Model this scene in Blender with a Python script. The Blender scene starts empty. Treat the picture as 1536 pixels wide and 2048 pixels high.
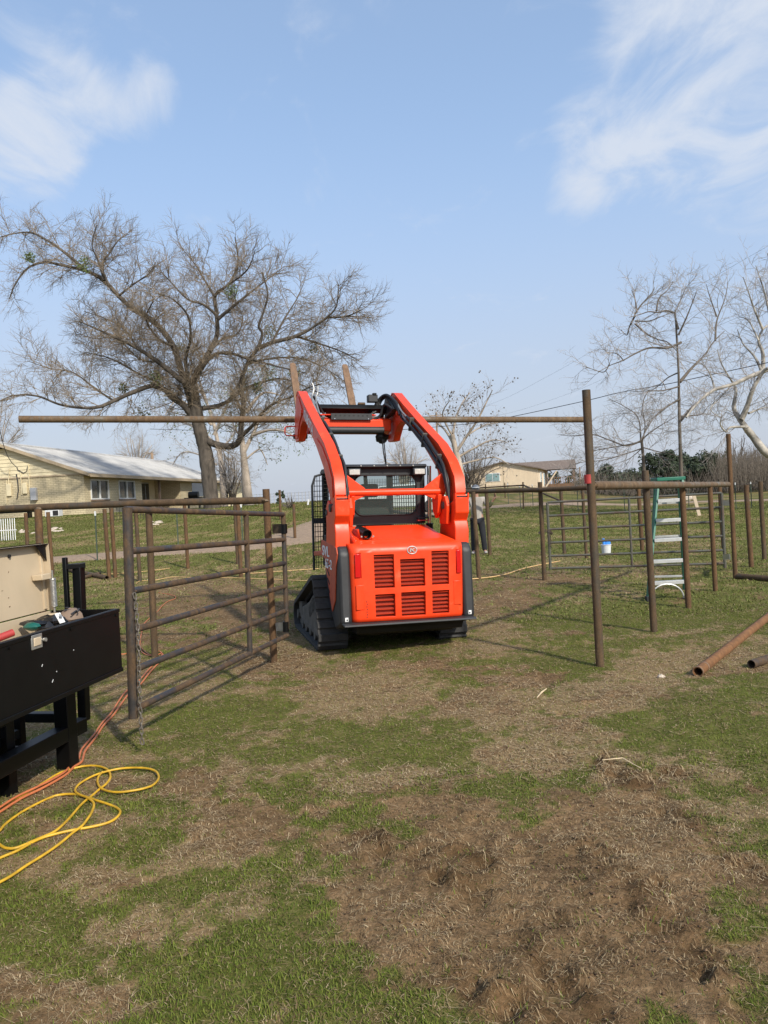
import bpy, bmesh, math, random
import numpy as np
from mathutils import Vector, Matrix
random.seed(7)
rng = np.random.default_rng(7)
sc = bpy.context.scene
COL = sc.collection

# ------------------------------------------------------------------ camera, sky, sun, exposure
F_PX, CX, CY, ROLL, PITCH, CAM_H = 1500.0, 768.0, 1024.0, math.radians(3.0), math.radians(-1.15), 1.6
fwd = np.array([0, math.cos(PITCH), math.sin(PITCH)])
r0 = np.array([1.0, 0, 0]); u0 = np.cross(r0, fwd)
RIGHT = r0 * math.cos(ROLL) - u0 * math.sin(ROLL)
UP = u0 * math.cos(ROLL) + r0 * math.sin(ROLL)
CAM = np.array([0, 0, CAM_H])
cam_data = bpy.data.cameras.new('camera')
cam = bpy.data.objects.new('camera', cam_data); COL.objects.link(cam)
cam_data.sensor_fit = 'VERTICAL'; cam_data.sensor_height = 36; cam_data.sensor_width = 27
cam_data.lens = F_PX / 2048 * 36
cam_data.clip_start = 0.05; cam_data.clip_end = 5000
m3 = Matrix((RIGHT, UP, -fwd)).transposed().to_4x4()
m3.translation = Vector(CAM); cam.matrix_world = m3
sc.camera = cam

SUN_EL = math.radians(37)
sun_xy = np.array([.54, -.84]); sun_xy /= np.linalg.norm(sun_xy)
SUN_DIR = Vector((sun_xy[0] * math.cos(SUN_EL), sun_xy[1] * math.cos(SUN_EL), math.sin(SUN_EL)))
sun_d = bpy.data.lights.new('sun', 'SUN'); sun_d.energy = 3.6; sun_d.angle = math.radians(2.0)
sun_d.color = (1, .94, .83)
sun = bpy.data.objects.new('sun', sun_d); COL.objects.link(sun)
sun.rotation_euler = SUN_DIR.to_track_quat('Z', 'Y').to_euler()
sun.location = (5, -8, 12)

def ray(px, py): return fwd + RIGHT * (px - CX) / F_PX - UP * (py - CY) / F_PX

world = bpy.data.worlds.new('World'); sc.world = world; world.use_nodes = True
nt = world.node_tree; nt.nodes.clear()
def N(t, kind, **kw):
    n = t.nodes.new(kind)
    for k, v in kw.items():
        if k in n.inputs: n.inputs[k].default_value = v
        else: setattr(n, k, v)
    return n
def math_n(t, op, a, b=None, clamp=False):
    n = t.nodes.new('ShaderNodeMath'); n.operation = op; n.use_clamp = clamp
    for i, v in enumerate((a, b)):
        if v is None: continue
        if isinstance(v, (int, float)): n.inputs[i].default_value = v
        else: t.links.new(v, n.inputs[i])
    return n.outputs[0]
sky = N(nt, 'ShaderNodeTexSky', sky_type='NISHITA', sun_disc=False, sun_elevation=SUN_EL,
        sun_rotation=math.atan2(SUN_DIR.x, SUN_DIR.y), altitude=100, air_density=1.0, dust_density=2.2, ozone_density=1.5)
bg = N(nt, 'ShaderNodeBackground', Strength=.15)
tc = N(nt, 'ShaderNodeTexCoord'); sepd = N(nt, 'ShaderNodeSeparateXYZ')
nt.links.new(tc.outputs['Generated'], sepd.inputs[0])
# thin veil of haze that thickens towards the horizon
mixh = N(nt, 'ShaderNodeMix', data_type='RGBA')
hz = N(nt, 'ShaderNodeMapRange', interpolation_type='SMOOTHERSTEP')
hz.inputs['From Min'].default_value = .0; hz.inputs['From Max'].default_value = .62
hz.inputs['To Min'].default_value = .88; hz.inputs['To Max'].default_value = .42
nt.links.new(sepd.outputs[2], hz.inputs['Value'])
nt.links.new(hz.outputs[0], mixh.inputs[0])
nt.links.new(sky.outputs[0], mixh.inputs[6]); hcol = N(nt, 'ShaderNodeValToRGB'); nt.links.new(sepd.outputs[2], hcol.inputs[0]); hcol.color_ramp.interpolation = 'EASE'
for el_, (p_, c_) in zip((hcol.color_ramp.elements[0], hcol.color_ramp.elements[1]), ((.0, (.77, .84, .98, 1)), (.50, (.65, .93, 1.38, 1)))): el_.position = p_; el_.color = c_
hsc = N(nt, 'ShaderNodeVectorMath', operation='SCALE'); hsc.inputs['Scale'].default_value = 3.85; nt.links.new(hcol.outputs[0], hsc.inputs[0]); nt.links.new(hsc.outputs[0], mixh.inputs[7])
nt.links.new(mixh.outputs[2], bg.inputs[0])
# clouds on a flat layer overhead: direction projected to a plane
zc = math_n(nt, 'ADD', math_n(nt, 'MAXIMUM', sepd.outputs[2], 0.0), .12)
comb = N(nt, 'ShaderNodeCombineXYZ')
nt.links.new(math_n(nt, 'DIVIDE', sepd.outputs[0], zc), comb.inputs[0])
nt.links.new(math_n(nt, 'DIVIDE', sepd.outputs[1], zc), comb.inputs[1])
mp = N(nt, 'ShaderNodeMapping'); mp.inputs['Rotation'].default_value = (0, 0, math.radians(-28)); mp.inputs['Scale'].default_value = (1.0, .6, 1)
nt.links.new(comb.outputs[0], mp.inputs[0])
no = N(nt, 'ShaderNodeTexNoise', Scale=4.6, Detail=12, Roughness=.60, Distortion=.6)
nt.links.new(mp.outputs[0], no.inputs['Vector'])
blob = None
for px, py, rad, wgt in ((30, 200, 6, .75), (140, 250, 5, .6), (70, 300, 4.5, .5), (240, 150, 5, .6), (340, 170, 3, .4), (510, 140, 2.5, .4), (1480, 140, 8, .9), (1380, 220, 6.5, .7), (1260, 290, 6, .65), (1150, 310, 4.5, .5), (1190, 190, 4, .5), (1330, 15, 5, .75), (1540, 60, 7, .6), (1180, 370, 4, .35), (1500, 470, 6, .3), (620, 370, 9, .15)):
    d = ray(px, py); d = d / np.linalg.norm(d)
    dp = N(nt, 'ShaderNodeVectorMath', operation='DOT_PRODUCT'); nt.links.new(tc.outputs['Generated'], dp.inputs[0]); dp.inputs[1].default_value = tuple(d)
    mr = N(nt, 'ShaderNodeMapRange', interpolation_type='SMOOTHSTEP')
    mr.inputs['From Min'].default_value = math.cos(math.radians(rad)); mr.inputs['From Max'].default_value = 1
    mr.inputs['To Max'].default_value = wgt
    nt.links.new(dp.outputs['Value'], mr.inputs['Value'])
    blob = mr.outputs[0] if blob is None else math_n(nt, 'ADD', blob, mr.outputs[0])
s = math_n(nt, 'ADD', math_n(nt, 'MULTIPLY', no.outputs[0], 2.6), math_n(nt, 'MULTIPLY', math_n(nt, 'MINIMUM', blob, 1.15), .72))
cm = N(nt, 'ShaderNodeMapRange', interpolation_type='SMOOTHSTEP')
cm.inputs['From Min'].default_value = 1.50; cm.inputs['From Max'].default_value = 2.5; cm.inputs['To Max'].default_value = .9
nt.links.new(s, cm.inputs['Value'])
cbg = N(nt, 'ShaderNodeBackground', Strength=.62); cbg.inputs[0].default_value = (.88, .96, 1.10, 1)
mxs = N(nt, 'ShaderNodeMixShader'); nt.links.new(cm.outputs[0], mxs.inputs[0]); nt.links.new(bg.outputs[0], mxs.inputs[1]); nt.links.new(cbg.outputs[0], mxs.inputs[2])
wo = N(nt, 'ShaderNodeOutputWorld'); nt.links.new(mxs.outputs[0], wo.inputs[0])
sc.view_settings.view_transform = 'Standard'; sc.view_settings.look = 'None'
sc.view_settings.exposure = .35; sc.view_settings.gamma = 1; sc.view_settings.use_curve_mapping = False

# ------------------------------------------------------------------ terrain height and pixel helpers
def sstep(t): t = np.clip(t, 0, 1); return t * t * (3 - 2 * t)
def hashn(ix, iy, seed):
    h = np.sin(ix * 127.1 + iy * 311.7 + seed * 74.7) * 43758.5453
    return h - np.floor(h)
def vnoise(x, y, seed=0):
    ix, iy = np.floor(x), np.floor(y); fx, fy = x - ix, y - iy
    fx = fx * fx * (3 - 2 * fx); fy = fy * fy * (3 - 2 * fy)
    a, b, c, d = hashn(ix, iy, seed), hashn(ix + 1, iy, seed), hashn(ix, iy + 1, seed), hashn(ix + 1, iy + 1, seed)
    return (a * (1 - fx) + b * fx) * (1 - fy) + (c * (1 - fx) + d * fx) * fy
def fbm(x, y, seed=0, octv=4):
    x = np.asarray(x, float); y = np.asarray(y, float)
    v = 0; a = .5; t = 0
    for i in range(octv):
        v = v + a * vnoise(x * 2 ** i, y * 2 ** i, seed + i * 13); t += a; a *= .5
    return v / t
def H0(x, y):
    x = np.asarray(x, float); y = np.asarray(y, float)
    a = x / np.maximum(y, 10.0)
    zl = 1.5 * sstep((y - 12) / 30)
    zm = 2.0 * sstep((y - 16) / 82)
    zr = .35 * sstep((y - 20) / 80)
    w1 = sstep((a + .12) / .24); w2 = sstep((a - .16) / .2)
    return (zl * (1 - w1) + zm * w1) * (1 - w2) + zr * w2
GT = np.geomspace(1.0, 400, 900)
def ground_at(px, py):
    d = ray(px, py); ts = GT
    pz = CAM[2] + d[2] * ts; below = pz <= H0(d[0] * ts, d[1] * ts)
    i = int(np.argmax(below)) if below.any() else len(ts) - 1
    lo, hi = ts[max(i - 1, 0)], ts[i]
    fx_, fy_ = H0(d[0] * lo, d[1] * lo), H0(d[0] * hi, d[1] * hi)
    a = CAM[2] + d[2] * lo - fx_; b = CAM[2] + d[2] * hi - fy_
    t = lo + (hi - lo) * a / max(a - b, 1e-9)
    return CAM + d * t
def P(px, py, D):                      # the point of the place seen at that spot of the photo, D metres ahead
    d = ray(px, py); return CAM + d * (D / d[1])
def onplane(px, py, z):
    d = ray(px, py); return CAM + d * ((z - CAM_H) / d[2])

# ------------------------------------------------------------------ object helpers
def tag(o, label=None, cat=None, group=None, kind=None):
    if label: o['label'] = label
    if cat: o['category'] = cat
    if group: o['group'] = group
    if kind: o['kind'] = kind
    return o
def empty(name, loc=(0, 0, 0), rot=(0, 0, 0), label=None, cat=None, group=None, kind=None):
    o = bpy.data.objects.new(name, None); COL.objects.link(o); o.location = loc; o.rotation_euler = rot
    o.empty_display_size = .2
    return tag(o, label, cat, group, kind)
class MB:
    def __init__(s): s.v = []; s.f = []
    def add(s, vs, fs):
        b = len(s.v); s.v += [tuple(v) for v in vs]; s.f += [tuple(i + b for i in f) for f in fs]; return s
    def box(s, c, size, R=None, taper=None):
        hx, hy, hz = [k / 2 for k in size]; vs = []
        for z in (-1, 1):
            k = 1 if (taper is None or z < 0) else taper
            for (x, y) in ((-1, -1), (1, -1), (1, 1), (-1, 1)): vs.append(Vector((x * hx * k, y * hy * k, z * hz)))
        if R is not None: vs = [R @ v for v in vs]
        vs = [v + Vector(c) for v in vs]
        return s.add(vs, [(0, 3, 2, 1), (4, 5, 6, 7), (0, 1, 5, 4), (1, 2, 6, 5), (2, 3, 7, 6), (3, 0, 4, 7)])
    def bar(s, a, b, w, h, up=(0, 0, 1)):
        a, b = Vector(a), Vector(b); d = (b - a); L = d.length; d.normalize(); up = Vector(up)
        x = d.cross(up)
        if x.length < 1e-4: x = d.cross(Vector((1, 0, 0)))
        x.normalize(); z = x.cross(d)
        R = Matrix((x, d, z)).transposed()
        return s.box((a + b) / 2, (w, L, h), R)
    def prism(s, prof, ax, a0, a1):      # prof: 2-d outline in the two other axes (cyclic order of axes), extruded along ax
        n = len(prof); vs = []
        for a in (a0, a1):
            for (u, v) in prof:
                p = [0, 0, 0]; p[ax] = a; o = [i for i in range(3) if i != ax]; p[o[0]] = u; p[o[1]] = v; vs.append(p)
        fs = [tuple(range(n)), tuple(range(2 * n - 1, n - 1, -1))]
        for i in range(n): j = (i + 1) % n; fs.append((i, i + n, j + n, j))
        return s.add(vs, fs)
    def tube(s, pts, r, n=12, cap=True, closed=False):
        pts = [Vector(p) for p in pts]; k = len(pts)
        rs = [r] * k if isinstance(r, (int, float)) else list(r)
        vs = []; fs = []; prev = None
        for i, p in enumerate(pts):
            if closed: t = pts[(i + 1) % k] - pts[i - 1]
            else: t = (pts[min(i + 1, k - 1)] - pts[max(i - 1, 0)])
            if t.length < 1e-9: t = Vector((0, 0, 1))
            t.normalize()
            if prev is None:
                a = Vector((0, 0, 1)) if abs(t.z) < .9 else Vector((1, 0, 0)); x = t.cross(a).normalized()
            else:
                x = (prev - t * prev.dot(t))
                x = x.normalized() if x.length > 1e-6 else t.orthogonal().normalized()
            prev = x; y = t.cross(x)
            for j in range(n):
                an = 2 * math.pi * j / n; vs.append(p + (x * math.cos(an) + y * math.sin(an)) * rs[i])
        for i in range(k if closed else k - 1):
            for j in range(n):
                a = i * n + j; b = i * n + (j + 1) % n; c = ((i + 1) % k) * n + (j + 1) % n; d = ((i + 1) % k) * n + j
                fs.append((a, b, c, d))
        if cap and not closed: fs += [tuple(range(n - 1, -1, -1)), tuple(range((k - 1) * n, k * n))]
        return s.add(vs, fs)
    def ringtube(s, a, b, ro, ri, n=20):  # hollow pipe
        a, b = Vector(a), Vector(b); t = (b - a).normalized(); x = t.orthogonal().normalized(); y = t.cross(x); vs = []
        for p, r in ((a, ro), (b, ro), (b, ri), (a, ri)):
            for j in range(n): an = 2 * math.pi * j / n; vs.append(p + (x * math.cos(an) + y * math.sin(an)) * r)
        fs = []
        for i in range(4):
            for j in range(n):
                i2 = (i + 1) % 4; fs.append((i * n + j, i * n + (j + 1) % n, i2 * n + (j + 1) % n, i2 * n + j))
        return s.add(vs, fs)
    def blobm(s, c, r, n=10, m=7, jit=0.0):
        vs = []; fs = []; c = Vector(c); r = r if hasattr(r, '__len__') else (r, r, r)
        for i in range(m + 1):
            th = math.pi * i / m
            for j in range(n):
                ph = 2 * math.pi * j / n; k = 1 + random.uniform(-jit, jit)
                vs.append(c + Vector((math.sin(th) * math.cos(ph) * r[0], math.sin(th) * math.sin(ph) * r[1], math.cos(th) * r[2])) * k)
        for i in range(m):
            for j in range(n): a = i * n + j; b = i * n + (j + 1) % n; fs.append((a, b, b + n, a + n))
        return s.add(vs, fs)
    def mesh(s, name, mat, smooth=None):
        me = bpy.data.meshes.new(name); me.from_pydata(s.v, [], s.f)
        bm = bmesh.new(); bm.from_mesh(me); bmesh.ops.recalc_face_normals(bm, faces=bm.faces); bm.to_mesh(me); bm.free()
        if mat: me.materials.append(mat)
        if smooth is not None:
            me.shade_smooth(); me.set_sharp_from_angle(angle=math.radians(smooth))
        return me
    def build(s, name, mat, parent=None, smooth=40, bevel=0, label=None, **kw):
        o = bpy.data.objects.new(name, s.mesh(name, mat, smooth)); COL.objects.link(o)
        if parent is not None: o.parent = parent
        if bevel:
            b = o.modifiers.new('bevel', 'BEVEL'); b.width = bevel; b.segments = 2; b.limit_method = 'ANGLE'; b.angle_limit = math.radians(35); b.harden_normals = False
        return tag(o, label, **kw)
def inst(src, parent=None, loc=None, rot=None, scale=None, name=None):
    o = src.copy(); COL.objects.link(o); o.parent = parent
    if loc is not None: o.location = loc
    if rot is not None: o.rotation_euler = rot
    if scale is not None: o.scale = scale
    if name: o.name = name
    return o
def bigmesh(name, V, Fq, mat, parent=None, smooth=False, attrs=None):
    me = bpy.data.meshes.new(name); V = np.asarray(V, np.float32); Fq = np.asarray(Fq, np.int32)
    k = Fq.shape[1]
    me.vertices.add(len(V)); me.vertices.foreach_set('co', V.ravel())
    me.loops.add(Fq.size); me.loops.foreach_set('vertex_index', Fq.ravel())
    me.polygons.add(len(Fq)); me.polygons.foreach_set('loop_start', np.arange(0, Fq.size, k, dtype=np.int32))
    me.polygons.foreach_set('loop_total', np.full(len(Fq), k, np.int32))
    me.update(calc_edges=True)
    for an, arr in (attrs or {}).items():
        at = me.attributes.new(an, 'FLOAT', 'POINT'); at.data.foreach_set('value', np.asarray(arr, np.float32))
    if smooth: me.shade_smooth()
    me.materials.append(mat)
    o = bpy.data.objects.new(name, me); COL.objects.link(o)
    if parent is not None: o.parent = parent
    return o

# ------------------------------------------------------------------ materials
def newmat(name):
    m = bpy.data.materials.new(name); m.use_nodes = True; t = m.node_tree; b = t.nodes['Principled BSDF']; return m, t, b
def ramp(t, src, stops):
    r = N(t, 'ShaderNodeValToRGB'); t.links.new(src, r.inputs[0]); e = r.color_ramp.elements
    while len(e) < len(stops): e.new(.5)
    for el, (p, c) in zip(e, stops): el.position = p; el.color = (*c, 1) if len(c) == 3 else c
    return r.outputs[0]
def noise(t, scale, detail=5, rough=.6, vec=None, dist=0, scl=None):
    n = N(t, 'ShaderNodeTexNoise', Scale=scale, Detail=detail, Roughness=rough, Distortion=dist)
    if vec is None: c = N(t, 'ShaderNodeTexCoord'); vec = c.outputs['Object']
    if scl is not None:
        m = N(t, 'ShaderNodeMapping'); m.inputs['Scale'].default_value = scl; t.links.new(vec, m.inputs[0]); vec = m.outputs[0]
    t.links.new(vec, n.inputs['Vector']); return n.outputs[0]
def bump(t, b, src, strength=.3, dist=.01):
    n = N(t, 'ShaderNodeBump', Strength=strength, Distance=dist); t.links.new(src, n.inputs['Height']); t.links.new(n.outputs[0], b.inputs['Normal'])
def simple(name, col, rough=.6, metal=0, var=.12, scale=8, bmp=0, coat=0, spec=.5, scl=None):
    m, t, b = newmat(name)
    lo = tuple(c * (1 - var) for c in col); hi = tuple(min(1, c * (1 + var)) for c in col)
    nz = noise(t, scale, scl=scl)
    t.links.new(ramp(t, nz, [(.3, lo), (.7, hi)]), b.inputs['Base Color'])
    b.inputs['Roughness'].default_value = rough; b.inputs['Metallic'].default_value = metal; b.inputs['Coat Weight'].default_value = coat
    b.inputs['Specular IOR Level'].default_value = spec
    if bmp: bump(t, b, nz, bmp)
    return m
def rusty(name, steel, rustc, bright, amount):
    m, t, b = newmat(name)
    oi = N(t, 'ShaderNodeObjectInfo'); c = N(t, 'ShaderNodeTexCoord')
    va = N(t, 'ShaderNodeVectorMath', operation='ADD'); t.links.new(c.outputs['Object'], va.inputs[0])
    sh = N(t, 'ShaderNodeCombineXYZ'); t.links.new(math_n(t, 'MULTIPLY', oi.outputs['Random'], 31), sh.inputs[0]); t.links.new(sh.outputs[0], va.inputs[1])
    big = noise(t, 3.0, 4, .6, va.outputs[0], scl=(1.4, 1.4, .7)); fine = noise(t, 60, 5, .7, va.outputs[0]); mid = noise(t, 14, 6, .7, va.outputs[0], scl=(1, 1, .35))
    k = math_n(t, 'ADD', math_n(t, 'MULTIPLY', big, .7), math_n(t, 'MULTIPLY', mid, .5))
    lo = .62 - amount * .35
    f = N(t, 'ShaderNodeMapRange'); f.inputs['From Min'].default_value = lo; f.inputs['From Max'].default_value = lo + .16; t.links.new(k, f.inputs['Value'])
    rc = ramp(t, mid, [(.25, tuple(x * .5 for x in rustc)), (.55, rustc), (.8, bright)])
    mx = N(t, 'ShaderNodeMix', data_type='RGBA'); t.links.new(f.outputs[0], mx.inputs[0]); mx.inputs[6].default_value = (*steel, 1); t.links.new(rc, mx.inputs[7])
    sp = N(t, 'ShaderNodeMix', data_type='RGBA', blend_type='MULTIPLY'); sp.inputs[0].default_value = .7
    t.links.new(mx.outputs[2], sp.inputs[6]); t.links.new(ramp(t, fine, [(.3, (.55, .55, .55)), (.62, (1.15, 1.15, 1.15))]), sp.inputs[7])
    t.links.new(sp.outputs[2], b.inputs['Base Color'])
    b.inputs['Metallic'].default_value = 0
    rr = N(t, 'ShaderNodeMapRange'); rr.inputs['To Min'].default_value = .42; rr.inputs['To Max'].default_value = .85; t.links.new(f.outputs[0], rr.inputs['Value']); t.links.new(rr.outputs[0], b.inputs['Roughness'])
    bump(t, b, fine, .35, .003)
    return m
M = {}
M['rust'] = rusty('rusty_pipe', (.072, .055, .036), (.115, .060, .024), (.20, .105, .042), .7)
M['rustdark'] = rusty('brown_pipe', (.062, .050, .034), (.090, .054, .025), (.16, .095, .045), .55)
M['rustlight'] = rusty('weathered_pipe', (.14, .115, .08), (.13, .078, .038), (.26, .19, .11), .5)
M['rustorange'] = rusty('orange_rusty_pipe', (.12, .06, .025), (.19, .085, .028), (.27, .13, .048), .9)
M['gate'] = rusty('dark_mill_steel', (.036, .034, .034), (.085, .050, .024), (.16, .095, .042), .36)
M['forkrust'] = rusty('worn_fork_steel', (.16, .11, .075), (.20, .12, .07), (.27, .17, .10), .7)
M['gategreen'] = rusty('grey_green_steel', (.095, .095, .075), (.09, .06, .045), (.16, .11, .08), .1)
M['black'] = simple('black_paint', (.003, .003, .0032), .4, var=.3, spec=.25)
M['blackplastic'] = simple('black_plastic', (.022, .023, .025), .55, var=.3, scale=5, bmp=.02)
M['rubber'] = simple('dusty_rubber', (.035, .034, .033), .85, var=.35, scale=14, bmp=.25)
M['dustdark'] = simple('dusty_dark_metal', (.085, .077, .064), .8, var=.4, scale=10, bmp=.1)
M['hose'] = simple('black_hose', (.02, .02, .021), .5, var=.2)
M['chrome'] = simple('chrome', (.7, .7, .72), .12, 1, var=.05)
M['zinc'] = simple('zinc_steel', (.42, .41, .38), .4, .7, var=.2, scale=20)
M['white'] = simple('white_paint', (.62, .63, .63), .4, var=.05)
M['alu'] = simple('aluminium', (.48, .49, .48), .42, .35, var=.1, scale=20)
M['ladder'] = simple('green_fibreglass', (.012, .13, .08), .45, var=.12)
M['yellow'] = simple('yellow_hose_rubber', (.56, .33, .02), .45, var=.25, scale=15)
M['orangecord'] = simple('orange_hose_rubber', (.50, .15, .055), .5, var=.15, scale=15)
M['palecord'] = simple('pale_cord', (.55, .36, .16), .6, var=.15, scale=15)
M['bark'] = simple('oak_bark', (.082, .068, .054), .95, var=.55, scale=5, bmp=.9, scl=(1, 1, .3))
M['twig'] = simple('bare_twigs', (.225, .175, .12), .9, var=.25, scale=1.5)
M['barkpale'] = simple('pale_bark', (.36, .30, .24), .9, var=.4, scale=2.5, bmp=.5, scl=(1, 1, .4))
M['sycamore'] = simple('sycamore_bark', (.30, .275, .235), .85, var=.75, scale=2.2, bmp=.3)
M['twigpale'] = simple('pale_twigs', (.33, .30, .28), .9, var=.2, scale=1.5)
M['twigdark'] = simple('dark_tree_bark', (.115, .095, .075), .9, var=.35, scale=2)
M['mist'] = simple('mistletoe_green', (.10, .13, .035), .8, var=.3)
M['cedar'] = simple('cedar_foliage', (.034, .05, .024), .85, var=.5, scale=1.2)
M['bushgreen'] = simple('bush_foliage', (.06, .085, .03), .85, var=.4, scale=2)
M['gravel'] = simple('gravel', (.27, .188, .122), .95, var=.3, scale=9, bmp=.6)
M['wood'] = simple('weathered_wood', (.30, .21, .14), .85, var=.3, scale=6, bmp=.2, scl=(1, 1, .1))
M['deckwood'] = simple('brown_deck_wood', (.17, .10, .06), .85, var=.3, scale=4)
M['tan'] = simple('tan_paint', (.50, .40, .27), .6, var=.07, scale=3)
M['greybox'] = simple('grey_enamel', (.36, .37, .39), .5, var=.06)
M['skin'] = simple('skin', (.36, .20, .14), .55, var=.05)
M['shirt'] = simple('grey_cotton', (.34, .31, .275), .9, var=.12, scale=6, bmp=.2)
M['olive'] = simple('olive_cotton', (.10, .10, .05), .9, var=.15, scale=6)
M['trousers'] = simple('dark_cotton', (.016, .017, .022), .9, var=.2, scale=6)
M['shoe'] = simple('grey_leather', (.30, .28, .26), .7, var=.1)
M['cap'] = simple('cap_cloth', (.10, .11, .13), .8, var=.2)
M['bagblack'] = simple('black_bag_film', (.012, .012, .013), .18, var=.2)
M['tealplastic'] = simple('teal_plastic', (.008, .09, .07), .3, var=.1)
M['redpaint'] = simple('red_paint', (.36, .035, .03), .6, var=.15, scale=20)
M['blueplastic'] = simple('blue_plastic', (.05, .25, .7), .4, var=.1)
M['chain'] = simple('rusty_chain', (.17, .15, .125), .5, .3, var=.5, scale=60)
M['stone'] = simple('pale_stone', (.5, .42, .33), .9, var=.15, scale=15, bmp=.4)
M['dry'] = simple('dry_stalk', (.55, .43, .27), .9, var=.2, scale=20)
M['trim'] = simple('brown_trim', (.20, .14, .10), .7, var=.15)
M['fascia'] = simple('tan_fascia', (.42, .33, .22), .7, var=.1)
M['dark'] = simple('dark_recess', (.012, .012, .012), .7, var=.1)
M['frame'] = simple('window_frame_white', (.62, .63, .62), .5, var=.05)
M['seat'] = simple('black_vinyl', (.02, .02, .02), .5, var=.1)
M['tyre'] = simple('tyre', (.02, .02, .02), .85, var=.2)
M['cable'] = simple('cable', (.03, .03, .035), .6, var=.1)
M['tpost'] = simple('t_post_green', (.05, .07, .05), .7, var=.2)

def orange_paint():
    m, t, b = newmat('orange_paint')
    d = noise(t, 5, 6, .65); s = noise(t, 40, 5, .7)
    c1 = ramp(t, d, [(.3, (.72, .044, .007)), (.6, (.80, .056, .009)), (.74, (.62, .11, .045))])
    mx = N(t, 'ShaderNodeMix', data_type='RGBA'); t.links.new(ramp(t, s, [(.685, (0, 0, 0)), (.72, (1, 1, 1))]), mx.inputs[0]); t.links.new(c1, mx.inputs[6]); mx.inputs[7].default_value = (.05, .03, .025, 1)
    t.links.new(mx.outputs[2], b.inputs['Base Color'])
    t.links.new(ramp(t, d, [(.3, (.34,) * 3), (.8, (.52,) * 3)]), b.inputs['Roughness']); b.inputs['Coat Weight'].default_value = .0; b.inputs['Specular IOR Level'].default_value = .35
    b.inputs['Coat Roughness'].default_value = .25
    return m
M['orange'] = orange_paint()
M['decal'] = simple('brown_orange_decal', (.50, .085, .035), .6, var=.2, scale=9)  # darker and browner than the orange body paint
M['radiator'] = simple('red_brown_mesh', (.34, .034, .014), .7, var=.2, scale=60)
M['lens'] = simple('red_lens', (.52, .004, .006), .2, coat=.6, var=.05)
def glassmat(name, col, rough=.03, alpha=.35):
    m, t, b = newmat(name)
    b.inputs['Base Color'].default_value = (*col, 1); b.inputs['Roughness'].default_value = rough
    tr = N(t, 'ShaderNodeBsdfTransparent'); tr.inputs[0].default_value = (.86, .92, .9, 1)
    mx = N(t, 'ShaderNodeMixShader'); mx.inputs[0].default_value = alpha
    o = t.nodes['Material Output']; t.links.new(tr.outputs[0], mx.inputs[1]); t.links.new(b.outputs[0], mx.inputs[2]); t.links.new(mx.outputs[0], o.inputs[0])
    return m
M['glass'] = glassmat('cab_glass', (.10, .12, .11), .04, .17)
M['lampglass'] = simple('lamp_lens', (.5, .49, .45), .15, var=.15, scale=60)
M['winglass'] = simple('dark_window_glass', (.05, .06, .06), .08, var=.3, scale=.7, spec=.8)
M['winblue'] = simple('pale_window_glass', (.22, .33, .33), .15, var=.2, scale=.8)
def brickmat():
    m, t, b = newmat('cream_brick')
    c = N(t, 'ShaderNodeTexCoord'); br = N(t, 'ShaderNodeTexBrick', Scale=1.0)
    mp = N(t, 'ShaderNodeMapping'); mp.inputs['Rotation'].default_value = (math.pi / 2, 0, 0); t.links.new(c.outputs['Object'], mp.inputs[0])
    sx = N(t, 'ShaderNodeSeparateXYZ'); t.links.new(c.outputs['Object'], sx.inputs[0]); cb = N(t, 'ShaderNodeCombineXYZ')
    t.links.new(math_n(t, 'ADD', sx.outputs[0], sx.outputs[1]), cb.inputs[0]); t.links.new(sx.outputs[2], cb.inputs[1])
    t.links.new(cb.outputs[0], br.inputs['Vector'])
    br.inputs['Brick Width'].default_value = .30; br.inputs['Row Height'].default_value = .10; br.inputs['Mortar Size'].default_value = .012
    br.inputs['Color1'].default_value = (.60, .51, .33, 1); br.inputs['Color2'].default_value = (.52, .44, .28, 1); br.inputs['Mortar'].default_value = (.33, .27, .17, 1)
    t.links.new(br.outputs['Color'], b.inputs['Base Color']); b.inputs['Roughness'].default_value = .9
    return m
M['brick'] = brickmat()
M['siding'] = simple('cream_siding', (.68, .59, .39), .75, var=.06, scale=2)
M['mobile'] = simple('peach_siding', (.72, .58, .41), .8, var=.05, scale=2)
M['roofmetal'] = simple('pale_metal_roof', (.50, .49, .47), .5, 0, var=.16, scale=1.2)
M['shingle'] = simple('brown_shingles', (.17, .13, .105), .9, var=.2, scale=3)
M['sign'] = simple('white_decal', (.80, .80, .78), .5, var=.04)
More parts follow.
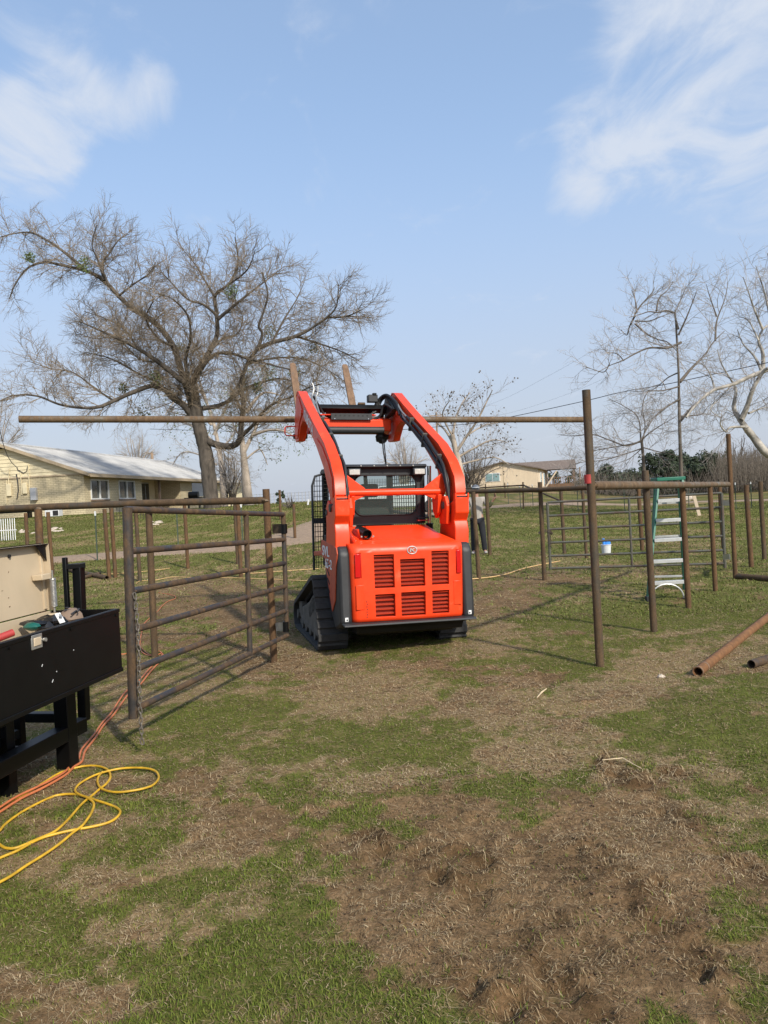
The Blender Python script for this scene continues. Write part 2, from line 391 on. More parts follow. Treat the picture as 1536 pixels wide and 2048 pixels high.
# ------------------------------------------------------------------ ground: one sheet, turf with worn soil and dry straw patches
def blob_world(px, py, rx, ry):
    c = ground_at(px, py); a = ground_at(px, max(py - ry, 1012)); b = ground_at(px, py + ry)
    return c[0], (a[1] + b[1]) / 2, rx * c[1] / 1500, abs(a[1] - b[1]) / 2, (a[0] - b[0]) / max(a[1] - b[1], 1e-3)
SOIL = [blob_world(*b) + (w,) for *b, w in [
    (1080, 1860, 520, 240, 1.05), (1350, 1800, 380, 230, .95), (1400, 1620, 200, 60, .6), (1000, 1550, 330, 60, .6), (880, 1720, 340, 110, .9), (900, 1590, 260, 55, .75), (1180, 1640, 300, 70, .7), (640, 1720, 150, 60, .6), (1250, 1995, 520, 130, 1.0), (950, 2040, 330, 60, .8), (1450, 1720, 200, 120, .75),
    (430, 1215, 230, 65, 1.05), (330, 1250, 120, 55, .6), (540, 1330, 110, 45, .6), (1040, 1190, 150, 55, .95), (640, 1315, 110, 28, .7), (780, 1335, 220, 34, .8), (1000, 1370, 170, 40, .55), (620, 1350, 180, 40, .6), (1130, 1440, 150, 40, .45), (1200, 1180, 110, 28, .5), (1000, 1140, 60, 25, .5),
    (350, 1560, 90, 40, .3), (470, 1680, 130, 45, .75), (120, 1640, 130, 30, .45), (120, 2030, 190, 28, .7), (100, 1540, 140, 40, .8), (560, 1980, 120, 50, .4), (1390, 1410, 45, 10, .6), (1250, 1322, 36, 6, .8), (760, 1990, 120, 60, .5),
    (300, 1770, 60, 25, .45), (560, 1860, 80, 30, .4), (1330, 1545, 60, 20, .7), (850, 1660, 80, 26, .6)]]
STRAW = [blob_world(*b) + (w,) for *b, w in [
    (1250, 1400, 150, 45, .9), (1400, 1330, 190, 28, .9), (1150, 1500, 190, 60, .75), (1010, 1420, 110, 60, .75), (700, 1385, 170, 45, .8), (560, 1400, 150, 45, .7), (330, 1420, 130, 60, .6), (480, 1520, 140, 40, .5), (760, 1540, 150, 30, .6),
    (1000, 1290, 90, 60, .6), (950, 1240, 60, 40, .6), (1250, 1160, 110, 25, .6), (1420, 1500, 180, 50, .5), (1500, 1620, 120, 60, .6), (230, 1480, 130, 35, .5), (700, 1700, 260, 90, .5), (350, 1720, 130, 60, .5), (480, 1850, 200, 90, .35), (450, 1165, 190, 22, .6), (1140, 1150, 60, 16, .6)]]
GREEN = [blob_world(*b) + (w,) for *b, w in [
    (560, 1440, 170, 34, .9), (690, 1480, 180, 42, .8), (430, 1480, 120, 40, .4), (1400, 1435, 160, 34, .9), (1270, 1240, 230, 45, .7), (1190, 1290, 190, 30, .7), (740, 1610, 60, 30, 1.0), (120, 1850, 230, 150, 1.0), (380, 1920, 230, 110, .8), (330, 1790, 120, 50, .4), (430, 1760, 60, 20, .7), (600, 2020, 90, 30, .6), (1330, 1180, 180, 30, .6), (1120, 1580, 90, 25, .45), (1500, 1440, 90, 60, .5), (1270, 1530, 80, 16, .5), (100, 1980, 160, 60, .5)]]
TURN = [[ground_at(*p)[:2] for p in L_] for L_ in ([(690, 1640), (800, 1690), (880, 1740), (960, 1800), (1020, 1880), (1100, 1960), (1180, 2060)], [(820, 1700), (900, 1690), (980, 1720)], [(1180, 1500), (1240, 1545), (1310, 1590), (1350, 1650), (1420, 1700), (1536, 1760)], [(1180, 1700), (1290, 1790), (1400, 1900), (1500, 2030)], [(940, 1960), (1010, 2010), (1080, 2060)], [(1330, 1540), (1420, 1560), (1520, 1600)])]
def turned(x, y):
    m = np.zeros_like(x); wx = x + (fbm(x * 5, y * 5, 61, 3) - .5) * .22; wy = y + (fbm(x * 5, y * 5, 67, 3) - .5) * .22
    for L_ in TURN:
        for a, b in zip(L_[:-1], L_[1:]):
            d = b - a; t = np.clip(((wx - a[0]) * d[0] + (wy - a[1]) * d[1]) / (d @ d), 0, 1); q = (wx - a[0] - t * d[0]) ** 2 + (wy - a[1] - t * d[1]) ** 2
            m = np.maximum(m, np.exp(-q / .010))
    return m * sstep((fbm(x * 3.5, y * 3.5, 71, 3) - .36) / .2)
def blobs(lst, x, y):
    m = np.zeros_like(x)
    for cx, cy, rx, ry, sk, w in lst:
        dx = (x - cx - sk * (y - cy)) / rx; dy = (y - cy) / ry
        m = np.maximum(m, w * np.exp(-(dx * dx + dy * dy) ** 1.2 * .9))
    return m
def masks(x, y):
    wx = x + (fbm(x * 1.3, y * 1.3, 3, 3) - .5) * .7; wy = y + (fbm(x * 1.3, y * 1.3, 9, 3) - .5) * .9
    n1 = fbm(x * .9, y * .9, 21, 5); n2 = fbm(x * 1.6, y * 1.6, 33, 5); n3 = fbm(x * 5, y * 5, 41, 4); n4 = fbm(x * 15, y * 15, 47, 3)
    g = blobs(GREEN, wx, wy)
    far = sstep((y - 11) / 10)
    soil = sstep((blobs(SOIL, wx, wy) * 1.05 + (n2 - .5) * 1.7 + (n3 - .5) * 1.3 + (n4 - .5) * .9 - g * .45 - .30) / .40) * (1 - .85 * far)
    straw = sstep((blobs(STRAW, wx, wy) * .95 + (n1 - .5) * 1.9 + (n3 - .5) * 1.7 + (n4 - .5) * 1.2 - g * .45 + .12 * (1 - far) + (.26 + .25 * (n2 - .5)) * far - .24) / .5)
    return np.maximum(soil, sstep(turned(x, y) * 1.3)), straw
RUTS = [ground_at(*p)[:2] for p in [(860, 1690), (900, 1760), (960, 1800), (1010, 1850), (1080, 1960), (960, 2000), (1240, 1560), (1300, 1540), (1390, 1990), (1440, 1950), (730, 1700), (1040, 1990)]]
def micro(x, y, soil):
    near = 1 - sstep((y - 8) / 14)
    h = (fbm(x * .8, y * .8, 51, 3) - .5) * .05 + (fbm(x * 3.2, y * 3.2, 55, 3) - .5) * .03 * (.4 + soil)
    h = h + (fbm(x * 11, y * 11, 57, 3) - .5) * .030 * soil + (np.abs(fbm(x * 4.5 + y * 2, y * 5.5, 61, 3) - .5) < .035) * -.012 * soil
    for rx, ry in RUTS: 
        d2 = ((x - rx) / .13) ** 2 + ((y - ry) / .10) ** 2
        h = h + np.exp(-d2) * (fbm(x * 16, y * 16, 77, 2) - .45) * .045
    h = h + turned(x, y) * ((fbm(x * 14, y * 14, 83, 3) - .5) * .085 + (fbm(x * 40, y * 40, 85, 2) - .5) * .025)
    return h * near
def graded(a, b, step, lim0, lim1, growth=1.075):
    core = list(np.arange(a, b, step)); s = step; p = core[-1]; up = []
    while p < lim1: s *= growth; p += s; up.append(p)
    s = step; p = a; dn = []
    while p > lim0: s *= growth; p -= s; dn.append(p)
    return np.array(dn[::-1] + core + up)
gx = graded(-3.0, 3.0, .027, -900, 900, 1.07); gy = graded(1.4, 6.6, .027, -60, 1500, 1.035)
GX, GY = np.meshgrid(gx, gy); fx, fy = GX.ravel(), GY.ravel()
so, st = masks(fx, fy)
def Hs(x, y, soil=None):
    if soil is None: soil = masks(x, y)[0]
    return H0(x, y) + micro(x, y, soil)
def Gz(x, y): return float(Hs(np.array([x]), np.array([y]))[0])
gz = H0(fx, fy) + micro(fx, fy, so)
nx, ny = len(gx), len(gy)
ii = (np.arange(ny - 1)[:, None] * nx + np.arange(nx - 1)[None, :]).ravel()
quads = np.stack([ii, ii + 1, ii + nx + 1, ii + nx], 1)
def groundmat():
    m, t, b = newmat('turf_and_soil')
    def attr(n): a = N(t, 'ShaderNodeAttribute'); a.attribute_name = n; return a.outputs['Fac']
    g = N(t, 'ShaderNodeNewGeometry'); pos = g.outputs['Position']
    n_big = noise(t, .35, 5, .6, pos); n_mid = noise(t, 6, 6, .7, pos); n_f = noise(t, 70, 4, .75, pos); n_vf = noise(t, 22, 5, .75, pos, dist=.6)
    green = ramp(t, n_mid, [(.25, (.060, .066, .015)), (.5, (.108, .112, .026)), (.75, (.19, .165, .056))])
    straw = ramp(t, n_vf, [(.25, (.13, .085, .042)), (.5, (.27, .185, .094)), (.78, (.42, .305, .165))])
    soil = ramp(t, n_vf, [(.2, (.072, .043, .022)), (.5, (.17, .108, .056)), (.8, (.31, .21, .118))])
    def wig(a, amp): return math_n(t, 'ADD', a, math_n(t, 'MULTIPLY', math_n(t, 'SUBTRACT', n_f, .5), amp), True)
    m1 = N(t, 'ShaderNodeMix', data_type='RGBA'); m2 = N(t, 'ShaderNodeMix', data_type='RGBA')
    t.links.new(wig(attr('straw'), 1.0), m1.inputs[0]); t.links.new(green, m1.inputs[6]); t.links.new(straw, m1.inputs[7])
    t.links.new(wig(attr('soil'), .9), m2.inputs[0]); t.links.new(m1.outputs[2], m2.inputs[6])
    dmp = N(t, 'ShaderNodeMix', data_type='RGBA', blend_type='MULTIPLY'); t.links.new(math_n(t, 'MULTIPLY', attr('damp'), .85), dmp.inputs[0]); t.links.new(soil, dmp.inputs[6]); dmp.inputs[7].default_value = (.52, .48, .44, 1)
    bl = N(t, 'ShaderNodeMix', data_type='RGBA', blend_type='MULTIPLY'); bl.inputs[0].default_value = 1; t.links.new(dmp.outputs[2], bl.inputs[6]); t.links.new(ramp(t, noise(t, 2.4, 6, .65, pos), [(.32, (.68, .66, .63)), (.60, (1.28, 1.26, 1.23))]), bl.inputs[7]); t.links.new(bl.outputs[2], m2.inputs[7])
    f = N(t, 'ShaderNodeMix', data_type='RGBA', blend_type='MULTIPLY'); f.inputs[0].default_value = .8
    t.links.new(m2.outputs[2], f.inputs[6]); t.links.new(ramp(t, n_f, [(.28, (.55, .55, .55)), (.66, (1.25, 1.25, 1.25))]), f.inputs[7])
    t.links.new(f.outputs[2], b.inputs['Base Color']); b.inputs['Roughness'].default_value = 1; b.inputs['Specular IOR Level'].default_value = .1
    bump(t, b, n_f, .8, .012)
    return m
ground = bigmesh('ground', np.stack([fx, fy, gz], 1), quads, groundmat(), smooth=True, attrs={'soil': so, 'straw': st, 'damp': turned(fx, fy)}); tag(ground, kind='structure')

# gravel drive: left strip and its far continuation on the right
def strip(name, pts, w0, w1, lift=.03, label=None):
    V = []; pts = [np.array(p[:2]) for p in pts]
    fine = []
    for a, b in zip(pts[:-1], pts[1:]):
        n = max(2, int(np.linalg.norm(b - a) / 1.0))
        for i in range(n): fine.append(a + (b - a) * i / n)
    fine.append(pts[-1]); n = len(fine)
    for i, p in enumerate(fine):
        t = fine[min(i + 1, n - 1)] - fine[max(i - 1, 0)]; t = t / np.linalg.norm(t); nn = np.array([-t[1], t[0]])
        w = (w0 + (w1 - w0) * i / n) / 2
        for k in np.linspace(-1, 1, 9):
            ed = 1 + (random.random() - .5) * .22 if abs(k) > .9 else 1
            q = p + nn * w * k * ed; V.append((q[0], q[1], Gz(q[0], q[1]) + lift - (lift + .05) * abs(k) ** 4))
    Q = [(i * 9 + j, i * 9 + j + 1, i * 9 + j + 10, i * 9 + j + 9) for i in range(n - 1) for j in range(8)]
    o = bigmesh(name, V, Q, M['gravel'], smooth=True); tag(o, kind='structure'); return o
strip('gravel_drive', [ground_at(*p) for p in [(-420, 1160), (-150, 1140), (140, 1117), (330, 1103), (480, 1094), (570, 1083), (650, 1055), (720, 1040), (800, 1026)]], 1.3, 4.8)
strip('gravel_road', [ground_at(*p) for p in [(800, 1026), (900, 1018), (1010, 1012), (1200, 1008), (1400, 1003), (1536, 1000), (1900, 990)]], 3.6, 4.2)

# ------------------------------------------------------------------ grass blades and dead straw (real blades)
def scatter(n, y0, y1, power, seed):
    r = np.random.default_rng(seed); u = r.random(n)
    k = 2 - power
    y = (y0 ** k + u * (y1 ** k - y0 ** k)) ** (1 / k) if abs(k) > 1e-6 else y0 * (y1 / y0) ** u
    half = .56 * y + .7
    return (r.random(n) * 2 - 1) * half, y, r
def blades(name, x, y, r, hgt, wid, lean, mat, label, cat, tint, bend=True, soil=None, lift=0):
    n = len(x); z = Hs(x, y, soil) + lift
    ang = r.random(n) * 2 * np.pi; fa = ang + np.pi / 2 + (r.random(n) - .5) * 1.0
    dx, dy = np.cos(ang), np.sin(ang)
    w = wid * (.6 + .8 * r.random(n)) / 2; h = hgt * (.5 + r.random(n)); L = np.minimum(lean * (.62 + .45 * r.random(n)), .995) * h
    up = np.sqrt(np.maximum(h * h - L * L, (.08 * h) ** 2))
    ox, oy = np.cos(fa) * w, np.sin(fa) * w
    b0 = np.stack([x - ox, y - oy, z - .004], 1); b1 = np.stack([x + ox, y + oy, z - .004], 1)
    mx, my, mz = x + dx * L * .38, y + dy * L * .38, z + up * .62
    c0 = np.stack([mx - ox * .8, my - oy * .8, mz], 1); c1 = np.stack([mx + ox * .8, my + oy * .8, mz], 1)
    tp = np.stack([x + dx * L, y + dy * L, z + up], 1)
    if bend:
        V = np.stack([b0, b1, c1, c0, tp], 1).reshape(-1, 3); i = np.arange(n)[:, None] * 5
        Fq = np.concatenate([i + np.array([[0, 1, 2]]), i + np.array([[0, 2, 3]]), i + np.array([[3, 2, 4]])], 0); k = 5
    else:
        V = np.stack([b0, b1, tp], 1).reshape(-1, 3); i = np.arange(n)[:, None] * 3; Fq = i + np.array([[0, 1, 2]]); k = 3
    o = bigmesh(name, V, Fq, mat, attrs={'tint': np.repeat(tint, k)}); tag(o, label, cat, kind='stuff'); return o
def blademat(name, stops, trans=.25):
    m, t, b = newmat(name); a = N(t, 'ShaderNodeAttribute'); a.attribute_name = 'tint'
    c = ramp(t, a.outputs['Fac'], stops); t.links.new(c, b.inputs['Base Color']); b.inputs['Roughness'].default_value = .7; b.inputs['Specular IOR Level'].default_value = .2
    if trans:
        tl = N(t, 'ShaderNodeBsdfTranslucent'); t.links.new(c, tl.inputs[0]); mx = N(t, 'ShaderNodeMixShader'); mx.inputs[0].default_value = trans
        o = t.nodes['Material Output']; t.links.new(b.outputs[0], mx.inputs[1]); t.links.new(tl.outputs[0], mx.inputs[2]); t.links.new(mx.outputs[0], o.inputs[0])
    return m
G_MAT = blademat('green_blades', [(0, (.050, .070, .010)), (.35, (.11, .15, .020)), (.7, (.18, .21, .036)), (1, (.30, .27, .07))])
S_MAT = blademat('straw_blades', [(0, (.12, .075, .036)), (.4, (.24, .165, .085)), (.75, (.36, .265, .145)), (1, (.52, .41, .25))], .15)
x, y, r = scatter(520000, 1.5, 9.5, 1.0, 1); s_, t_ = masks(x, y)
tuft = fbm(x * 7, y * 7, 91, 3)
keep = r.random(len(x)) < np.clip((1 - s_ * .97) * (1 - t_ * .72) * (.35 + 1.3 * tuft), 0, 1)
x, y, s_, t_, tuft = x[keep], y[keep], s_[keep], t_[keep], tuft[keep]
for k_, sel in enumerate((y < 4.3, y >= 4.3)):
    xx_, yy_, ss_, tt_, tu_ = x[sel], y[sel], s_[sel], t_[sel], tuft[sel]
    blades('grass', xx_, yy_, r, .009 + .019 * tu_, .0022 + .0004 * yy_, .95, G_MAT, ['short green lawn grass in patches close to the camera', 'short green lawn grass between the gate and the foreground'][k_], 'grass', np.clip(.15 + .5 * r.random(len(xx_)) + .45 * (tu_ - .4) + .25 * tt_, 0, 1), bend=(k_ == 0), soil=ss_)
def straws(name, x, y, r, length, wid, mat, label, cat, tint, soil, seg=3):
    """dead stems lying flat, each a short strip bent in the plane of the ground"""
    n = len(x); a = r.random(n) * 2 * np.pi; bend = (r.random(n) - .5) * 1.9
    L = length * (.4 + 1.0 * r.random(n)); w = wid * (.6 + .8 * r.random(n)) / 2; pts = []
    px_, py_ = x.copy(), y.copy(); lift = .003 + .007 * r.random(n); rise = (r.random(n) < .10) * r.random(n) * .012
    for k in range(seg + 1):
        an = a + bend * k / 3; nxx, nyy = -np.sin(an) * w * (1 - .25 * k), np.cos(an) * w * (1 - .25 * k)
        z = Hs(px_, py_, soil) + lift + .004 * math.sin(math.pi * k / 3) + rise * k / 3
        pts += [np.stack([px_ - nxx, py_ - nyy, z], 1), np.stack([px_ + nxx, py_ + nyy, z], 1)]
        px_ = px_ + np.cos(an) * L / seg; py_ = py_ + np.sin(an) * L / seg
    V = np.stack(pts, 1).reshape(-1, 3); i_ = np.arange(n)[:, None] * (2 * seg + 2)
    Fq = np.concatenate([i_ + np.array([[2 * k, 2 * k + 1, 2 * k + 3, 2 * k + 2]]) for k in range(seg)], 0)
    o = bigmesh(name, V, Fq, mat, attrs={'tint': np.repeat(tint, 2 * seg + 2)}); tag(o, label, cat, kind='stuff'); return o
x, y, r = scatter(430000, 1.5, 9.5, 1.0, 2); s_, t_ = masks(x, y)
keep = r.random(len(x)) < np.clip(.34 + .60 * t_ + .10 * s_, 0, 1) * (.0 + 1.6 * fbm(x * 3.5, y * 3.5, 95, 4))
x, y, s_, t_ = x[keep], y[keep], s_[keep], t_[keep]
for k_, sel in enumerate((y < 4.0, y >= 4.0)):
    xx_, yy_, ss_, tt_ = x[sel], y[sel], s_[sel], t_[sel]
    straws('dry_grass', xx_, yy_, r, np.where(r.random(len(xx_)) < .10, .060, .022), .0013 + .0004 * yy_, S_MAT, ['dead straw coloured grass lying over the worn soil close by', 'dead straw coloured grass lying over the ground farther off'][k_], 'dry grass', np.clip(r.random(len(xx_)) ** 1.35 * .95 + .2 * tt_, 0, 1), ss_, seg=(3, 1)[k_])
x, y, r = scatter(150000, 9, 24, 1.0, 12); s_, t_ = masks(x, y)
keep = r.random(len(x)) < np.clip(.12 + .5 * t_ + .35 * s_, 0, 1) * (.2 + 1.3 * fbm(x * 2, y * 2, 96, 4))
x, y, s_, t_ = x[keep], y[keep], s_[keep], t_[keep]
straws('dry_grass', x, y, r, .05 + 0 * x, .003 + .0006 * y, S_MAT, 'dead pale grass over the field and soil behind the gate', 'dry grass', np.clip(r.random(len(x)) * .8 + .2 * t_, 0, 1), s_, seg=1)
# crumbs and clods of bare soil
x, y, r = scatter(60000, 1.5, 8.5, 1.1, 6); s_, t_ = masks(x, y)
keep = r.random(len(x)) < np.clip(s_ - .25, 0, 1) * np.clip(fbm(x * 3, y * 3, 99, 4) * 2.6 - .8, .05, 1)
x, y, s_ = x[keep], y[keep], s_[keep]; n = len(x); R_ = (.0020 + .004 * r.random(n) ** 3) * (1 + .08 * y); z = Hs(x, y, s_)
dirs = np.array([(1, 0, 0), (0, 1, 0), (-1, 0, 0), (0, -1, 0), (0, 0, .8), (0, 0, -.6)], float); jit = 1 + (r.random((n, 6, 1)) - .5) * .7
V = (np.stack([x, y, z + R_ * .35], 1)[:, None, :] + dirs[None] * jit * R_[:, None, None] * np.array([1.3, 1, 1])).reshape(-1, 3)
i_ = np.arange(n)[:, None] * 6; Fq = np.concatenate([i_ + np.array([[a, b, 4]]) for a, b in ((0, 1), (1, 2), (2, 3), (3, 0))] + [i_ + np.array([[b, a, 5]]) for a, b in ((0, 1), (1, 2), (2, 3), (3, 0))], 0)
o = bigmesh('soil_clods', V, Fq, blademat('clod_soil', [(0, (.065, .038, .022)), (.5, (.135, .083, .048)), (1, (.23, .15, .09))], 0), attrs={'tint': np.repeat(r.random(n), 6)}); tag(o, 'crumbs and small clods on the bare brown soil', 'soil', kind='stuff')
x, y, r = scatter(420000, 9, 48, 1.0, 3); s_, t_ = masks(x, y)
keep = r.random(len(x)) < np.clip((1 - s_ * .95) * (.5 + .5 * fbm(x * 1.5, y * 1.5, 97, 3)), 0, 1)
x, y, s_, t_ = x[keep], y[keep], s_[keep], t_[keep]
blades('field_grass', x, y, r, .022 + .022 * r.random(len(x)), .006 + .0012 * y, .93, blademat('field_blades', [(0, (.075, .095, .020)), (.3, (.14, .165, .038)), (.55, (.20, .21, .06)), (.8, (.31, .265, .12)), (1, (.46, .37, .21))], .2),
       'short green and straw mixed grass of the field behind the fences', 'grass', np.clip(.05 + .45 * r.random(len(x)) + .55 * t_ * r.random(len(x)) + .1 * s_, 0, 1), bend=False, soil=s_)
# ------------------------------------------------------------------ pipes, posts, rails, gates
def W(o, e): o.parent = e; o.location = -Vector(e.location); return o
def gp(px, py): p = ground_at(px, py); return Vector((p[0], p[1], Gz(p[0], p[1])))
def V3(p): return Vector([float(k) for k in p])
def post_pts(b, t):
    g = gp(*b); top = V3(P(*t, g.y)); top.x = g.x + (top.x - g.x) * .6; return g, top
def post_mesh(b, t, r, mat, parent=None, name='post', dz=-.03, **kw):
    g, top = post_pts(b, t); mb = MB().ringtube(g + Vector((0, 0, dz)), top, r, r * .82, 18)
    o = mb.build(name, mat, None, 50)
    if parent is None:
        me = o.data; me.transform(Matrix.Translation(-g)); o.location = g; tag(o, **kw)
    else: W(o, parent)
    return o, g, top
def rail(name, pts, r, mat, parent, n=16):
    return W(MB().tube([V3(p) for p in pts], r, n).build(name, mat, None, 50), parent)
def weld(pts, r, parent, name='weld_bead'):
    mb = MB()
    for p in pts: mb.blobm(p, (r, r, r * .6), 8, 5, .18)
    o = W(mb.build(name, M['rustlight'], None, 60), parent); tag(o, kind='stuff'); return o

# right-hand fence run: tall gate post, line posts, top rail, second tall post
f = empty('pipe_fence', gp(1198, 1330), label='rusty pipe fence run on the right between the two tall posts', cat='fence')
pr = []
for b, t, r, mt in (((1200, 1331), (1171, 780), .0365, 'rustdark'), ((1308, 1263), (1288, 941), .0365, 'rustdark'), ((1377, 1214), (1362, 964), .0365, 'rust'), ((1431, 1182), (1418, 970), .034, 'rust'), ((1471, 1158), (1455, 868), .036, 'rust')):
    o, g, top = post_mesh(b, t, r, M[mt], f); pr.append((g, top))
tag(f.children[0], label='tall near post with a red paint band')
g, top = pr[0]; ax = (top - g); L = ax.length; ax.normalize()
red = MB().tube([P(1176.5, 949, g.y), P(1177.8, 967, g.y)], .0375, 20, cap=False).build('red_paint_band', M['redpaint'], None, 50); W(red, f)
rp = [P(1186, 971, 6.74), P(1306, 970, 8.1), P(1376, 970, 9.5), P(1420, 969, 10.75), P(1456, 968.5, 11.85)]
rail('top_rail', rp, .040, M['rustlight'], f)
weld([V3(rp[0]), V3(rp[3]), V3(rp[4])], .046, f)

# left-hand fence run with its rail
f2 = empty('pipe_fence', gp(548, 1321), label='near pipe fence run on the left whose rail crosses in front of the cream house', cat='fence')
post_mesh((548, 1322), (534, 978), .0355, M['rust'], f2)
o, g3, t3 = post_mesh((310, 1317), (300, 1010), .036, M['rustdark'], f2)
post_mesh((92, 1345), (79, 1018), .037, M['rust'], f2)
post_mesh((-230, 1360), (-245, 1035), .037, M['rust'], f2)
rail('top_rail', [P(531, 1000.5, 7.56), P(300, 1006, 7.9), P(79, 1014.5, 8.2), P(-240, 1028, 8.6)], .036, M['rustdark'], f2)
weld([P(531, 1000.5, 7.55), P(79, 1018, 8.18)], .04, f2)

# left gate, standing open toward the camera
gt = empty('pipe_gate', gp(275, 1483), label='big open six rail steel pipe gate beside the black tool trailer', cat='gate')
D0, D1 = 4.9, 7.4
sa, sb = V3(P(254.5, 1019, D0)), V3(P(267, 1436, D0 + .01))
ha, hb = V3(P(566.5, 1029, D1)), V3(P(574, 1272, D1))
W(MB().tube([sa + Vector((0, 0, .012)), sb], .0315, 20).build('latch_stile', M['gate'], None, 50), gt)
ly = [1019, 1102, 1182, 1261, 1340, 1420]; ry = [1029, 1079, 1126, 1172, 1221, 1271]
wp = []
gn = (ha - sa).cross(sb - sa)
for i in range(6):
    a = sa + (sb - sa) * ((ly[i] - 1019) / 417.0)
    b = ha + (hb - ha) * ((ry[i] - 1029) / 243.0)
    d = (b - a).normalized()
    rail('rail', [a + d * (.015 if i else -.02), b + d * .01], .0225, M['gate'], gt, 16)
    wp += [a + d * .035, b - d * .02, a + (b - a) * .678]
mt_ = sa + (ha - sa) * .678; mbm = sb + (hb - sb) * .678
W(MB().tube([mt_, mbm], .0235, 16).build('middle_stile', M['gate'], None, 50), gt)
W(MB().tube([ha, hb + (ha - hb) * .06], .0235, 16).build('hinge_stile', M['gate'], None, 50), gt)
weld(wp, .0262, gt)
p0, p1 = V3(P(545, 1058, 7.52)), V3(P(569, 1057, 7.40))
W(MB().bar(p0, p1, .008, .095).build('hinge_plate', M['gate'], None, 30, .002), gt)
W(MB().tube([V3(P(568, 1048, 7.4)), V3(P(568.5, 1067, 7.4))], .031, 16).build('hinge_sleeve', M['black'], None, 50), gt)
W(MB().tube([V3(P(571.5, 1243, 7.4)), V3(P(572, 1263, 7.4))], .031, 16).build('hinge_sleeve', M['black'], None, 50), gt)
W(MB().bar(V3(P(552, 1254, 7.53)), V3(P(570, 1253, 7.42)), .008, .08).build('hinge_plate', M['zinc'], None, 30), gt)
# chain hanging from the latch stile
ch = empty('chain', V3(P(284, 1483, 4.86)), label='rusty chain hanging from the latch end of the open pipe gate', cat='chain')
lk = MB().tube([(math.cos(a) * .010, 0, math.sin(a) * .009 + (.0125 if math.sin(a) > 0 else -.0125)) for a in np.linspace(0, 2 * math.pi, 12, endpoint=False)], .0044, 6, closed=True).mesh('link', M['chain'], 60)
ct, cb = V3(P(269.5, 1192, 4.885)), V3(P(284, 1483, 4.86)); nl = 29
for i in range(nl):
    u = i / (nl - 1); p = ct + (cb - ct) * u + Vector((.012 * math.sin(u * 5), 0, 0)) * (1 - u)
    o = bpy.data.objects.new('link', lk); COL.objects.link(o); o.parent = ch; o.location = p - Vector(ch.location)
    o.rotation_euler = (random.uniform(-.15, .15), random.uniform(-.2, .2), (i % 2) * math.pi / 2 + random.uniform(-.3, .3) + .6)

# right gate, closed, farther back
g2 = empty('pipe_gate', gp(1101, 1146), label='closed long grey pipe gate with the white bucket behind it', cat='gate')
A0, A1 = V3(P(1094.5, 1005, 13.9)), V3(P(1101, 1139, 13.9)); B0, B1 = V3(P(1443, 986, 13.0)), V3(P(1450, 1129, 13.0))
W(MB().tube([A0, A1], .025, 14).build('latch_stile', M['gategreen'], None, 50), g2)
W(MB().tube([B0, B1 - Vector((0, 0, .06))], .027, 14).build('hinge_stile', M['gategreen'], None, 50), g2)
for k in range(6):
    u = [0, .2, .4, .6, .8, .985][k]; rail('rail', [A0 + (A1 - A0) * u, B0 + (B1 - B0) * u], .021, M['gategreen'], g2, 12)
W(MB().tube([A0 + (B0 - A0) * .485, A1 + (B1 - A1) * .485], .022, 12).build('middle_stile', M['gategreen'], None, 50), g2)
for py in (1006, 1114): W(MB().bar(V3(P(1446, py, 12.95)), V3(P(1460, py - .5, 12.1)), .01, .09).build('hinge_plate', M['zinc'], None, 30), g2)
c2 = empty('chain', V3(P(1091, 1064, 13.6)), label='small chain looped round the latch post of the far closed gate', cat='chain')
lk2 = MB().tube([(math.cos(b_) * .014, 0, math.sin(b_) * .020) for b_ in np.linspace(0, 2 * math.pi, 9, endpoint=False)], .005, 5, closed=True).mesh('link', M['gate'], 60)
def link2(p, rz, ry): o = bpy.data.objects.new('link', lk2); COL.objects.link(o); o.parent = c2; o.location = Vector(p) - c2.location; o.rotation_euler = (0, ry, rz)
for i in range(26):
    a_ = 2 * math.pi * i / 26; link2(c2.location + Vector((math.cos(a_) * .09, math.sin(a_) * .3, math.sin(a_ * 2) * .02)), a_, 1.5 if i % 2 else .4)
for i in range(11): link2(V3(P(1100.5, 1062 + i * 3.3, 13.8)), (i % 2) * 1.57, 0)
# far pipe fence behind the person, and its return
f3 = empty('pipe_fence', gp(1093, 1160), label='pipe fence run in the middle, its rail passing just above the head of the person', cat='fence')
for b, t, r in (((958, 1158), (944, 984), .040), ((1089, 1160), (1080, 964), .0385), ((980, 1111), (972, 983), .046), ((1129, 1107), (1121, 981), .043), ((1173, 1116), (1164, 977), .035)):
    post_mesh(b, t, r, M['rustdark'], f3)
rail('top_rail', [P(925, 984, 14.5), P(1081, 979.5, 13.05), P(1176, 975.5, 12.3)], .041, M['rustdark'], f3)
rail('back_rail', [P(975, 982, 18.7), P(1121, 980, 18.0)], .035, M['rustdark'], f3)
f4 = empty('pipe_fence', gp(1047, 1018), label='thin far pipe corner fence in front of the peach house gable', cat='fence')
for b, t in (((1047, 1018), (1047, 964)), ((1010.5, 996), (1010, 965)), ((972, 1002), (971, 968))): post_mesh(b, t, .045, M['rustdark'], f4)
rail('top_rail', [P(925, 978, 44), P(971, 975, 42), P(1047, 970.5, 40)], .04, M['rustdark'], f4)
rail('brace', [P(1047, 970.5, 40), P(1120, 1001, 34)], .045, M['rustdark'], f4)

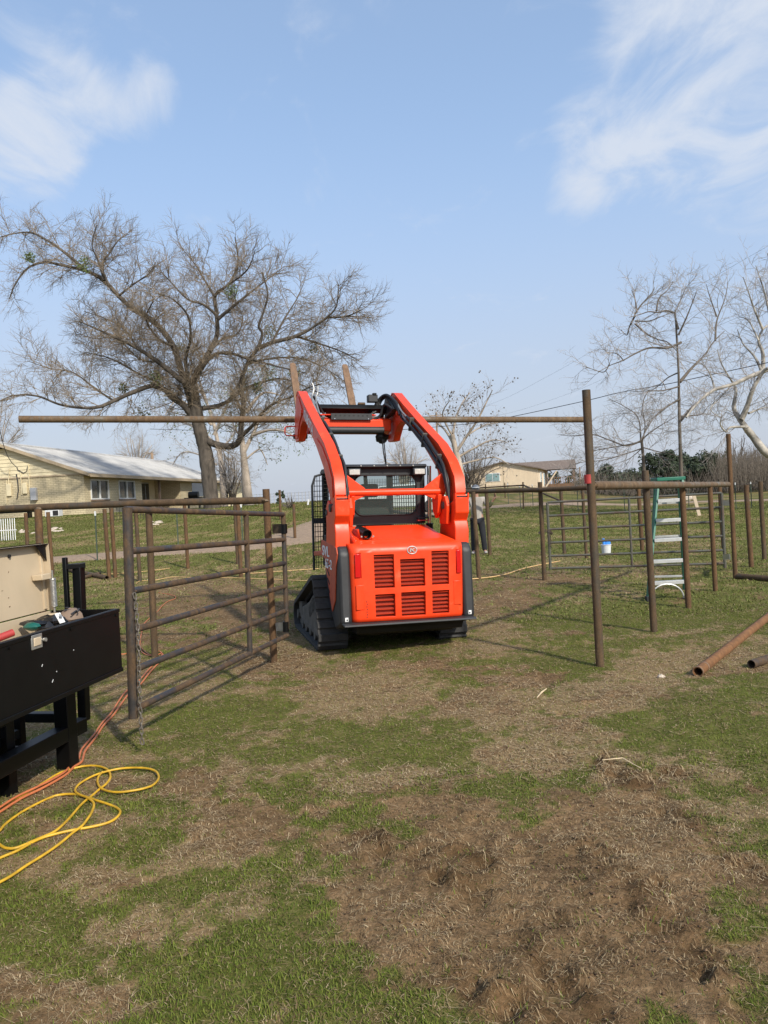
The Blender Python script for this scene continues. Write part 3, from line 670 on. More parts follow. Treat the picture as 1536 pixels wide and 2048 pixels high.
# unrailed posts set in the ground
GR = 'bare pipe posts set in the grass'
for b, t, r, mt, lab in (
    ((58, 1150), (52, 1026), .043, 'rust', 'thin rusty post left of the thick one above the open tool box lid'),
    ((105, 1150), (95, 1024), .045, 'rust', 'rusty post just right of the thick one above the open tool box lid'),
    ((218.5, 1157), (208, 1018), .044, 'rust', 'rusty bare post left of a close pair between tool box and gate stile'),
    ((231, 1155), (222, 1016), .044, 'rust', 'rusty bare post right of a close pair between tool box and gate stile'),
    ((280, 1163), (271, 1013), .041, 'rustdark', 'bare post seen through the gate just beside its latch stile'),
    ((376, 1137), (369, 1006), .042, 'rust', 'lone rusty post seen through the middle of the open gate'),
    ((476, 1128), (470, 1001), .046, 'rustdark', 'farther brown post of the touching pair right of the gate middle stile'),
    ((482, 1156), (476, 1001), .043, 'rust', 'nearer post of the touching pair right of the gate middle stile'),
    ((590, 1078), (588, 1008), .045, 'rust', 'rusty post beside the gravel drive left of the loader'),
    ((561.5, 1040), (559.5, 980), .050, 'rust', 'rusty post in front of the small dark cedar bush'),
    ((1284.5, 1101), (1275, 968), .047, 'rust', 'rusty post behind the closed gate left of the green ladder'),
    ((1447, 1096), (1437, 966), .046, 'rust', 'rusty post just behind the hinge end of the closed gate'),
    ((1503, 1135), (1489, 970), .043, 'rust', 'second post from the right edge of the photo with a notched top'),
    ((1529, 1118), (1519, 963), .043, 'rustdark', 'dark post nearest to the right edge of the photo'),
    ((1610, 1150), (1600, 960), .043, 'rustdark', 'dark post past the right end of the bare post row')):
    post_mesh(b, t, r, M[mt], None, 'pipe_post', label=lab, cat='post', group=GR)

# loose pipes on the ground
def ground_pipe(a, b, r, mat, label, n=10):
    a = gp(*a); b = gp(*b); a.z += r; b.z = max(b.z, 0) + r
    mb = MB().ringtube(a, b, r, r * .86, 24); o = mb.build('loose_pipe', M[mat], None, 50); o.data.transform(Matrix.Translation(-a)); o.location = a
    return tag(o, label, 'pipe', 'loose pipes on the ground')
ground_pipe((1396, 1351), (1640, 1158), .040, 'rustorange', 'orange rusty pipe lying on the grass with its open end facing the camera')
ground_pipe((1503, 1337), (1700, 1272), .036, 'gate', 'dark grey pipe lying at the right edge of the photo')
ground_pipe((1474, 1158), (1640, 1172), .046, 'rustdark', 'brown pipe lying level at the foot of the far tall post')
ground_pipe((214, 1160), (140, 1144), .05, 'rustdark', 'brown pipe on the grass just right of the black trailer frame')
ground_pipe((150, 1163), (200, 1150), .04, 'rustdark', 'short brown pipe crossed under the one right of the trailer frame')

lp = [o for o in COL.objects if o.get('category') == 'pipe'][0]
pa_, pb_ = gp(1396, 1351), gp(1640, 1158); pa_.z += .04; pb_.z = max(pb_.z, 0) + .04; pd_ = (pb_ - pa_).normalized()
for k_, (s_a, s_b) in enumerate(((.17, .20), (-.002, .02))):
    o = MB().ringtube(pd_ * s_a, pd_ * s_b, .0435, .0395, 24).build('pipe_collar', M['forkrust'], None, 50, .003); o.parent = lp
# ------------------------------------------------------------------ tool trailer
A = V3(P(237, 1219, 4.6)); B = V3(P(0, 1284, 3.56)); zt = (A.z + B.z) / 2; A.z = B.z = zt
u = (B - A).normalized(); C = V3(onplane(125, 1215, zt)); w = (C - A); w = (w - u * w.dot(u)).normalized(); dep = (C - A).dot(w)
hgt = .385; LEN = 2.1
tt = empty('tool_trailer', gp(137, 1537), label='black tool trailer with its tan lined tool box open at the left edge', cat='trailer')
def bx(name, c, s, mat, bev=.003, parent=tt, R=None, lab=None):
    if R is None: R = Matrix((u, w, Vector((0, 0, 1)))).transposed()
    o = MB().box(c, s, R).build(name, M[mat], None, 30, bev, lab)
    if parent is tt: W(o, tt)
    else: o.parent = parent
    return o
Z = Vector((0, 0, 1))
bx('box_front', A + u * LEN / 2 - Z * hgt / 2, (LEN, .006, hgt), 'black')
bx('box_end', A + w * dep / 2 - Z * hgt / 2 + u * .003, (.006, dep, hgt), 'black')
bx('box_back', A + w * dep + u * LEN / 2 - Z * hgt / 2, (LEN, .006, hgt), 'tan')
bx('box_floor', A + w * dep / 2 + u * LEN / 2 - Z * (hgt - .004), (LEN - .014, dep - .014, .006), 'tan')
bx('box_front_lining', A + w * .008 + u * LEN / 2 - Z * (hgt / 2 + .004), (LEN - .02, .004, hgt - .02), 'tan')
bx('box_rim', A + w * .012 + u * LEN / 2 - Z * .002, (LEN, .026, .006), 'black')
# lid, standing open on the hinge line
Hn = A + w * (dep + .012) + Z * .004; lh = .415; tilt = Vector(w) * .04 + Z; tilt.normalize()
Rl = Matrix((u, tilt.cross(u).normalized(), tilt)).transposed()
lid = MB().box(Hn + tilt * lh / 2 + u * LEN / 2 + w * .012, (LEN, .004, lh), Rl).build('lid', M['tan'], None, 30); W(lid, tt)
W(MB().box(Hn + tilt * lh / 2 + u * LEN / 2 + w * .017, (LEN + .01, .004, lh + .01), Rl).build('lid_skin', M['black'], None, 30), tt)
W(MB().box(Hn + tilt * (lh - .003) + u * LEN / 2 - w * .012, (LEN, .05, .005), Rl).build('lid_top_lip', M['black'], None, 30), tt)
W(MB().box(Hn + tilt * lh / 2 + u * .004 - w * .012, (.005, .05, lh), Rl).build('lid_side_lip', M['tan'], None, 30), tt)
W(MB().box(Hn + tilt * lh / 2 + u * .030 + w * .006, (.022, .012, lh - .02), Rl).build('lid_stiffener', M['tan'], None, 30, .002), tt)
gs = MB(); q = Hn + tilt * (lh - .008) + u * .01 - w * .02; gs.add([q, q + u * .09, q - tilt * .10, q + w * .004, q + u * .09 + w * .004, q - tilt * .10 + w * .004], [(0, 1, 2), (5, 4, 3), (0, 3, 4, 1), (1, 4, 5, 2), (2, 5, 3, 0)])
W(gs.build('corner_gusset', M['black'], None, 20), tt)
W(MB().tube([Hn + tilt * (lh - .05) + u * .32 + w * .006, Hn + tilt * (lh - .05) + u * .32 - w * .004], .010, 10).build('lid_hole', M['dark'], None), tt)
br = Hn + tilt * .215 + u * .085 - w * .03
W(MB().box(br, (.10, .07, .035), Rl).build('strut_bracket', M['tan'], None, 30, .004), tt)
s0 = br - u * .035 - w * .045 + Z * .035; s1 = Hn + u * .045 - w * .065 - Z * .01
sp = W(MB().tube([s0, s1], .006, 10).build('lid_strut', M['zinc'], None), tt)
hel = []; dd = s1 - s0; xx = dd.normalized().orthogonal().normalized(); yy = dd.normalized().cross(xx)
for i in range(22 * 10): a = i / 10 * 2 * math.pi; hel.append(s0 + dd * (.18 + .68 * i / 220) + (xx * math.cos(a) + yy * math.sin(a)) * .016)
W(MB().tube(hel, .0036, 5).build('strut_spring', M['zinc'], None, 60), tt)
W(MB().box(s1 - Z * .012 + u * .03, (.06, .05, .018), Rl).build('strut_foot', M['tan'], None, 30, .004), tt)
# paddle latch on the front face
def front(px, py, out=0.0):
    d = V3(ray(px, py)); o = V3(CAM); n = Vector(w); t = (A - o).dot(n) / d.dot(n); return o + d * t - n * out
lc = front(71, 1283, .006); lt = W(MB().box(lc, (.085, .008, .075), Matrix((u, w, Z)).transposed()).build('paddle_latch', M['zinc'], None, 30, .003), tt)
W(MB().box(lc - w * .006, (.055, .006, .042), Matrix((u, w, Z)).transposed()).build('latch_recess', M['tan'], None, 30, .003), tt)
W(MB().tube([lc - w * .006 - u * .05, lc - w * .02 - u * .05], .010, 12).build('lock_cylinder', M['zinc'], None), tt)
for px, py, l in ((83, 1331, .014), (104, 1362, .018), (146, 1300, .005), (112, 1343, .006)):
    c = front(px, py, .0042); W(MB().box(c, (l, .0012, .004), Matrix((u, w, Z)).transposed() @ Matrix.Rotation(.9, 3, 'Y')).build('paint_chip', M['white'], None), tt)
for k in range(14):
    q = Hn + tilt * random.uniform(.04, .38) + u * random.uniform(.06, .75) + w * .0085
    W(MB().box(q, (random.uniform(.003, .012), .0012, random.uniform(.002, .006)), Rl @ Matrix.Rotation(random.uniform(-1, 1), 3, 'Y')).build('rust_spot', M['rust'], None), tt)
for s_a in (.04, .5, 1.0, 1.5): W(MB().tube([A + u * s_a - Z * .035 - w * .003, A + u * s_a - Z * .035 - w * .010], .008, 10).build('rivet', M['black'], None), tt)
W(MB().bar(A - Z * (hgt - .012) - w * .006, A + u * LEN - Z * (hgt - .012) - w * .006, .008, .024).build('bottom_flange', M['black'], None, 30, .002), tt)
W(MB().bar(A - Z * .010 - w * .005, A + u * LEN - Z * .010 - w * .005, .008, .02).build('top_flange', M['black'], None, 30, .002), tt)
bx('end_clip', A - u * .012 - Z * .22 + w * .1, (.02, .03, .04), 'black')
# legs and beams
def sq(name, a, b, s, mat='black'): return W(MB().bar(a, b, s, s, up=w).build(name, M[mat], None, 30, .004), tt)
gl = gp(137, 1537); gl2 = gl.copy(); gl2.z = zt - hgt; sq('leg', gl - Z * .02, gl2, .095)
sq('leg', gl + u * .42 + w * .10 - Z * .02, gl2 + u * .42 + w * .10, .07); sq('leg', gl + u * .14 + w * .22 + Z * .2, gl2 + u * .14 + w * .22, .05)
sq('leg', gl + u * 1.4 - Z * .02, gl2 + u * 1.4, .095)
sq('side_beam', gl - u * .16 + w * .0 + Z * .235, gl + u * 1.9 + Z * .235, .09)
sq('side_beam', gl + u * -.05 + w * .55 + Z * .24, gl + u * 1.9 + w * .55 + Z * .24, .09)
sq('cross_beam', gl + w * .05 + Z * .30 - u * .1, gl + w * .9 + Z * .30 - u * .1, .06)
sq('cross_beam', gl + w * .05 + Z * .45 + u * .5, gl + w * .9 + Z * .45 + u * .5, .06)
sq('lower_beam', gl + u * .1 + w * .3 + Z * .13, gl + u * 2.0 - w * .05 + Z * .13, .1)
W(MB().box(gl + u * 1.05 + w * .45 + Z * .32, (1.5, .7, .05), Matrix((u, w, Z)).transposed()).build('deck', M['black'], None, 30), tt)
W(MB().box(gl + u * 1.1 + w * .3 + Z * .44, (.5, .35, .22), Matrix((u, w, Z)).transposed()).build('battery_case', M['black'], None, 30, .02), tt)
up1 = V3(P(134, 1214, 5.2)); sq('upright', up1 - Z * .8, V3(P(129.5, 1115, 5.2)), .030)
up2 = V3(P(155, 1214, 5.25)); sq('upright', up2 - Z * .8, V3(P(157, 1134, 5.25)), .062)
sq('top_plate', V3(P(131, 1134, 5.2)), V3(P(171, 1130, 5.25)), .036)
# things in the box
def inbox(px, py, dz, ww): d = V3(ray(px, py)); o = V3(CAM); z = zt + dz; return o + d * ((z - o.z) / d.z)
bag = MB()
c0 = inbox(92, 1240, -.02, 0)
for i in range(9): bag.blobm(c0 + u * random.uniform(-.10, .08) + w * random.uniform(-.05, .05) + Z * random.uniform(-.05, .0), (random.uniform(.04, .08), random.uniform(.03, .06), random.uniform(.02, .04)), 9, 6, .22)
tag(bag.build('plastic_bag', M['bagblack'], None, 30), 'crumpled glossy black plastic bag lying in the open tool box', 'bag')
tg = MB().box(inbox(120, 1236, .035, 0), (.045, .003, .06), Matrix((u, w, Z)).transposed() @ Matrix.Rotation(-.5, 3, 'X')); o = tg.build('paper_tag', M['sign'], None); tag(o, 'small white barcode tag on the black bag', 'tag')
k_ = MB()
for i in range(5): k_.box(inbox(120, 1236, .035, 0) - w * .0035 + Z * (.02 - .006 * i), (.026, .002, .0025), Matrix((u, w, Z)).transposed() @ Matrix.Rotation(-.5, 3, 'X'))
k_.build('printed_lines', M['dark'], o)
tag(MB().blobm(inbox(64, 1253, -.03, 0), (.05, .035, .025), 9, 6, .15).build('teal_bottle', M['tealplastic'], None, 40), 'teal green plastic bottle under the black bag', 'bottle')
tag(MB().blobm(inbox(142, 1233, -.03, 0), (.07, .06, .05), 10, 7, .15).build('burlap_bundle', M['trim'], None, 40), 'brown rough bundle in the far corner of the tool box', 'bundle')
ha_ = inbox(-30, 1287, -.02, 0); hb_ = inbox(26, 1265, .01, 0); tag(MB().tube([ha_, hb_], .019, 14).build('tool_handle', M['redpaint'], None, 50), 'dark red round tool handle poking from the open tool box', 'tool')  # a round red handle only, the kind of tool is unknown
sr = MB(); 
for i in range(7): a = inbox(150 + i * 3, 1222 + (i % 3) * 4, -.01, 0); sr.tube([inbox(150, 1226, -.012, 0), (a + inbox(150, 1226, -.012, 0)) / 2 + Z * .02, a + u * random.uniform(-.05, .05) + w * .05 + Z * random.uniform(0, .03)], .005, 6)
tag(sr.build('cable_ends', M['cable'], None, 60), 'black cable ends at the far corner of the tool box', 'cable')

# ------------------------------------------------------------------ hoses and cords on the grass
def smooth_path(pts, n=8):
    pts = [np.array(p, float) for p in pts]; out = []
    for i in range(len(pts) - 1):
        p0 = pts[max(i - 1, 0)]; p1 = pts[i]; p2 = pts[i + 1]; p3 = pts[min(i + 2, len(pts) - 1)]
        for k in range(n):
            t = k / n; out.append(.5 * ((2 * p1) + (-p0 + p2) * t + (2 * p0 - 5 * p1 + 4 * p2 - p3) * t * t + (-p0 + 3 * p1 - 3 * p2 + p3) * t ** 3))
    out.append(pts[-1]); return out
def cord(mb, pts, r, lift=0.0, sides=8, n=8):
    out = []
    for k, q in enumerate(smooth_path(pts, n)):
        g = ground_at(q[0], q[1]); out.append([g[0], g[1], Gz(g[0], g[1])])
    zz_ = np.array([o_[2] for o_ in out]); kk_ = 9; zp = np.pad(zz_, kk_, mode='edge'); zs = np.convolve(zp, np.ones(2 * kk_ + 1) / (2 * kk_ + 1), 'valid')
    xy = np.array([o_[:2] for o_ in out]); out = [(a_[0], a_[1], z_ + r + lift + .006) for a_, z_ in zip(xy, zs)]
    mb.tube(out, r, sides); return mb
z4 = lambda L: [(a / 3.657, 1480 + b / 3.657) for a, b in L]
z5 = lambda L: [(a / 4.097, 1060 + b / 4.097) for a, b in L]
z6 = lambda L: [(220 + a / 3.79, 960 + b / 3.79) for a, b in L]
h = MB()
cord(h, z4([(-140, 570), (0, 505), (120, 440), (240, 380), (330, 320), (420, 265), (510, 230), (620, 207), (720, 209), (790, 238), (808, 290), (780, 335), (720, 385), (660, 440), (590, 505), (520, 590), (440, 670), (380, 712), (280, 755), (130, 815), (50, 820), (0, 795), (-60, 740), (0, 690), (40, 640), (150, 550), (280, 475), (400, 420), (520, 407), (600, 425), (700, 465), (800, 502), (868, 535), (878, 568), (840, 608), (770, 638), (650, 665), (520, 690), (400, 720), (280, 758), (130, 835), (0, 885), (-140, 950)]), .0070)
cord(h, z4([(750, 262), (722, 300), (715, 335), (735, 375), (790, 405), (860, 418), (950, 411), (1060, 388), (1130, 352), (1162, 305), (1145, 262), (1090, 238), (1000, 230), (900, 234), (800, 252), (700, 285), (620, 325), (565, 365), (552, 400), (590, 430), (650, 462), (688, 505), (675, 565), (640, 620), (600, 668), (540, 715), (440, 800), (330, 875), (200, 950), (90, 1020), (0, 1068), (-120, 1130)]), .0067, .008)
tag(h.build('garden_hose', M['yellow'], None, 70), 'yellow hose lying in loose loops on the grass at the lower left', 'hose')
oc = [(-120, 625), (0, 548), (150, 452), (300, 378), (420, 312), (490, 268), (545, 216), (600, 176)]
full = z4(oc) + z5([(700, 1835), (790, 1722), (850, 1632), (930, 1545), (1000, 1440), (1060, 1360), (1150, 1285), (1225, 1195), (1300, 1115)]) + [(330, 1318)]
h = MB(); cord(h, full, .0078, .004)
cord(h, [(a - 5 - 2 * math.sin(i * 1.1), b - 3) for i, (a, b) in enumerate(full)], .0072, .010)
tag(h.build('twin_hose', M['orangecord'], None, 70), 'pair of orange red hoses running from behind the gate past the trailer leg', 'hose')
h = MB(); cord(h, [(330, 1318), (318, 1305), (300, 1312)] + z6([(200, 1262), (110, 1330), (-60, 1305)]), .006)
cord(h, [(322, 1310)] + z6([(315, 1345), (230, 1290), (250, 1120), (300, 1060), (360, 1008), (400, 960), (440, 928), (495, 905), (480, 880), (360, 858)]), .006)
tag(h.build('cord', M['orangecord'], None, 70), 'thin orange cord winding over bare soil behind the open gate', 'cord')
h = MB(); cord(h, z6([(200, 790), (230, 770), (350, 765), (470, 738), (600, 742), (870, 745), (1100, 752), (1400, 766)]) + [(640, 1165)], .008)
tag(h.build('cord', M['palecord'], None, 70), 'pale cord lying straight across the grass behind the gate toward the loader', 'cord')
h = MB(); cord(h, [(700, 1175), (935, 1160), (955, 1158), (985, 1155), (1015, 1149), (1045, 1139), (1085, 1130), (1120, 1123)], .011)
tag(h.build('cord', M['palecord'], None, 70), 'pale cord curving from the loader to the latch post of the far gate', 'cord')
h = MB(); cord(h, [(180, 1150), (230, 1149), (300, 1143), (340, 1137)], .008); cord(h, [(480, 1150), (570, 1143), (640, 1138)], .008)
tag(h.build('cord', M['palecord'], None, 70), 'yellowish line on the green grass left of the loader', 'cord')

# ------------------------------------------------------------------ step ladder
fl = V3(gp(1295, 1201)); fr = V3(gp(1376, 1198)); la = empty('step_ladder', (fl + fr) / 2, label='green step ladder with white aluminium steps standing behind the fence posts', cat='ladder')
tl = V3(P(1316, 962, fl.y + .42)); tr = tl + (fr - fl).normalized() * .325; bl = V3(gp(1311, 1184)); brr = V3(gp(1382, 1183))
def lbar(n, a, b, s1, s2, mt): return W(MB().bar(a, b, s1, s2, up=(0, 1, 0)).build(n, M[mt], None, 30, .003), la)
lbar('front_rail', fl, tl, .028, .075, 'ladder'); lbar('front_rail', fr, tr, .028, .075, 'ladder')
lbar('rear_rail', bl + Vector((0, .25, 0)), tl + Vector((0, .12, -.03)), .022, .045, 'ladder'); lbar('rear_rail', brr + Vector((0, .25, 0)), tr + Vector((0, .12, -.03)), .022, .045, 'ladder')
for py in (1002, 1042, 1081, 1123, 1165):
    uu = (1201 - py) / (1201 - 962.0); a = fl + (tl - fl) * uu; b = fr + (tr - fr) * uu
    W(MB().box((a + b) / 2 + Vector((0, .0, 0)), ((b - a).length, .085, .028)).build('step', M['alu'], None, 30, .004), la)
    W(MB().box((a + b) / 2 + Vector((0, -.043, -.010)), ((b - a).length, .006, .046)).build('step_lip', M['alu'], None, 30, .002), la)
for uu in (.13, .5, .8):
    a = bl + (tl - bl) * uu + Vector((0, .24 - .1 * uu, 0)); b = brr + (tr - brr) * uu + Vector((0, .24 - .1 * uu, 0)); lbar('rear_brace', a, b, .03, .02, 'alu')
W(MB().box((tl + tr) / 2 + Vector((0, .07, .02)), ((tr - tl).length + .08, .26, .05)).build('top_cap', M['ladder'], None, 30, .008), la)
c = (fl + fr) / 2; pts = []
for i in range(13): a = math.pi * i / 12; pts.append(c + Vector((-math.cos(a) * .23, .02, .02 + math.sin(a) * .20)))
W(MB().tube(pts, .011, 8).build('foot_arch', M['alu'], None), la)
for a in (fl, fr): lbar('foot_pad', a, a + Vector((0, 0, .07)), .045, .09, 'blackplastic')

# bucket with supplies
bp = gp(1213, 1110); bk = empty('bucket', bp, label='white plastic bucket of blue supplies on the grass behind the closed gate', cat='bucket')
W(MB().tube([bp + Vector((0, 0, .0)), bp + Vector((0, 0, .24))], [.095, .112], 20).build('pail', M['white'], None, 50), bk)
W(MB().tube([bp + Vector((0, 0, .228)), bp + Vector((0, 0, .242))], .118, 20).build('rim', M['white'], None, 50), bk)
mb = MB(); mb.blobm(bp + Vector((.03, 0, .28)), (.07, .06, .06), 10, 6, .2); mb.tube([bp + Vector((-.04, 0, .2)), bp + Vector((-.06, 0, .38))], .03, 10)
tag(mb.build('blue_bottles', M['blueplastic'], None, 40), 'blue bottles and wipes sticking out of the white bucket', 'supplies')
p = gp(1322, 1352); tag(MB().blobm(p + Vector((0, 0, .012)), (.035, .025, .022), 8, 6, .25).build('rock', M['stone'], None, 20), 'small pale stone on the dry grass near the orange pipe', 'rock')
a, b = gp(1074, 1397), gp(1093, 1379); tag(MB().tube([a + Z * .012, (a + b) / 2 + Z * .02, b + Z * .014], [.004, .007, .004], 7).build('stick', M['dry'], None, 40), 'small pale stick lying in the grass left of the tall post', 'stick')
a, b = gp(1205, 1531), gp(1283, 1535); m_ = gp(1245, 1524); tag(MB().tube([a + Z * .02, m_ + Z * .04, b + Z * .015], [.0025, .004, .002], 6).build('stick', M['dry'], None, 40), 'long curved pale stalk over the rough soil at the right', 'stick')
# ------------------------------------------------------------------ compact track loader (local axes: x right, y forward, z up)
ld = empty('track_loader', (.0217, 8.082, -.006), (0, math.radians(1.8), math.radians(15)), 'orange compact track loader with raised arms and forks carrying a long pipe', 'loader')
c = .045
def lb(name, mb, mat, bevel=0, smooth=35, parent=None, label=None): return mb.build(name, M[mat], parent or ld, smooth, bevel, label)
# --- tracks
def belt_path(n=200):
    wh = [(.10, .135, .13), (1.62, .165, .16), (.34, .62, .125)]     # rear idler, front idler, sprocket: y, z, radius
    hull = []
    for (y, z, r) in wh:
        for k in range(60): a = 2 * math.pi * k / 60; hull.append((y + r * math.cos(a), z + r * math.sin(a)))
    hull += [(-.12 + .24, 0.006), (1.5, .006)]
    pts = sorted(set(hull))
    def half(ps):
        o = []
        for p in ps:
            while len(o) > 1 and (o[-1][0] - o[-2][0]) * (p[1] - o[-2][1]) - (o[-1][1] - o[-2][1]) * (p[0] - o[-2][0]) <= 0: o.pop()
            o.append(p)
        return o
    h = half(pts)[:-1] + half(pts[::-1])[:-1]
    h = np.array(h); seg = np.linalg.norm(np.roll(h, -1, 0) - h, axis=1); L = seg.sum(); cum = np.concatenate([[0], np.cumsum(seg)])
    out = []
    for k in range(n):
        s = L * k / n; i = np.searchsorted(cum, s, 'right') - 1; t = (s - cum[i]) / seg[i]; out.append(h[i] * (1 - t) + h[(i + 1) % len(h)] * t)
    return np.array(out), L
bp_, BL = belt_path(160)
def normals(p): t = np.roll(p, -1, 0) - np.roll(p, 1, 0); t /= np.linalg.norm(t, axis=1)[:, None]; return np.stack([t[:, 1], -t[:, 0]], 1), t
bn, bt = normals(bp_)
for sx in (-1, 1):
    xo = sx * .82 if sx < 0 else .845; xi = xo - sx * .32
    n = len(bp_); V = []; Fq = []
    for off, x_ in ((0.0, xo), (0.0, xi), (-.028, xi), (-.028, xo)):
        q = bp_ + bn * off; V += [(x_, a, b) for a, b in q]
    for k in range(4):
        for i in range(n): j = (i + 1) % n; k2 = (k + 1) % 4; Fq.append((k * n + i, k * n + j, k2 * n + j, k2 * n + i))
    tr = MB().add(V, Fq); tro = lb('track', tr, 'rubber', 0, 40)
    NL = 37; prof = [(-.043, 0), (.043, 0), (.034, .020), (-.034, .020)]
    lug = MB().prism([(0, 0)] * 0 + prof, 0, -.158, .158).mesh('tread_lug', M['rubber'], 30)
    for k in range(NL):
        i = int(k * n / NL) % n; p = bp_[i]; nn = bn[i]
        o = bpy.data.objects.new('tread_lug', lug); COL.objects.link(o); o.parent = tro
        # local y -> tangent, local z -> outward normal
        R = Matrix(((1, 0, 0), (0, bt[i][0], nn[0]), (0, bt[i][1], nn[1])))
        o.matrix_local = Matrix.Translation(((xo + xi) / 2, p[0], p[1])) @ R.to_4x4()
    # inner guide teeth, rollers, idlers, sprocket, frame
    xm = (xo + xi) / 2
    for (y, z, r, nm) in ((.10, .135, .10, 'idler_wheel'), (1.62, .165, .13, 'idler_wheel'), (.34, .62, .10, 'sprocket')):
        mb = MB().tube([(xm - .09, y, z), (xm + .09, y, z)], r, 28); mb.tube([(xm - .13, y, z), (xm + .13, y, z)], r * .45, 20)
        lb(nm, mb, 'dustdark', .005)
    for y in (.45, .75, 1.05, 1.32):
        mb = MB().tube([(xm - .12, y, .095), (xm + .12, y, .095)], .065, 20); lb('track_roller', mb, 'dustdark', .004)
    tg_ = MB()
    for k in range(0, n, 3):
        p = bp_[k] - bn[k] * .045; tg_.box((xo - sx * .10, p[0], p[1]), (.03, .035, .035)); tg_.box((xi + sx * .10, p[0], p[1]), (.03, .035, .035))
    o = lb('guide_teeth', tg_, 'rubber'); tag(o, kind='stuff')
    x1 = xo - sx * .045; x2 = xo - sx * .20
    lb('track_frame', MB().prism([(.16, .12), (.30, .09), (1.35, .09), (1.52, .16), (1.50, .28), (1.25, .31), (.80, .42), (.55, .52), (.40, .54), (.24, .40), (.14, .24)], 0, min(x1, x2), max(x1, x2)), 'dustdark', .015)
    for k in range(5): y = .42 + k * .07; lb('frame_rib', MB().bar((x1 - sx * -.006, y + .06, .50 - k * .035), (x1 + sx * .006, y, .38 - k * .03), .02, .012), 'dustdark')
    lb('frame_cover', MB().prism([(1.30, .19), (1.52, .19), (1.56, .33), (1.33, .36)], 0, min(x1 + sx * .006, x1 - sx * .06), max(x1 + sx * .006, x1 - sx * .06)), 'dustdark', .01)

# --- chassis, rear fascia
lb('chassis', MB().box((c, .65, .50), (.92, 1.9, .50)), 'blackplastic', .02)
lb('chassis_pan', MB().prism([(-.40, .20), (1.5, .2), (1.6, .34), (-.46, .33)], 0, c - .50, c + .50), 'black', .01)
lb('rear_bumper', MB().prism([(-.575, .335), (-.30, .345), (-.30, .22), (-.52, .235)], 0, c - .56, c + .56), 'black', .008)
lb('bumper_lip', MB().prism([(-.60, .322), (-.30, .335), (-.30, .352), (-.595, .344)], 0, c - .70, c + .69), 'blackplastic', .006)
for sx in (-1, 1):
    lb('corner_guard', MB().prism([(-.50, .345), (-.44, 1.04), (-.38, 1.11), (.30, 1.12), (.30, .60), (-.05, .35), (-.20, .24), (-.42, .30)], 0, *(sorted((c + sx * .595, c + sx * .715)))), 'blackplastic', .03)
    st = MB().box((c + sx * (.655), -.502 + .0, .385), (.032, .004, .04)); s_o = lb('sticker', st, 'sign')
    lb('sticker_mark', MB().box((c + sx * .652, -.5055, .38), (.014, .002, .018)), 'dark', 0, 30, s_o)
# orange rear door with six openings
xs_v = [(-.318, -.112), (-.048, .212), (.285, .472)]
top_v = [(.683, 1.02), (.686, .965), (.69, 1.035)]; bot_v = [(.395, .622), (.390, .630), (.395, .630)]
Wd, zb, zt_ = .60, .345, 1.135
def rdoor(x, z):
    dxe = Wd - abs(x - c); y = -.53
    r = .075
    if dxe < r: y += (r - math.sqrt(max(r * r - (r - dxe) ** 2, 0))) * 1.0
    dz = zt_ - z
    if dz < .09: y += (.09 - math.sqrt(max(.09 ** 2 - (.09 - dz) ** 2, 0)))
    dz = z - zb
    if dz < .05: y += (.05 - math.sqrt(max(.05 ** 2 - (.05 - dz) ** 2, 0))) * .7
    y += .02 * ((x - c) / Wd) ** 2 + .03 * max(0, z - .6)
    return y
xl = [c - Wd, c + Wd] + [c - Wd + k for k in (.004, .012, .025, .045, .075)] + [c + Wd - k for k in (.004, .012, .025, .045, .075)]
for a, b in xs_v: xl += [a, b, a - .012, b + .012, a + .012, b - .012, (a + b) / 2]
zl = [zb, zt_] + [zb + k for k in (.004, .012, .028, .05)] + [zt_ - k for k in (.003, .012, .03, .055, .09)]
for a, b in top_v + bot_v: zl += [a, b, a - .012, b + .012]
# tail-light pockets as openings too
lights = [(c - .562, c - .494), (c + .505, c + .562)]
for a, b in lights: xl += [a, b]
zl += [.79, 1.045]
xl = sorted(set(round(k, 4) for k in xl)); zl = sorted(set(round(k, 4) for k in zl))
holes = [(xs_v[i], top_v[i]) for i in range(3)] + [(xs_v[i], bot_v[i]) for i in range(3)] + [(l, (.79, 1.045)) for l in lights]
def inhole(x, z): return any(a < x < b and p < z < q for (a, b), (p, q) in holes)
def skew(x, z): return x + (x - c) * .035 * (z - .7)
V = []; idx = {}; Fq = []
for i, x_ in enumerate(xl):
    for j, z_ in enumerate(zl): idx[i, j] = len(V); V.append((skew(x_, z_), rdoor(x_, z_), z_))
nb = len(V)
V += [(v[0], v[1] + .045, v[2]) for v in V]
def cell(i, j): return 0 <= i < len(xl) - 1 and 0 <= j < len(zl) - 1 and not inhole((xl[i] + xl[i + 1]) / 2, (zl[j] + zl[j + 1]) / 2)
for i in range(len(xl) - 1):
    for j in range(len(zl) - 1):
        if not cell(i, j): continue
        a, b, d, e = idx[i, j], idx[i + 1, j], idx[i + 1, j + 1], idx[i, j + 1]
        Fq.append((a, b, d, e)); Fq.append((a + nb, e + nb, d + nb, b + nb))
        for (di, dj, p, q) in ((0, -1, a, b), (1, 0, b, d), (0, 1, d, e), (-1, 0, e, a)):
            if not cell(i + di, j + dj): Fq.append((q, p, p + nb, q + nb))
door = lb('rear_door', MB().add(V, Fq), 'orange', .004, 32)
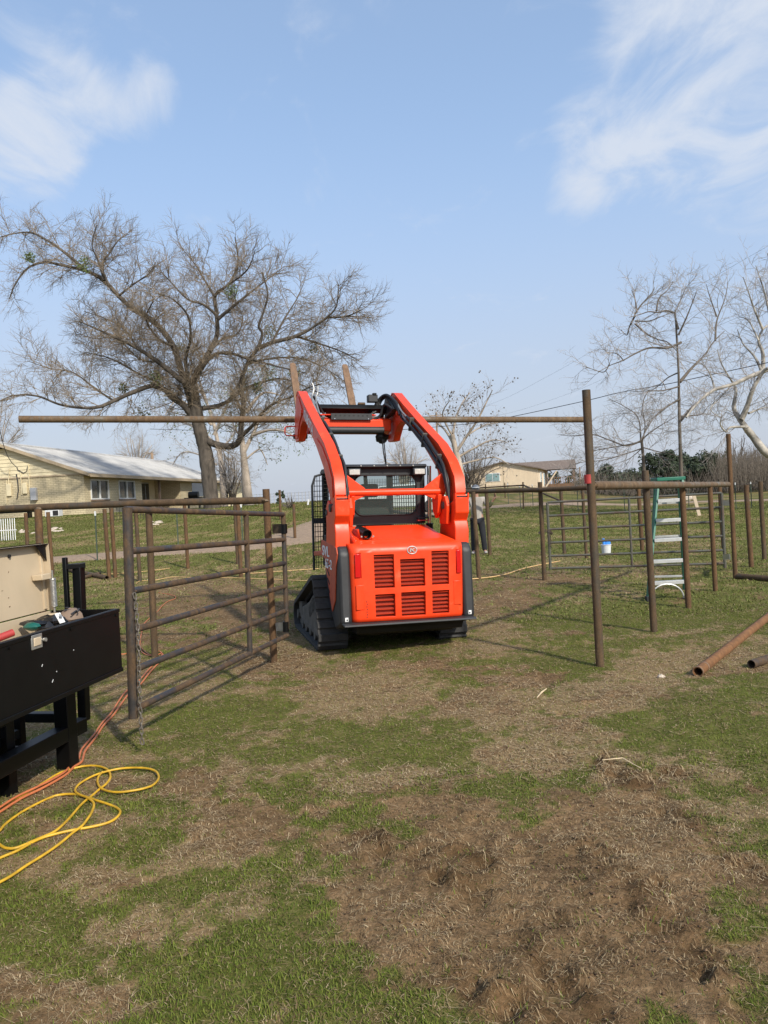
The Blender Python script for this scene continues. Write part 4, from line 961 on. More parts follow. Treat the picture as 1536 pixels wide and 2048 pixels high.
# door side skin so that the door reads as a thick shell
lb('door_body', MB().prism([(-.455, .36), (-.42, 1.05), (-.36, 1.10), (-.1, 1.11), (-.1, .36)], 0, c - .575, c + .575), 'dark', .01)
for (xa, xb), (za, zb2) in [(xs_v[i], top_v[i]) for i in range(3)] + [(xs_v[i], bot_v[i]) for i in range(3)]:
    mb = MB().box(((xa + xb) / 2, -.452, (za + zb2) / 2), (xb - xa + .03, .006, zb2 - za + .03)); gr_ = lb('vent_mesh', mb, 'radiator')
    nsl = max(3, int(round((zb2 - za) / .042)))
    sl = MB().box((0, 0, 0), (xb - xa + .004, .003, .022), Matrix.Rotation(math.radians(-70), 3, 'X')).mesh('louvre', M['radiator'], 30)
    for k in range(nsl):
        o = bpy.data.objects.new('louvre', sl); COL.objects.link(o); o.parent = gr_; o.location = (skew((xa + xb) / 2, za), -.488 + .03 * max(0, (za - .5)), za + (k + .75) * (zb2 - za) / nsl)
        # bright serrated lower edge of each louvre
    te = MB()
    for k in range(nsl):
        zz = za + (k + .75) * (zb2 - za) / nsl - .009
        for m_i in range(int((xb - xa) / .011)): te.box((xa + .006 + m_i * .011, -.4985 + .03 * max(0, (za - .5)), zz), (.0065, .003, .005))
    o = lb('louvre_teeth', te, 'orange', 0, 30, gr_); tag(o, kind='stuff')
# recessed service panels, lights, badge
for k, (a, b) in enumerate(lights):
    lb('tail_light', MB().box((skew((a + b) / 2, .92), -.505, .9175), (b - a - .008, .02, .235)), 'lens', .004)
    lb('light_pocket', MB().box((skew((a + b) / 2, .92), -.487, .9175), (b - a + .01, .01, .27)), 'orange')
lb('pressed_panel', MB().box((c - .515, rdoor(c - .515, .6) - .001, .60), (.085, .012, .25)), 'orange', .006)
lb('pressed_panel', MB().box((c + .515, rdoor(c + .515, .6) - .001, .60), (.085, .012, .25)), 'orange', .006)
bd = MB(); 
for k in range(2): bd.add([], [])
ring = [(.078 + math.cos(a) * .050, rdoor(.078, 1.05) - .004, 1.055 + math.sin(a) * .038) for a in np.linspace(0, 2 * math.pi, 36, endpoint=False)]
bd.tube(ring, .0055, 8, closed=True); bdo = lb('badge', bd, 'alu', 0, 70)
yb = rdoor(.078, 1.05)
pl = MB(); pl.add([(.078, yb - .006, 1.058)] + [(x_, y_ - .001, z_) for x_, y_, z_ in ring], [(0, i + 1, (i + 1) % 36 + 1) for i in range(36)]); lb('badge_plate', pl, 'decal', 0, 30, bdo)
kk = MB(); zz = 1.058; o_ = .078
kk.prism([(o_ - .022, zz - .016), (o_ - .012, zz - .016), (o_ - .006, zz + .017), (o_ - .016, zz + .017)], 1, yb - .014, yb - .007)
kk.prism([(o_ - .008, zz + .001), (o_ + .018, zz + .017), (o_ + .027, zz + .017), (o_ + .002, zz + .001)], 1, yb - .014, yb - .007)
kk.prism([(o_ - .006, zz - .001), (o_ + .002, zz + .003), (o_ + .026, zz - .016), (o_ + .014, zz - .016)], 1, yb - .014, yb - .007)
kk.v = [((v_[0] - o_) * 1.15 + o_, v_[1], (v_[2] - zz) * 1.15 + zz - .003) for v_ in kk.v]
lb('badge_letter', kk, 'alu', .001, 30, bdo)
# scuffs on the door, lower left
for k in range(7): lb('paint_scuff', MB().box((-.405 + .004 * (k % 2), rdoor(-.4, .5) - .0012, .40 + k * .026), (.006, .0015, .014)), 'dark')
# hood
hv = [(-.57, -.44, 1.118), (.57, -.44, 1.118), (-.545, -.38, 1.150), (.545, -.38, 1.150), (-.50, .0, 1.212), (.50, .0, 1.212), (-.465, .32, 1.292), (.465, .32, 1.292)]
hm = MB(); vs = [(x_ + c, y_, z_) for x_, y_, z_ in hv]; vs += [(x_ + c, y_, 1.02) for x_, y_, z_ in hv]
fs = [(0, 1, 3, 2), (2, 3, 5, 4), (4, 5, 7, 6)] + [(0, 2, 10, 8), (2, 4, 12, 10), (4, 6, 14, 12), (3, 1, 9, 11), (5, 3, 11, 13), (7, 5, 13, 15), (6, 7, 15, 14), (1, 0, 8, 9), (8, 10, 12, 14, 15, 13, 11, 9)]
lb('hood', hm.add(vs, fs), 'orange', .022, 40)
lb('hood_raised_panel', MB().add([(x_ + c, y_, z_) for x_, y_, z_ in [(-.33, -.34, 1.158), (.47, -.34, 1.158), (.43, .0, 1.226), (-.30, .0, 1.226), (.40, .27, 1.292), (-.27, .27, 1.292), (-.33, -.34, 1.12), (.47, -.34, 1.12), (.43, 0, 1.18), (-.3, 0, 1.18), (.4, .27, 1.24), (-.27, .27, 1.24)]],
   [(0, 1, 2, 3), (3, 2, 4, 5), (0, 6, 7, 1), (1, 7, 8, 2), (2, 8, 10, 4), (4, 10, 11, 5), (5, 11, 9, 3), (3, 9, 6, 0)]), 'orange', .012, 40)
lb('exhaust_pipe', MB().ringtube((-.338, -.33, 1.222), (-.338, .05, 1.255), .049, .040, 28), 'black', .003)
lb('exhaust_bore', MB().tube([(-.338, -.24, 1.229), (-.338, .05, 1.255)], .041, 20), 'dark')
lb('exhaust_cowl', MB().prism([(-.30, 1.17), (-.12, 1.27), (.1, 1.27), (.1, 1.17)], 0, -.40, -.275), 'orange', .01)
for dx in (-.062, .062): lb('cowl_screw', MB().tube([(-.338 + dx, -.335, 1.20), (-.338 + dx, -.32, 1.20)], .009, 10), 'zinc')
# side engine covers and model panel
lb('side_cover', MB().box((c - .61, .38, .86), (.05, .62, .42)), 'blackplastic', .02)
lb('side_cover', MB().box((c + .61, .38, .86), (.05, .62, .42)), 'blackplastic', .02)
dec = MB().prism([(-.44, 1.04), (-.40, 1.10), (.42, 1.15), (.48, .98), (.25, .95), (.02, .60), (-.12, .42), (-.28, .55), (-.36, .9)], 0, c - .728, c - .716)
deco = lb('model_panel', dec, 'decal', .004)
dec = MB().prism([(-.22, 1.10), (.30, 1.13), (.36, .98), (.22, .95), (.05, .60), (-.07, .47), (-.20, .58), (-.16, .9)], 0, c + .716, c + .728); lb('model_panel', dec, 'decal', .004)
lb('side_bar', MB().box((c - .70, .62, .985), (.07, .55, .055), Matrix.Rotation(math.radians(-4), 3, 'X')), 'decal', .01)
for k in range(4): lb('panel_slot', MB().bar((c - .731, -.02 + k * .0, .88 - k * .09), (c - .731, .08, .93 - k * .09), .004, .02), 'dark')
def text(body, size, mat, parent, origin, xa, ya, ext=.002, name='lettering', shear=0, sx=1.0):
    cu = bpy.data.curves.new(name, 'FONT'); cu.body = body; cu.size = size; cu.extrude = ext; cu.shear = shear; cu.offset = size * .018
    tmp = bpy.data.objects.new('t', cu); COL.objects.link(tmp); bpy.context.view_layer.update()
    me = bpy.data.meshes.new_from_object(tmp.evaluated_get(bpy.context.evaluated_depsgraph_get())); bpy.data.objects.remove(tmp)
    me.name = name; me.materials.clear(); me.materials.append(M[mat])
    o = bpy.data.objects.new(name, me); COL.objects.link(o); o.parent = parent
    xa, ya = Vector(xa).normalized(), Vector(ya).normalized(); za = xa.cross(ya)
    o.matrix_local = Matrix.Translation(origin) @ Matrix((xa * sx, ya, za)).transposed().to_4x4(); return o
text('SVL', .15, 'sign', deco, (c - .731, .36, .985), (0, -1, 0), (0, 0, 1), sx=1.7)
text('65-2', .14, 'sign', deco, (c - .731, .20, .86), (0, -1, 0), (0, 0, 1), sx=1.45)

# --- cab
def cabframe():
    y0, y1 = .33, 1.75; xl_, xr_ = c - .46, c + .46
    # rear wall with rounded window
    out = [(c - .46, 1.30), (c + .46, 1.30), (c + .46, 1.955), (c - .46, 1.955)]
    inn = []
    a_, b_, z0, z1, rr = c - .365, c + .36, 1.405, 1.852, .10
    for (cx_, cz_, s) in ((b_ - rr, z0 + rr, -90), (b_ - rr, z1 - rr, 0), (a_ + rr, z1 - rr, 90), (a_ + rr, z0 + rr, 180)):
        for k in range(7): an = math.radians(s + 15 * k); inn.append((cx_ + rr * math.cos(an), cz_ + rr * math.sin(an)))
    oo = []
    for x_, z_ in inn:
        dx, dz = x_ - c, z_ - 1.63; t = min(.46 / max(abs(dx), 1e-6), (.325 if dz > 0 else .33) / max(abs(dz), 1e-6)); oo.append((c + dx * t, 1.63 + dz * t))
    n = len(inn); V = [(x_, y0, z_) for x_, z_ in inn] + [(x_, y0, z_) for x_, z_ in oo] + [(x_, y0 + .04, z_) for x_, z_ in inn] + [(x_, y0 + .04, z_) for x_, z_ in oo]
    Fq = []
    for i in range(n):
        j = (i + 1) % n; Fq += [(i, j, j + n, i + n), (i + 2 * n, i + 3 * n, j + 3 * n, j + 2 * n), (i, i + 2 * n, j + 2 * n, j), (i + n, j + n, j + 3 * n, i + 3 * n)]
    lb('cab_rear_frame', MB().add(V, Fq), 'blackplastic', 0, 35)
    gl = MB(); V = [(c, y0 + .012, 1.63)] + [(x_, y0 + .012, z_) for x_, z_ in inn]; gl.add(V, [(0, i + 1, (i + 1) % n + 1) for i in range(n)])
    V2 = [(v[0], v[1] + .005, v[2]) for v in V]; gl.add(V2, [(0, (i + 1) % n + 1, i + 1) for i in range(n)])
    lb('rear_window', gl, 'glass', 0, 10)
    sq_ = MB().tube([(x_, y0 - .004, z_) for x_, z_ in inn], .009, 6, closed=True); lb('window_seal', sq_, 'hose', 0, 60)
cabframe()
lb('cab_roof', MB().prism([(.24, 1.945), (.27, 1.972), (1.75, 1.99), (1.86, 1.96), (1.82, 1.92), (.30, 1.925)], 0, c - .47, c + .47), 'blackplastic', .012)
for k in range(5): lb('roof_bolt', MB().tube([(c - .3 + k * .15, .232, 1.954), (c - .3 + k * .15, .246, 1.954)], .008, 8), 'zinc')
for sx in (-1, 1):
    for (a, b) in (((.36, 1.30), (.36, 1.95)), ((1.72, .75), (1.72, 1.95))): lb('cab_post', MB().bar((c + sx * .43, a[0], a[1]), (c + sx * .43, b[0], b[1]), .06, .07, up=(1, 0, 0)), 'blackplastic', .008)
    lb('cab_sill', MB().box((c + sx * .44, 1.05, .95), (.05, 1.5, .4)), 'blackplastic', .01)
    ms = MB()
    for k in range(13): y = .45 + k * .1; ms.bar((c + sx * .455, y, 1.12), (c + sx * .455, y, 1.93), .008, .008)
    for k in range(16): z = 1.14 + k * .05; ms.bar((c + sx * .455, .38, z), (c + sx * .455, 1.72, z), .007, .007)
    o = lb('side_screen', ms, 'black', 0, 30); tag(o, kind='stuff')
    # outer screen guard, stands further out over the track on the left of the picture
# front lower door side screen visible beyond the left arm
gs = MB(); gx0 = c - .50
for k in range(17): z = .80 + k * .065; gs.bar((gx0 - .08, 1.70, z), (gx0 + .06, 1.72, z), .010, .008)
for k in range(5): gs.bar((gx0 - .07 + k * .033, 1.70, .72), (gx0 - .07 + k * .033, 1.70, 1.9), .007, .007)
o = lb('entry_screen', gs, 'black', 0, 30); tag(o, kind='stuff')
lb('entry_screen_frame', MB().tube([(gx0 - .10, 1.70, .70), (gx0 - .10, 1.70, 1.78), (gx0 - .06, 1.70, 1.90), (gx0 + .05, 1.70, 1.93)], .016, 10), 'blackplastic')
lb('entry_panel', MB().box((gx0 - .03, 1.7, 1.33), (.13, .02, .07)), 'blackplastic', .004)
lb('seat', MB().box((c, 1.0, 1.15), (.5, .48, .14)), 'seat', .03); lb('seat_back', MB().box((c - .02, .82, 1.42), (.44, .12, .34), Matrix.Rotation(-.12, 3, 'X')), 'seat', .04)
lb('head_rest', MB().box((c - .06, .86, 1.69), (.22, .09, .16)), 'seat', .03)
lb('front_door_frame', MB().bar((c + .12, 1.7, 1.3), (c + .10, 1.7, 1.93), .05, .04), 'blackplastic')
fg = MB()
for k in range(14): fg.bar((c + .14 + k * .022, 1.72, 1.30), (c + .14 + k * .022, 1.72, 1.86), .004, .004)
for k in range(12): fg.bar((c + .13, 1.72, 1.32 + k * .045), (c + .43, 1.72, 1.32 + k * .045), .004, .004)
o = lb('front_screen', fg, 'dustdark', 0, 30); tag(o, kind='stuff')
lb('floor', MB().box((c, 1.1, .98), (.86, 1.3, .04)), 'blackplastic')
for sx, x_ in ((-1, c - .375), (1, c + .375)):
    wl = lb('work_light', MB().box((x_, .275, 1.885), (.15, .09, .085)), 'blackplastic', .012)
    lb('lamp_lens', MB().box((x_, .226, 1.885), (.118, .008, .058)), 'lampglass', .006, 30, wl)
lb('door_latch', MB().box((c + .42, .30, 1.36), (.12, .03, .02)), 'blackplastic', .003)
lb('warning_plate', MB().box((c + .41, .26, 1.335), (.13, .06, .012)), 'redpaint')

# --- towers and arms
for sx in (-1, 1):
    xa, xb = sorted((c + sx * .568, c + sx * .722))
    pf = [(-.33, .95), (-.35, 1.24), (-.31, 1.34), (-.37, 1.42), (-.37, 1.585), (-.30, 1.55), (-.12, 1.50), (.03, 1.58), (.14, 1.50), (.13, 1.30), (.20, .95)]
    lb('lift_tower', MB().prism(pf, 0, xa, xb), 'orange', .010)
    lb('tower_foot', MB().box((c + sx * .635, -.02, .93), (.15, .5, .14)), 'blackplastic', .01)
    xi_ = sorted((c + sx * .51, c + sx * .548))
    lb('tower_ear', MB().prism([(-.23, 1.30), (-.26, 1.5), (-.20, 1.60), (-.06, 1.60), (.02, 1.5), (-.02, 1.30)], 0, *xi_), 'orange', .006)
    lb('pivot_pin', MB().tube([(c + sx * .50, -.15, 1.50), (c + sx * .74, -.15, 1.50)], .042, 20), 'dustdark', .004)
    lb('pivot_pin', MB().tube([(c + sx * .54, .08, 1.45), (c + sx * .735, .08, 1.45)], .03, 20), 'dustdark', .004)
    ap = [(-.26, 1.56), (-.31, 1.63), (-.28, 1.80), (-.10, 1.985), (.22, 2.195), (.9, 2.50), (1.6, 2.83), (1.98, 3.02), (2.10, 3.04), (2.20, 2.98), (2.34, 2.74), (2.44, 2.44), (2.34, 2.39), (2.10, 2.385), (2.03, 2.45), (1.90, 2.56), (1.72, 2.61), (1.45, 2.555), (.76, 2.20), (.34, 1.94), (.05, 1.66), (-.04, 1.56), (-.18, 1.50)]
    xa, xb = sorted((c + sx * .604, c + sx * .70))
    arm = lb('lift_arm', MB().prism(ap, 0, xa, xb), 'orange', .008)
    te_ = ap[1:10]; tn = []
    for i_, (y_, z_) in enumerate(te_):
        a_, b_ = te_[max(i_ - 1, 0)], te_[min(i_ + 1, len(te_) - 1)]; dy, dz = b_[0] - a_[0], b_[1] - a_[1]; l_ = math.hypot(dy, dz); tn.append((-dz / l_, dy / l_))
    outl = [(y_ + n_[0] * .006, z_ + n_[1] * .006) for (y_, z_), n_ in zip(te_, tn)] + [(y_ - n_[0] * .010, z_ - n_[1] * .010) for (y_, z_), n_ in list(zip(te_, tn))[::-1]]
    lb('arm_flange', MB().prism(outl, 0, *sorted((c + sx * .594, c + sx * .708))), 'orange', .003)
    lb('pivot_shade_line', MB().box((c + sx * .645, -.33, 1.592), (.118, .04, .012)), 'dark')  # dark bar put in for the shade line between arm and tower
    for q_ in (-1, 1):
        lb('tower_horn', MB().prism([(-.372, 1.56), (-.372, 1.63), (-.345, 1.60), (-.30, 1.55)], 0, *sorted((c + sx * (.645 + q_ * .062), c + sx * (.645 + q_ * .078)))), 'orange', .003)
    lb('pivot_boss', MB().tube([(c + sx * .585, -.30, 1.585), (c + sx * .705, -.30, 1.585)], .036, 20), 'orange', .003)
    rp_ = [(-.2, 1.60), (-.18, 1.80), (.0, 1.96), (.35, 2.17), (.7, 2.30), (.62, 2.18), (.3, 1.98), (.05, 1.72)]
    lb('arm_plate', MB().prism(rp_, 0, *sorted((c + sx * .70, c + sx * .712))), 'orange', .004)
    hp = [(1.62, 2.70), (1.98, 2.96), (2.12, 2.98), (2.30, 2.70), (2.38, 2.44), (2.12, 2.42), (1.95, 2.60), (1.75, 2.68)]
    lb('arm_plate', MB().prism(hp, 0, *sorted((c + sx * .70, c + sx * .714))), 'orange', .004)
    lb('arm_pin', MB().tube([(c + sx * .54, 2.36, 2.47), (c + sx * .73, 2.36, 2.47)], .035, 18), 'dustdark', .003)
    lb('arm_pin', MB().tube([(c + sx * .54, 1.70, 2.72), (c + sx * .725, 1.70, 2.72)], .03, 18), 'orange', .003)
    for j in range(5): y_, z_ = [(-.02, 1.95), (.5, 2.25), (1.1, 2.54), (1.55, 2.75), (.25, 2.12)][j]; lb('arm_clip', MB().box((c + sx * .583, y_, z_ - .05), (.02, .05, .03)), 'orange', .003)
    # lift cylinder: barrel low, chrome rod up
    xc = c + sx * .60
    lb('lift_cylinder', MB().tube([(xc - sx * .09, .35, .75), (xc - sx * .09, .33, 1.30)], .042, 20), 'black', .004)
    lb('cylinder_rod', MB().tube([(xc - sx * .09, .33, 1.30), (xc - sx * .09, .30, 1.95)], .024, 20), 'chrome')
    # gusset that meets the cross tube
    lb('tube_gusset', MB().prism([(c + sx * .56, 1.87), (c + sx * .33, 1.70), (c + sx * .33, 1.62), (c + sx * .56, 1.52)], 1, -.06, -.03), 'orange', .006)
    lb('tube_lug', MB().prism([(-.14, 1.62), (-.10, 1.42), (-.02, 1.36), (.06, 1.44), (.08, 1.62)], 0, *sorted((c + sx * .46, c + sx * .50))), 'orange', .006)
    # hoses along the inside of the arm
    def along(o_, x_off, r, mt, a0=0, a1=1, name='hydraulic_hose'):
        pp = [(-.20, 1.45), (-.16, 1.72), (.0, 1.90), (.30, 2.10), (.9, 2.40), (1.5, 2.68), (1.85, 2.86), (2.05, 2.86)]
        sp_ = smooth_path([(c + sx * x_off, y_, z_ + o_) for y_, z_ in pp], 8); k0, k1 = int(a0 * len(sp_)), max(int(a1 * len(sp_)), 2)
        q = [(p_[0] + .006 * math.sin(i * .5 + o_ * 90), p_[1], p_[2] + .006 * math.cos(i * .4)) for i, p_ in enumerate(sp_)][k0:k1]
        lb(name, MB().tube(q, r, 8), mt, 0, 60)
    for j in range(3): along(-.05 + .048 * j, .565 - .016 * (j % 2), .017, 'hose', 0, .68 if j else .75)
    along(.075, .55, .016, 'hose', .0, .6)
    for j in range(2): along(-.01 + .05 * j, .565, .012, 'zinc', .62 + .03 * j, 1, 'steel_line')
    for yk, zk in ((.62, 2.27), (1.12, 2.51), (.12, 1.99)): lb('hose_clamp', MB().box((c + sx * .562, yk, zk), (.055, .03, .17), Matrix.Rotation(.45, 3, 'X')), 'dustdark', .003)
al = math.atan2(2.83 - 2.50, .7)
larm = [o for o in ld.children if o.name.startswith('lift_arm')][0]
text('KUBOTA', .16, 'sign', larm, (c - .7025, 1.62, 2.655), (0, -math.cos(al), -math.sin(al)), (0, -math.sin(al), math.cos(al)), .0015, sx=1.1)
rarm = [o for o in ld.children if o.name.startswith('lift_arm')][1]
text('KUBOTA', .16, 'sign', rarm, (c + .7025, .85, 2.30), (0, math.cos(al), math.sin(al)), (0, -math.sin(al), math.cos(al)), .0015, sx=1.1)
lb('cross_tube', MB().tube([(c - .56, -.05, 1.655), (c + .56, -.05, 1.655)], .036, 24), 'orange')
# chunky hose loops at the right arm's head
lb('head_hose', MB().tube(smooth_path([(c + .53, 1.9, 2.86), (c + .50, 2.05, 2.98), (c + .42, 2.12, 2.93), (c + .35, 2.12, 2.78), (c + .2, 2.08, 2.70)], 8), .018, 10), 'hose', 0, 60)
lb('head_hose', MB().tube(smooth_path([(c + .53, 1.8, 2.78), (c + .45, 1.95, 2.86), (c + .40, 2.02, 2.72), (c + .28, 2.06, 2.66)], 8), .018, 10), 'hose', 0, 60)
lb('head_hose', MB().tube(smooth_path([(c - .53, 1.9, 2.88), (c - .46, 2.05, 2.80), (c - .38, 2.1, 2.70), (c - .26, 2.06, 2.655)], 8), .018, 10), 'hose', 0, 60)
lb('head_hose', MB().tube(smooth_path([(c - .52, 1.9, 2.95), (c - .42, 2.05, 2.84), (c - .34, 2.1, 2.74), (c - .2, 2.06, 2.67)], 8), .016, 10), 'hose', 0, 60)
lb('head_fitting', MB().tube(smooth_path([(c - .53, 1.6, 2.70), (c - .54, 1.9, 2.92), (c - .50, 1.98, 3.06), (c - .52, 2.0, 3.14)], 8), .014, 10), 'zinc', 0, 60)
lb('head_fitting', MB().tube(smooth_path([(c - .50, 1.6, 2.68), (c - .49, 1.9, 2.9), (c - .45, 1.98, 3.02), (c - .44, 2.02, 3.10)], 8), .012, 10), 'zinc', 0, 60)
for k in range(3):
    lb('head_hose', MB().tube(smooth_path([(c + .565 - .01 * k, 1.45 + .05 * k, 2.62 + .03 * k), (c + .56, 1.75, 2.80 + .03 * k), (c + .53 - .02 * k, 2.0, 2.97 + .015 * k), (c + .46 - .03 * k, 2.12, 2.95 - .01 * k), (c + .38 - .03 * k, 2.12, 2.80 - .02 * k), (c + .24, 2.08, 2.72 - .01 * k)], 8), .019, 10), 'hose', 0, 60)
lb('head_dark_interior', MB().prism([(1.75, 2.78), (2.0, 2.98), (2.16, 3.0), (2.24, 2.9), (2.2, 2.70), (2.0, 2.72)], 0, c + .515, c + .585), 'blackplastic', .015)  # black block standing in for the dark hollow inside the arm head
# cross member between the arm heads, carriage, forks
lb('head_cross_member', MB().prism([(2.02, 2.52), (2.02, 2.67), (2.22, 2.72), (2.34, 2.66), (2.34, 2.50), (2.16, 2.48)], 0, c - .56, c + .56), 'orange', .015)
lb('head_cross_tube', MB().tube([(c - .56, 2.03, 2.525), (c + .45, 2.03, 2.525)], .050, 20), 'blackplastic')
lb('cross_fin', MB().box((c - .1, 2.06, 2.73), (.9, .1, .012)), 'orange', .003)
bm_ = MB().box((c + .0, 1.985, 2.70), (.56, .02, .085)); pb = lb('perforated_bracket', bm_, 'blackplastic', .004)
for k in range(8): lb('bracket_hole', MB().tube([(c - .215 + k * .0615, 1.972, 2.715), (c - .215 + k * .0615, 1.977, 2.715)], .011, 10), 'dark', 0, 30, pb)
for dx in (-.23, .23): lb('bracket_bolt', MB().tube([(c + dx, 1.970, 2.672), (c + dx, 1.978, 2.672)], .007, 8), 'chrome', 0, 30, pb)
fd = Vector((0, .57, .82)); sd = Vector((0, -.82, .57))
hl = Vector((0, 2.50, 2.66))
lb('tool_carriage', MB().box(Vector((c + .0, 0, 0)) + hl + sd * .10 - fd * .02, (1.10, .03, .09), Matrix((Vector((1, 0, 0)), fd, sd)).transposed()), 'black', .006)
lb('tool_carriage', MB().box(Vector((c + .0, 0, 0)) + hl + sd * .40 - fd * .08, (1.10, .07, .10), Matrix((Vector((1, 0, 0)), fd, sd)).transposed()), 'black', .006)
lb('carriage_plate', MB().box(Vector((c + .0, 0, 0)) + hl + sd * .36 - fd * .10, (.62, .03, .15), Matrix((Vector((1, 0, 0)), fd, sd)).transposed()), 'blackplastic', .006)
for dx in (-.5, -.2, .15, .5): lb('carriage_upright', MB().bar(Vector((c + dx, 0, 0)) + hl - fd * .03, Vector((c + dx, 0, 0)) + hl + sd * .42 - fd * .05, .06, .03), 'black', .004)
lb('coupler_box', MB().box((c + .32, 2.10, 2.96), (.13, .12, .10)), 'blackplastic', .008); lb('coupler_hook', MB().box((c + .34, 2.06, 3.015), (.05, .06, .03)), 'black', .004)
for dx, x_ in ((0, -.555), (1, .225)):
    mb = MB(); a = Vector((x_, 0, 0)) + hl; b = a + fd * 1.17
    wv = .05; e1 = Vector((1, 0, 0))
    vs = []
    for (p, ww, tt_) in ((a, wv, .022), (b - fd * .22, wv, .016), (b - fd * .03, wv * .86, .008), (b, wv * .55, .006)):
        vs += [p - e1 * ww - sd * tt_, p + e1 * ww - sd * tt_, p + e1 * ww + sd * tt_, p - e1 * ww + sd * tt_]
    fs = [(0, 3, 2, 1), (12, 13, 14, 15)] + [(4 * i + k, 4 * i + (k + 1) % 4, 4 * i + 4 + (k + 1) % 4, 4 * i + 4 + k) for i in range(3) for k in range(4)]
    lb('fork', mb.add(vs, fs), 'forkrust', .004, 30)
    lb('fork_shank', MB().bar(a - fd * .01, a + sd * .44 - fd * .01, .10, .035, up=fd), 'rustdark', .004)
# small orange handle loop at the left arm head
lb('hose_guard', MB().tube([(c - .70, 2.30, 2.60), (c - .83, 2.30, 2.60), (c - .85, 2.30, 2.575), (c - .85, 2.30, 2.50), (c - .83, 2.30, 2.475), (c - .70, 2.30, 2.475)], .009, 8), 'orange', 0, 60)
lb('coupler_hinge', MB().blobm((c + .43, 2.05, 2.42), (.09, .07, .07), 10, 7, .15), 'black', .0, 40)
lb('dangling_strap', MB().tube([(c + .42, 2.0, 2.42), (c + .435, 2.0, 2.22), (c + .47, 2.0, 2.02)], .008, 6), 'gate', 0); lb('dangling_strap', MB().tube([(c + .44, 2.0, 2.42), (c + .455, 2.0, 2.25), (c + .472, 2.0, 2.03)], .008, 6), 'gate', 0)

# the long pipe carried on the forks: its own thing
Ml = Matrix.Translation((.0217, 8.082, -.006)) @ (Matrix.Rotation(math.radians(15), 4, 'Z') @ Matrix.Rotation(math.radians(1.8), 4, 'Y'))
a = Ml @ Vector((-4.13, 2.56, 2.70)); b = Ml @ Vector((3.86, 2.56, 2.755))
o = MB().ringtube(a, b, .045, .037, 24).build('carried_pipe', M['rustlight'], None, 50); o.data.transform(Matrix.Translation(-a)); o.location = a
tag(o, 'very long brown pipe held level across the forks of the raised loader', 'pipe')
# ------------------------------------------------------------------ houses
def wallbox(name, x0, x1, y0, y1, z0, z1, mat, par, bev=0): return MB().box(((x0 + x1) / 2, (y0 + y1) / 2, (z0 + z1) / 2), (x1 - x0, y1 - y0, z1 - z0)).build(name, M[mat], par, 30, bev)
hc = V3(P(172, 1028, 42)); hd = Vector((.09, 1, 0)).normalized()
hs = empty('brick_house', hc, (0, 0, math.atan2(hd.y, hd.x)), 'long low cream brick house with a pale metal roof behind the left fence', 'house')
def s_at(px, cx_=hc.x, cy_=hc.y):            # metres along the front wall for a column of the photo near eye level
    lo, hi = -2, 60
    for _ in range(40):
        m_ = (lo + hi) / 2; X = cx_ + hd.x * m_; Y = cy_ + hd.y * m_; pxx = CX + F_PX * X / Y
        if pxx < px: lo = m_
        else: hi = m_
    return (lo + hi) / 2
HW, HL, EV, RG = 9.2, 25.5, 2.42, 1.72
z0 = -.5
s1, s2, s3, s4 = s_at(185), s_at(220), s_at(241), s_at(272); pa, pb, pc = s_at(287), s_at(364), s_at(387)
# front wall piers, sills and heads around the real openings
wb = MB()
def fw(a, b, za, zb): wb.box(((a + b) / 2, .10, (za + zb) / 2), (b - a, .2, zb - za))
fw(0, s1, z0, EV); fw(s1, s2, z0, .82); fw(s1, s2, 1.95, EV); fw(s2, s3, z0, EV); fw(s3, s4, z0, .82); fw(s3, s4, 1.95, EV); fw(s4, pa, z0, EV)
wb.build('front_wall', M['brick'], hs, 30); wb = MB()
fw(pb, pc, z0, EV); fw(pc, pc + 3, z0, .9); fw(pc, pc + 3, 2.0, EV); fw(pc + 3, HL, z0, EV)
wb.build('front_wall', M['brick'], hs, 30)
wallbox('porch_back_wall', pa, pb, 2.0, 2.2, z0, EV, 'siding', hs); wallbox('porch_side_wall', pa - .2, pa, .2, 2.2, z0, EV, 'brick', hs); wallbox('porch_side_wall', pb, pb + .2, .2, 2.2, z0, EV, 'brick', hs)
wallbox('porch_floor', pa, pb, .0, 2.0, z0, .05, 'stone', hs); wallbox('porch_ceiling', pa, pb, .0, 2.0, EV - .06, EV, 'trim', hs)
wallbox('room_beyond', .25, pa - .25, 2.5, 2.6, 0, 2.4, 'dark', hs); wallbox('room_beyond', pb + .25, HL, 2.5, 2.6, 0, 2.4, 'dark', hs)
for (a, b) in ((s1, s2), (s3, s4)):
    w_ = MB(); 
    for za in (.84, 1.93): w_.box(((a + b) / 2, -.015, za), (b - a + .06, .09, .07))
    for xx_ in (a, b, (a + b) / 2): w_.box((xx_, -.012, 1.385), (.07, .085, 1.12))
    wo_ = w_.build('window', M['frame'], hs, 30)
    for xx_ in ((a * .75 + b * .25), (a * .25 + b * .75)): MB().box((xx_, .05, 1.385), ((b - a) / 2 - .08, .02, 1.04)).build('pane', M['winglass'], wo_, 30)
    wallbox('window_sill', a - .08, b + .08, -.07, .1, .72, .80, 'trim', hs)
for k, (px0, px1) in enumerate(((289, 308), (334, 346))):
    a, b = s_at(px0) + .4, s_at(px1) + .6; d_ = MB().box(((a + b) / 2, 1.97, 1.05), (b - a, .05, 2.0)).build('patio_door' if k == 0 else 'door', M['frame'], hs, 30)
    for xx_ in ((a * .75 + b * .25), (a * .25 + b * .75)): MB().box((xx_, 1.93, 1.05), ((b - a) / 2 - .12, .03, 1.85)).build('pane', M['winglass'], d_, 30)
wallbox('porch_post', s_at(323), s_at(323) + .14, .0, .14, z0, EV, 'trim', hs)
